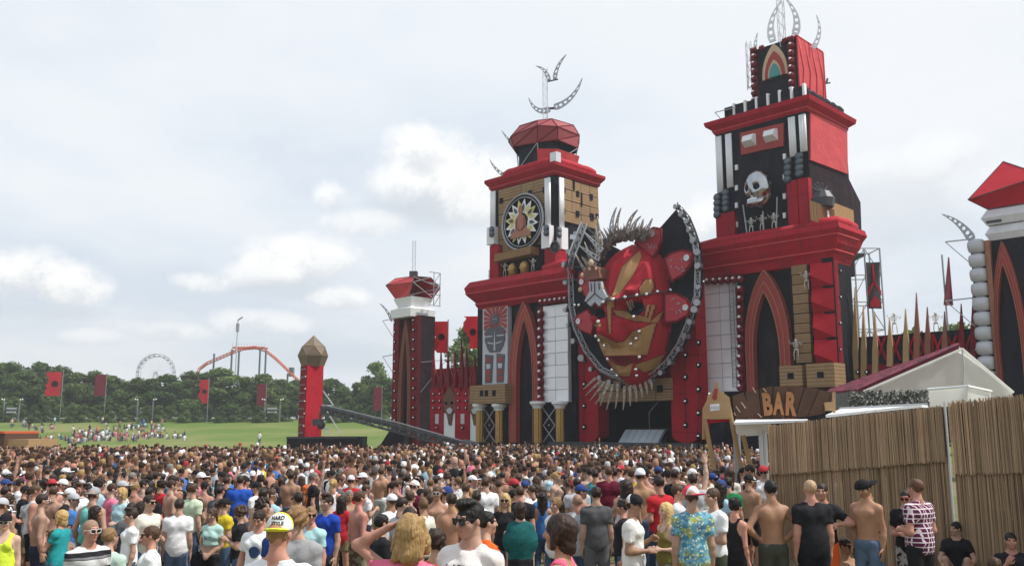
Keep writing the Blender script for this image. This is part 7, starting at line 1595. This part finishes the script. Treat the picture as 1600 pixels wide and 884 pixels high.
o = hero(735, 779, 4.9, -28, 'young man in white slogan T-shirt with black sunglasses and black hair', 'the man in sunglasses', 'tee', (.70, .69, .66), shades=True, hair='quiff', hc=INKH, skin=FAIR, fine=True, head=(-18, 6)); print_on(o['shirt'], text_mesh('HIGAN', .07, .0006, True, .9), .05, 1.36, m=INK); print_on(o['shirt'], blotch(.04, .05, 14, 9), -.10, 1.345, m=INKG)
hero(760, 796, 7.4, 110, 'person in bright orange T-shirt behind the man in sunglasses', 'the person in orange', 'tee', ORANGE, hc=INKH)
hero(813, 782, 8.8, 182, 'woman in loose dark teal top and black skirt seen from behind', 'the woman in dark teal', 'poncho', (.012, .095, .095), sex='f', hair='bob', hc=DARK, bottom='skirt', bc=BLACK, skin=PALE)
hero(812, 757, 10.6, 178, 'broad man in black T-shirt with cropped hair behind the woman in teal', 'the broad man in black', 'tee', BLACK, build=1.2, hair='buzz', hc=BRUN, skin=BURNT)
hero(789, 769, 10.2, -5, 'blonde woman in black top and dark sunglasses facing the camera', 'the blonde in black', 'tee', BLACK, sex='f', hair='long', hc=(.50, .36, .17), shades=True, skin=FAIR, arms=('hold', 'down'))
hero(868, 775, 10.0, -40, 'woman with tied light brown hair in white top behind the pink tank top', 'the woman with tied hair', 'tee', WHITE, sex='f', hair='bun', hc=SANDY)
hero(876, 796, 4.7, -112, 'brunette woman in bright pink tank top turned to the left', 'the brunette in pink', 'strap', (.80, .13, .24), sex='f', hair='bob', hc=(.030, .014, .010), skin=(.50, .25, .165), fine=True)
hero(931, 758, 9.2, 186, 'dark-haired man in charcoal T-shirt with a grey jacket tied round his waist', 'the man in charcoal', 'tee', DGREY, hc=DARK, bc=(.11, .11, .12), skin=FAIR, build=1.05)
hero(902, 770, 11.2, 175, 'balding man in light grey T-shirt left of the charcoal shirt', 'the balding man', 'tee', GREY, hair='buzz', hc=(.34, .20, .15), skin=BURNT)
hero(988, 769, 8.9, 75, 'man in white T-shirt and backwards white cap looking at his phone', 'the man with phone', 'tee', (.70, .69, .66), cap='cap', cap_turn=160, cap_col=BLACK, panel_col=(.72, .72, .72), brim_col=BLACK, arms=('phone', 'hold'), skin=TAN_, hc=DARK, shades=True)
hero(973, 778, 10.4, -100, 'two-day-bearded man in black facing the backwards white cap', 'the man facing left', 'tee', BLACK, hc=DARK, skin=BURNT)
hero(1040, 783, 9.3, -62, 'woman with long straight blonde hair in olive top', 'the woman in olive', 'strap', (.20, .17, .045), sex='f', hair='long', hc=(.52, .39, .17), arms=('hold', 'hold'), skin=PALE, bc=(.25, .30, .36))
hero(1059, 754, 10.2, 80, 'man in plain white T-shirt and wraparound sunglasses near floral shirt', 'the man in wraparound glasses', 'tee', WHITE, shades=True, hair='buzz', hc=BRUN, skin=BURNT)
hero(1080, 756, 8.4, 178, 'man in blue floral shirt and red and white cap', 'the man in floral shirt', 'tee', WHITE, smat=('floral_shirt', f_floral), cap='cap', cap_turn=215, cap_col=(.66, .06, .10), panel_col=(.7, .68, .68), hair='short', hc=BRUN, skin=FAIR, build=1.06, fine=True, bc=KHAKI)
hero(1113, 760, 9.0, -66, 'man in long white T-shirt with folded arms beside the floral shirt', 'the man with folded arms', 'tee', WHITE, arms=('cross', 'cross'), hc=BRUN, skin=FAIR, bc=OLIVE)
hero(1148, 774, 9.2, 130, 'woman in black vest top and black headscarf', 'the woman in black vest', 'strap', BLACK, sex='f', cap='beanie', cap_col=BLACK, hair='bun', hc=INKH, bc=BLACK, bottom='skirt', skin=BURNT)
hero(1203, 748, 9.3, 182, 'shirtless dark-haired man with light blue waistband above green trousers', 'the shirtless man', None, arms=('hip', 'hip'), skin=(.42, .225, .135), hair='short', hc=INKH, bc=(.055, .06, .045))
hero(1265, 747, 9.2, 183, 'tall man in plain black T-shirt with cropped fair hair by the fence', 'the tall man in black', 'tee', BLACK, hair='buzz', hc=(.38, .26, .16), skin=BURNT, build=1.12, bc=(.012, .012, .016))
hero(1283, 753, 9.9, -25, 'man in black T-shirt and bright orange shorts with bent elbow', 'the man in orange shorts', 'tee', BLACK, arms=('elbowout', 'hold'), bottom='shorts', bc=ORANGE, skin=BURNT, hc=DARK)
hero(1350, 745, 9.7, -48, 'shirtless man in black cap and jeans looking down by the fence', 'the shirtless man in cap', None, head=(-10, 22), cap='cap', cap_turn=150, cap_col=BLACK, skin=(.45, .235, .14), bmat=('denim', f_denim), hc=DARK)
hero(1414, 763, 10.0, -20, 'man in black T-shirt and black-and-white camouflage trousers with sunglasses', 'the man in camouflage', 'tee', BLACK, head=(-15, 14), low=.87, arms=('hold', 'hold'), bmat=('urban_camo', f_camo), shades=(.3, .04, .02), skin=BURNT, hair='buzz', hc=DARK)
hero(1430, 746, 9.4, -152, 'man in maroon and white checked shirt with his back turned', 'the man in checked shirt', 'tee', WHITE, smat=('plaid_shirt', f_plaid), arms=('hold', 'hold'), hc=(.12, .06, .035), bc=BLACK, skin=BURNT, build=1.1, fine=True)
hero(1492, 813, 11.6, -30, 'man in black T-shirt sitting against the reed fence', 'the sitting man', 'tee', BLACK, legs='sit', arms=('knee', 'knee'), head=(-35, 0), hc=INKH, skin=FAIR, bc=(.09, .09, .10))
hero(1578, 830, 10.2, -20, 'man in black sitting at the right edge with hand at his mouth', 'the smoking man', 'tee', BLACK, legs='sit', arms=('knee', 'mouth'), hc=INKH, skin=BURNT, bc=BLACK)
hero(1320, 838, 10.0, 30, 'shirtless dark-haired person sitting on the ground between standing men', 'the sitting shirtless person', None, legs='sit', arms=('knee', 'knee'), hc=DARK, skin=TAN_, shades=True, bc=KHAKI)
hero(1553, 868, 8.6, 160, 'brown-haired person sitting low at the lower right corner', 'the low sitting person', 'tee', DGREY, legs='sit', arms=('knee', 'knee'), hc=BRUN)
hero(1137, 743, 13.4, 160, 'person in emerald green T-shirt near the bar poles', 'the person in green', 'tee', GREEN, hc=DARK)
hero(951, 727, 13.0, 175, 'big man in maroon T-shirt with shaved neck', 'the man in maroon', 'tee', MAROON, build=1.15, hair='buzz', hc=BRUN, skin=BURNT)
hero(1000, 729, 12.6, 170, 'tanned shirtless man in white cap with raised shoulders', 'the tanned man in cap', None, cap='cap', cap_col=WHITE, skin=(.46, .25, .14), arms=('elbowout', 'elbowout'), hc=DARK, build=1.05)
hero(596, 729, 13.6, 172, 'lean shirtless man in pale shorts with his back to the camera', 'the lean shirtless man', None, bottom='shorts', bc=(.42, .45, .42), skin=(.44, .24, .15), hc=BRUN, arms=('down', 'hold'))
hero(455, 735, 13.6, 178, 'broad shirtless man with a dark strap across his back', 'the man with strap', None, skin=TAN_, build=1.12, hc=DARK)
hero(491, 736, 13.2, 110, 'grey-haired man in black polo shirt', 'the grey-haired man', 'tee', BLACK, hair='short', hc=GREYH, skin=BURNT)
hero(521, 747, 12.4, 176, 'woman with blonde ponytail in white vest', 'the ponytail woman', 'strap', WHITE, sex='f', hair='ponytail', hc=BLOND, skin=BURNT)
hero(376, 741, 13.4, 185, 'heavy man in cobalt blue T-shirt seen from behind', 'the heavy man in blue', 'tee', (.02, .08, .40), build=1.25, hair='buzz', hc=DARK, skin=BURNT)
hero(683, 758, 11.2, -4, 'bare-chested young man with white sunglasses facing the camera', 'the bare-chested man', None, shades=(.75, .75, .78), hc=BRUN, skin=(.46, .25, .16), arms=('down', 'down'))
hero(706, 768, 10.2, 176, 'bare-backed man with short dark hair behind the sunglasses man', 'the bare-backed man', None, hc=DARK, skin=(.44, .23, .14))
hero(728, 752, 12.6, 165, 'person in lemon yellow T-shirt behind the dark hair of sunglasses man', 'the person in lemon', 'tee', (.66, .56, .06), hc=BRUN)
hero(1082, 738, 11.8, 178, 'person raising one open hand above the floral shirt', 'the person raising a hand', 'tee', GREY, arms=('down', 'up'), hc=DARK, skin=PALE)

# ------------------------------------------------------------------ the rest of the near crowd: copies of a set of figures
VAR = []
def variants():
    specs = [('m', ('down', 'down'), (0, 0)), ('m', ('down', 'hold'), (15, 4)), ('m', ('hold', 'hold'), (-10, 10)), ('m', ('cross', 'cross'), (10, 0)), ('m', ('loose', 'phone'), (0, 14)), ('m', ('down', 'up'), (0, -8)), ('m', ('hip', 'down'), (-25, 0)), ('m', ('shoulder', 'down'), (30, 0)), ('m', ('loose', 'loose'), (-40, 0)), ('m', ('up', 'up'), (0, -5)),
             ('f', ('down', 'down'), (0, 0)), ('f', ('hold', 'down'), (20, 0)), ('f', ('hip', 'hold'), (-20, 0)), ('f', ('down', 'up'), (0, -5)), ('f', ('clasp', 'clasp'), (0, 10))]
    for i, (sx, ar, hd) in enumerate(specs):
        fig = Figure(sx, ar, hd, 'stand', 1 + (.06 if i % 3 == 0 else -.02), 0, False, i); VAR.append((fig, {'body': fig.body(), 'tee': fig.shirt('tee'), 'tank': fig.shirt('tank' if sx == 'm' else 'strap'), 'trousers': fig.bottom('trousers'), 'shorts': fig.bottom('shorts' if sx == 'm' else 'hot')}))
variants()
COLN = [((.74, .75, .77), 'white', 38), ((.016, .016, .019), 'black', 22), ((.42, .43, .45), 'grey', 8), ((.10, .10, .11), 'charcoal', 6), ((.02, .05, .20), 'navy', 4), ((.05, .16, .42), 'blue', 4), ((.42, .02, .03), 'red', 4), ((.62, .60, .52), 'cream', 7), ((.02, .24, .26), 'teal', 1.5), ((.55, .40, .03), 'yellow', 1), ((.65, .17, .27), 'pink', 3), ((.03, .12, .05), 'green', 1), ((.35, .52, .62), 'light blue', 5), ((.60, .14, .04), 'orange', 2), ((.10, .01, .025), 'maroon', 2)]
HAIRN = [((.022, .013, .010), 'dark', 46), ((.055, .029, .017), 'brown', 42), ((.15, .085, .04), 'sandy', 8), ((.32, .21, .085), 'blond', 5), ((.20, .19, .18), 'grey', 2)]
SKINS = [FAIR, PALE, BURNT, TAN_, (.48, .26, .17), (.50, .27, .20)]
rgp = random.Random(21)
def wpick(L): return rgp.choices(L, [x[2] for x in L])[0]
def fillers(total):
    pos = [(h[0], h[1]) for h in HEROES]; hp = [(h[2], h[3], h[1]) for h in HEROES]; n = 0; tries = 0; used = {}
    cand = []
    Y = 11.6
    while Y < 34:
        x = -.60 * Y + rgp.uniform(0, .5)
        while x < .30 * Y:
            cand.append((x + rgp.uniform(-.26, .26), Y + rgp.uniform(-.24, .24))); x += .80 if Y < 15 else .64
        Y += .82 if Y < 15 else .60
    cand.sort(key=lambda q: q[1])
    for x, y in cand:
        if n >= total: break
        px = CX + F * x / y
        if px > 1188 - max(0, 16 - y) * 16 or px < -30: continue
        if any((x - a) ** 2 + (y - b_) ** 2 < .30 for a, b_ in pos): continue
        ytop = HZ + (CAMH - 1.78 - gz(x, y)) * F / y
        if any(abs(px - hx) < (28 if y < 14 else 17) and y < hy - .05 and ytop < hy0 + 60 for hx, hy0, hy in hp): continue
        fig, me = rgp.choices(VAR, [3, 3, 3, 1.2, 1.6, .35, 1, .25, 2, .12, 2.2, 1.6, 1, .25, 1])[0]; male = fig.sex == 'm'; cv, cn, _ = wpick(COLN); hv, hn, _ = wpick(HAIRN)
        s = rgp.gauss(1.0 if male else .945, .03); s = max(.90, min(1.07, s)); yaw = rgp.gauss(165, 45) if rgp.random() < .78 else rgp.uniform(-180, 180)
        bare = male and rgp.random() < .30; kind = None if bare else ('tank' if rgp.random() < (.18 if male else .5) else 'tee')
        hair = rgp.choice(('short', 'short', 'buzz', 'quiff', 'short', 'curly')) if male else rgp.choice(('long', 'ponytail', 'bun', 'bob', 'shoulder', 'long')); L = dict(skin=tuple(c * .78 for c in rgp.choice(SKINS)), shirt=cv, hair=hair, hair_col=hv, bottom=rgp.choice((JEANS, BLACK, KHAKI, (.10, .10, .11), (.3, .3, .32), (.03, .04, .07))))
        if rgp.random() < .22: cc = rgp.choice((WHITE, BLACK, (.4, .04, .05), GREY, (.03, .06, .2), BLACK, WHITE)); L.update(cap='hat' if rgp.random() < .12 else 'cap', cap_col=cc, cap_turn=rgp.choice((0, 0, 180, 160, 20)))
        if rgp.random() < .35: L['shades'] = rgp.choice(((.02, .02, .02), (.02, .02, .02), (.75, .75, .75), (.4, .05, .05)))
        wear = 'shirtless man' if bare else '%s in %s %s' % ('man' if male else 'woman', cn, 'tank top' if kind == 'tank' else 'T-shirt'); dpt = 'behind' if y > 15 else 'near'
        for h in sorted(HEROES, key=lambda h: (h[0] - x) ** 2 + (h[1] - y) ** 2 * .6):
            lab = '%s, %s %shair%s, %s %s' % (wear, hn, '' if male or hair == 'bob' else 'long ' if hair in ('long', 'shoulder') else 'tied ', ' and cap' if L.get('cap') else '', 'behind' if y > h[1] + .6 else 'beside', h[4])
            if lab not in used and len(lab.split()) <= 16: break
        used[lab] = 1
        root = thing('person', (x, y, gz(x, y)), lab, 'person', 'festival crowd'); root.rotation_euler = (0, 0, R(yaw)); root.scale = (s, s, s)
        dress(root, fig, {'body': me['body'], 'shirt': me[kind] if kind else None, 'bottom': me['shorts' if rgp.random() < .5 else 'trousers']}, L); pos.append((x, y)); n += 1
    return pos, max(p[1] for p in pos)
POS, YLAST = fillers(300 - len(HEROES))
print('heroes', len(HEROES), 'last filler at', YLAST, 'scales', [(h[4], round(h[5], 2)) for h in HEROES if not .9 < h[5] < 1.08])

# ------------------------------------------------------------------ the mass of people beyond them: one object
def template(armpose, seated=False, legs=False):
    b = MB(); n = 6; zo = -.75 if seated else 0.
    def rings(L, mi):
        vs = []
        for rx, ry, z, yo in L: vs += [(rx * math.cos(2 * math.pi * j / n), yo + ry * math.sin(2 * math.pi * j / n), z + zo) for j in range(n)]
        k = len(L); b.add(vs, [(i * n + j, i * n + (j + 1) % n, (i + 1) * n + (j + 1) % n, (i + 1) * n + j) for i in range(k - 1) for j in range(n)] + [tuple(range((k - 1) * n, k * n))], mi)
    rings([(.16, .12, .80, 0), (.19, .125, 1.25, 0), (.205, .105, 1.41, 0), (.12, .07, 1.48, 0), (.055, .055, 1.52, 0)], 2)
    n = 7
    rings([(.05, .05, 1.47, .0), (.05, .055, 1.56, -.02), (.066, .075, 1.60, -.015), (.076, .09, 1.66, 0), (.074, .088, 1.72, .005)], 0)
    rings([(.079, .085, 1.66, .022), (.083, .098, 1.71, .010), (.073, .088, 1.765, .010), (.035, .045, 1.80, .010)], 1)
    for g, up in ((1, armpose in ('both',)), (-1, armpose in ('one', 'both'))):
        P = [(g * .2, 0, 1.42 + zo), (g * .27, -.05, 1.62 + zo), (g * .22, -.1, 1.88 + zo), (g * .22, -.1, 1.97 + zo)] if up else [(g * .2, 0, 1.42 + zo), (g * .25, .02, 1.16 + zo), (g * .22, -.14, .98 + zo), (g * .2, -.2, .94 + zo)]
        b.tube(P[:2], [.062, .052], 4, 2, cap=False); b.tube(P[1:], [.048, .036, .042], 4, 0)
    if seated:
        for g in (1, -1): b.tube([(g * .09, 0, .12), (g * .16, -.35, .42), (g * .13, -.45, .03)], [.09, .06, .045], 5, 3)
    elif legs:
        for g in (1, -1): b.tube([(g * .09, 0, .95), (g * .1, 0, .05)], [.09, .05], 5, 3, cap=False)
    f = [q for q in b.f]; tri = []; mt = []
    for q, m in zip(f, b.m):
        for i in range(1, len(q) - 1): tri.append((q[0], q[i], q[i + 1])); mt.append(m)
    return np.array(b.v, np.float32), np.array(tri, np.int32), np.array(mt)
TPL = [template('none'), template('one'), template('both'), template('none', True), template('none', False, True)]
def mass(name, label_pts, m, seed):
    rg = np.random.default_rng(seed); Vs, Ts, Cs = [], [], []; n = 0; hairc = np.array([c[0] for c in HAIRN]); hw = np.array([c[2] for c in HAIRN], float); shc = np.array([c[0] for c in COLN]); sw = np.array([c[2] for c in COLN], float); sk = np.array(SKINS)
    for x, y, k, yaw in label_pts:
        V, T, M = TPL[k]; s = rg.normal(.975, .065); a = R(yaw); c, si = math.cos(a), math.sin(a); P = V * s * np.array([rg.uniform(.92, 1.12), 1, 1], np.float32); P = np.stack([P[:, 0] * c - P[:, 1] * si + x, P[:, 0] * si + P[:, 1] * c + y, P[:, 2] + gz(x, y)], 1)
        skin = sk[rg.integers(len(sk))] * rg.uniform(.55, .9); hair = hairc[rg.choice(len(hairc), p=hw / hw.sum())]; sh = shc[rg.choice(len(shc), p=sw / sw.sum())]
        if rg.random() < .27: sh = skin
        if rg.random() < .07: hair = np.array([WHITE, BLACK, (.35, .03, .04), GREY, WHITE][rg.integers(5)])
        if rg.random() < .10: hair = skin * .95
        pal = np.stack([skin, hair, sh, np.array(JEANS)]); Vs.append(P); Ts.append(T + n); Cs.append(pal[M]); n += len(V)
    V = np.concatenate(Vs).astype(np.float32); T = np.concatenate(Ts); Cc = np.concatenate(Cs); me = bpy.data.meshes.new(name); me.vertices.add(len(V)); me.vertices.foreach_set('co', V.ravel()); me.loops.add(T.size); me.loops.foreach_set('vertex_index', T.ravel()); me.polygons.add(len(T)); me.polygons.foreach_set('loop_start', np.arange(0, T.size, 3, dtype=np.int32)); me.polygons.foreach_set('loop_total', np.full(len(T), 3, np.int32)); me.polygons.foreach_set('use_smooth', np.ones(len(T), bool)); me.update(calc_edges=True)
    a = me.color_attributes.new('col', 'FLOAT_COLOR', 'CORNER'); q = np.ones((T.size, 4), np.float32); q[:, :3] = np.repeat(Cc, 3, 0); a.data.foreach_set('color', q.ravel()); me.materials.append(mat('crowd_colours', kind='attr', var=.05, rough=.8, spec=.2)); o = bpy.data.objects.new(name, me); C.objects.link(o); o['kind'] = 'stuff'; o['label'] = m; o['category'] = 'crowd'; return len(T)
def far_crowd():
    rg = random.Random(5); pts = []; Y = YLAST + .35
    while Y < 67:
        x = -.62 * Y
        while x < .36 * Y:
            X, Y2 = x + rg.uniform(-.25, .25), Y + rg.uniform(-.25, .25); x += rg.uniform(.48, .74)
            if X + Y2 > 69.5 or (Y2 > 62 + 2 * math.sin(X * .4) and X < -8) : continue
            if rg.random() < .10 + .22 * (math.sin(X * .9 + Y2 * .5) * math.sin(Y2 * .7 - X * .3) > .45): continue
            if abs(CX + F * X / Y2 - 25) < 45 and Y2 > 58: continue
            r = rg.random(); pts.append((X, Y2, 2 if r < .012 else 1 if r < .06 else 0, rg.gauss(160, 30)))
        Y += .66
    return mass('crowd', pts, 'dense mass of festival goers packed between the front groups and the stage', 2)
def hill_people():
    rg = random.Random(8); pts = []
    for cx, cy, sx, sy, n in ((140, 680, 34, 5, 36), (205, 670, 45, 4, 30), (225, 683, 70, 4, 36), (110, 689, 60, 4, 26), (75, 668, 50, 6, 14), (282, 684, 14, 2, 5), (30, 664, 16, 4, 4), (170, 688, 80, 4, 20)):
        for _ in range(n):
            px, py = rg.gauss(cx, sx * .5), rg.gauss(cy, sy * .6); Yb = None
            for Y in np.arange(85, 190, 1.): 
                p = at(px, min(max(py, 660), 693), Y)
                if p.z < gz(p.x, Y) + .1: Yb = Y; break
            if Yb is None: continue
            p = at(px, py, Yb); pts.append((p.x, Yb, 3 if rg.random() < .9 else 4, rg.uniform(60, 260)))
    for px, py in ((18, 668), (160, 662), (253, 668), (405, 694), (45, 672)): 
        for Y in np.arange(85, 190, 1.):
            p = at(px, py, Y)
            if p.z < gz(p.x, Y) + .1: pts.append((p.x, Y, 4, rg.uniform(0, 360))); break
    return mass('crowd', pts, 'people resting in loose clusters on the grassy hill', 6)
print('mass tris', far_crowd(), hill_people())
def litter():
    rg = random.Random(3); mb = MB()
    for i in range(420):
        y = rg.uniform(6, 16); x = rg.uniform(-.5, .3) * y; z = gz(x, y) + .015; a = rg.uniform(0, 6.28); s = rg.uniform(.02, .06); mb.add([(x + s * math.cos(a + k * 1.57) * (1.5 if k % 2 else 1), y + s * math.sin(a + k * 1.57), z + rg.uniform(0, .02)) for k in range(4)], [(0, 1, 2, 3)], rg.randrange(2))
    o = mb.build('litter', [white, beige], kind='stuff'); o['label'] = 'scattered paper scraps and cups trodden into the ground'; o['category'] = 'litter'
litter()

# ------------------------------------------------------------------ summer haze: even pale air round the whole place
def haze():
    b = MB(); b.box((-440, -60, -1.6), (440, 720, 46)); o = b.build('haze', [], kind='stuff'); m = bpy.data.materials.new('haze'); m.use_nodes = True; g = NT(m.node_tree); g.n.clear()
    v = g.new('ShaderNodeVolumePrincipled'); v.inputs['Color'].default_value = (.93, .96, 1., 1); v.inputs['Density'].default_value = HAZE; v.inputs['Anisotropy'].default_value = .2
    out = g.new('ShaderNodeOutputMaterial'); g.l.new(v.outputs[0], out.inputs['Volume']); o.data.materials.append(m); o['label'] = 'thin pale summer haze hanging over the whole festival ground'; o['category'] = 'haze'
HAZE = .00045
haze()
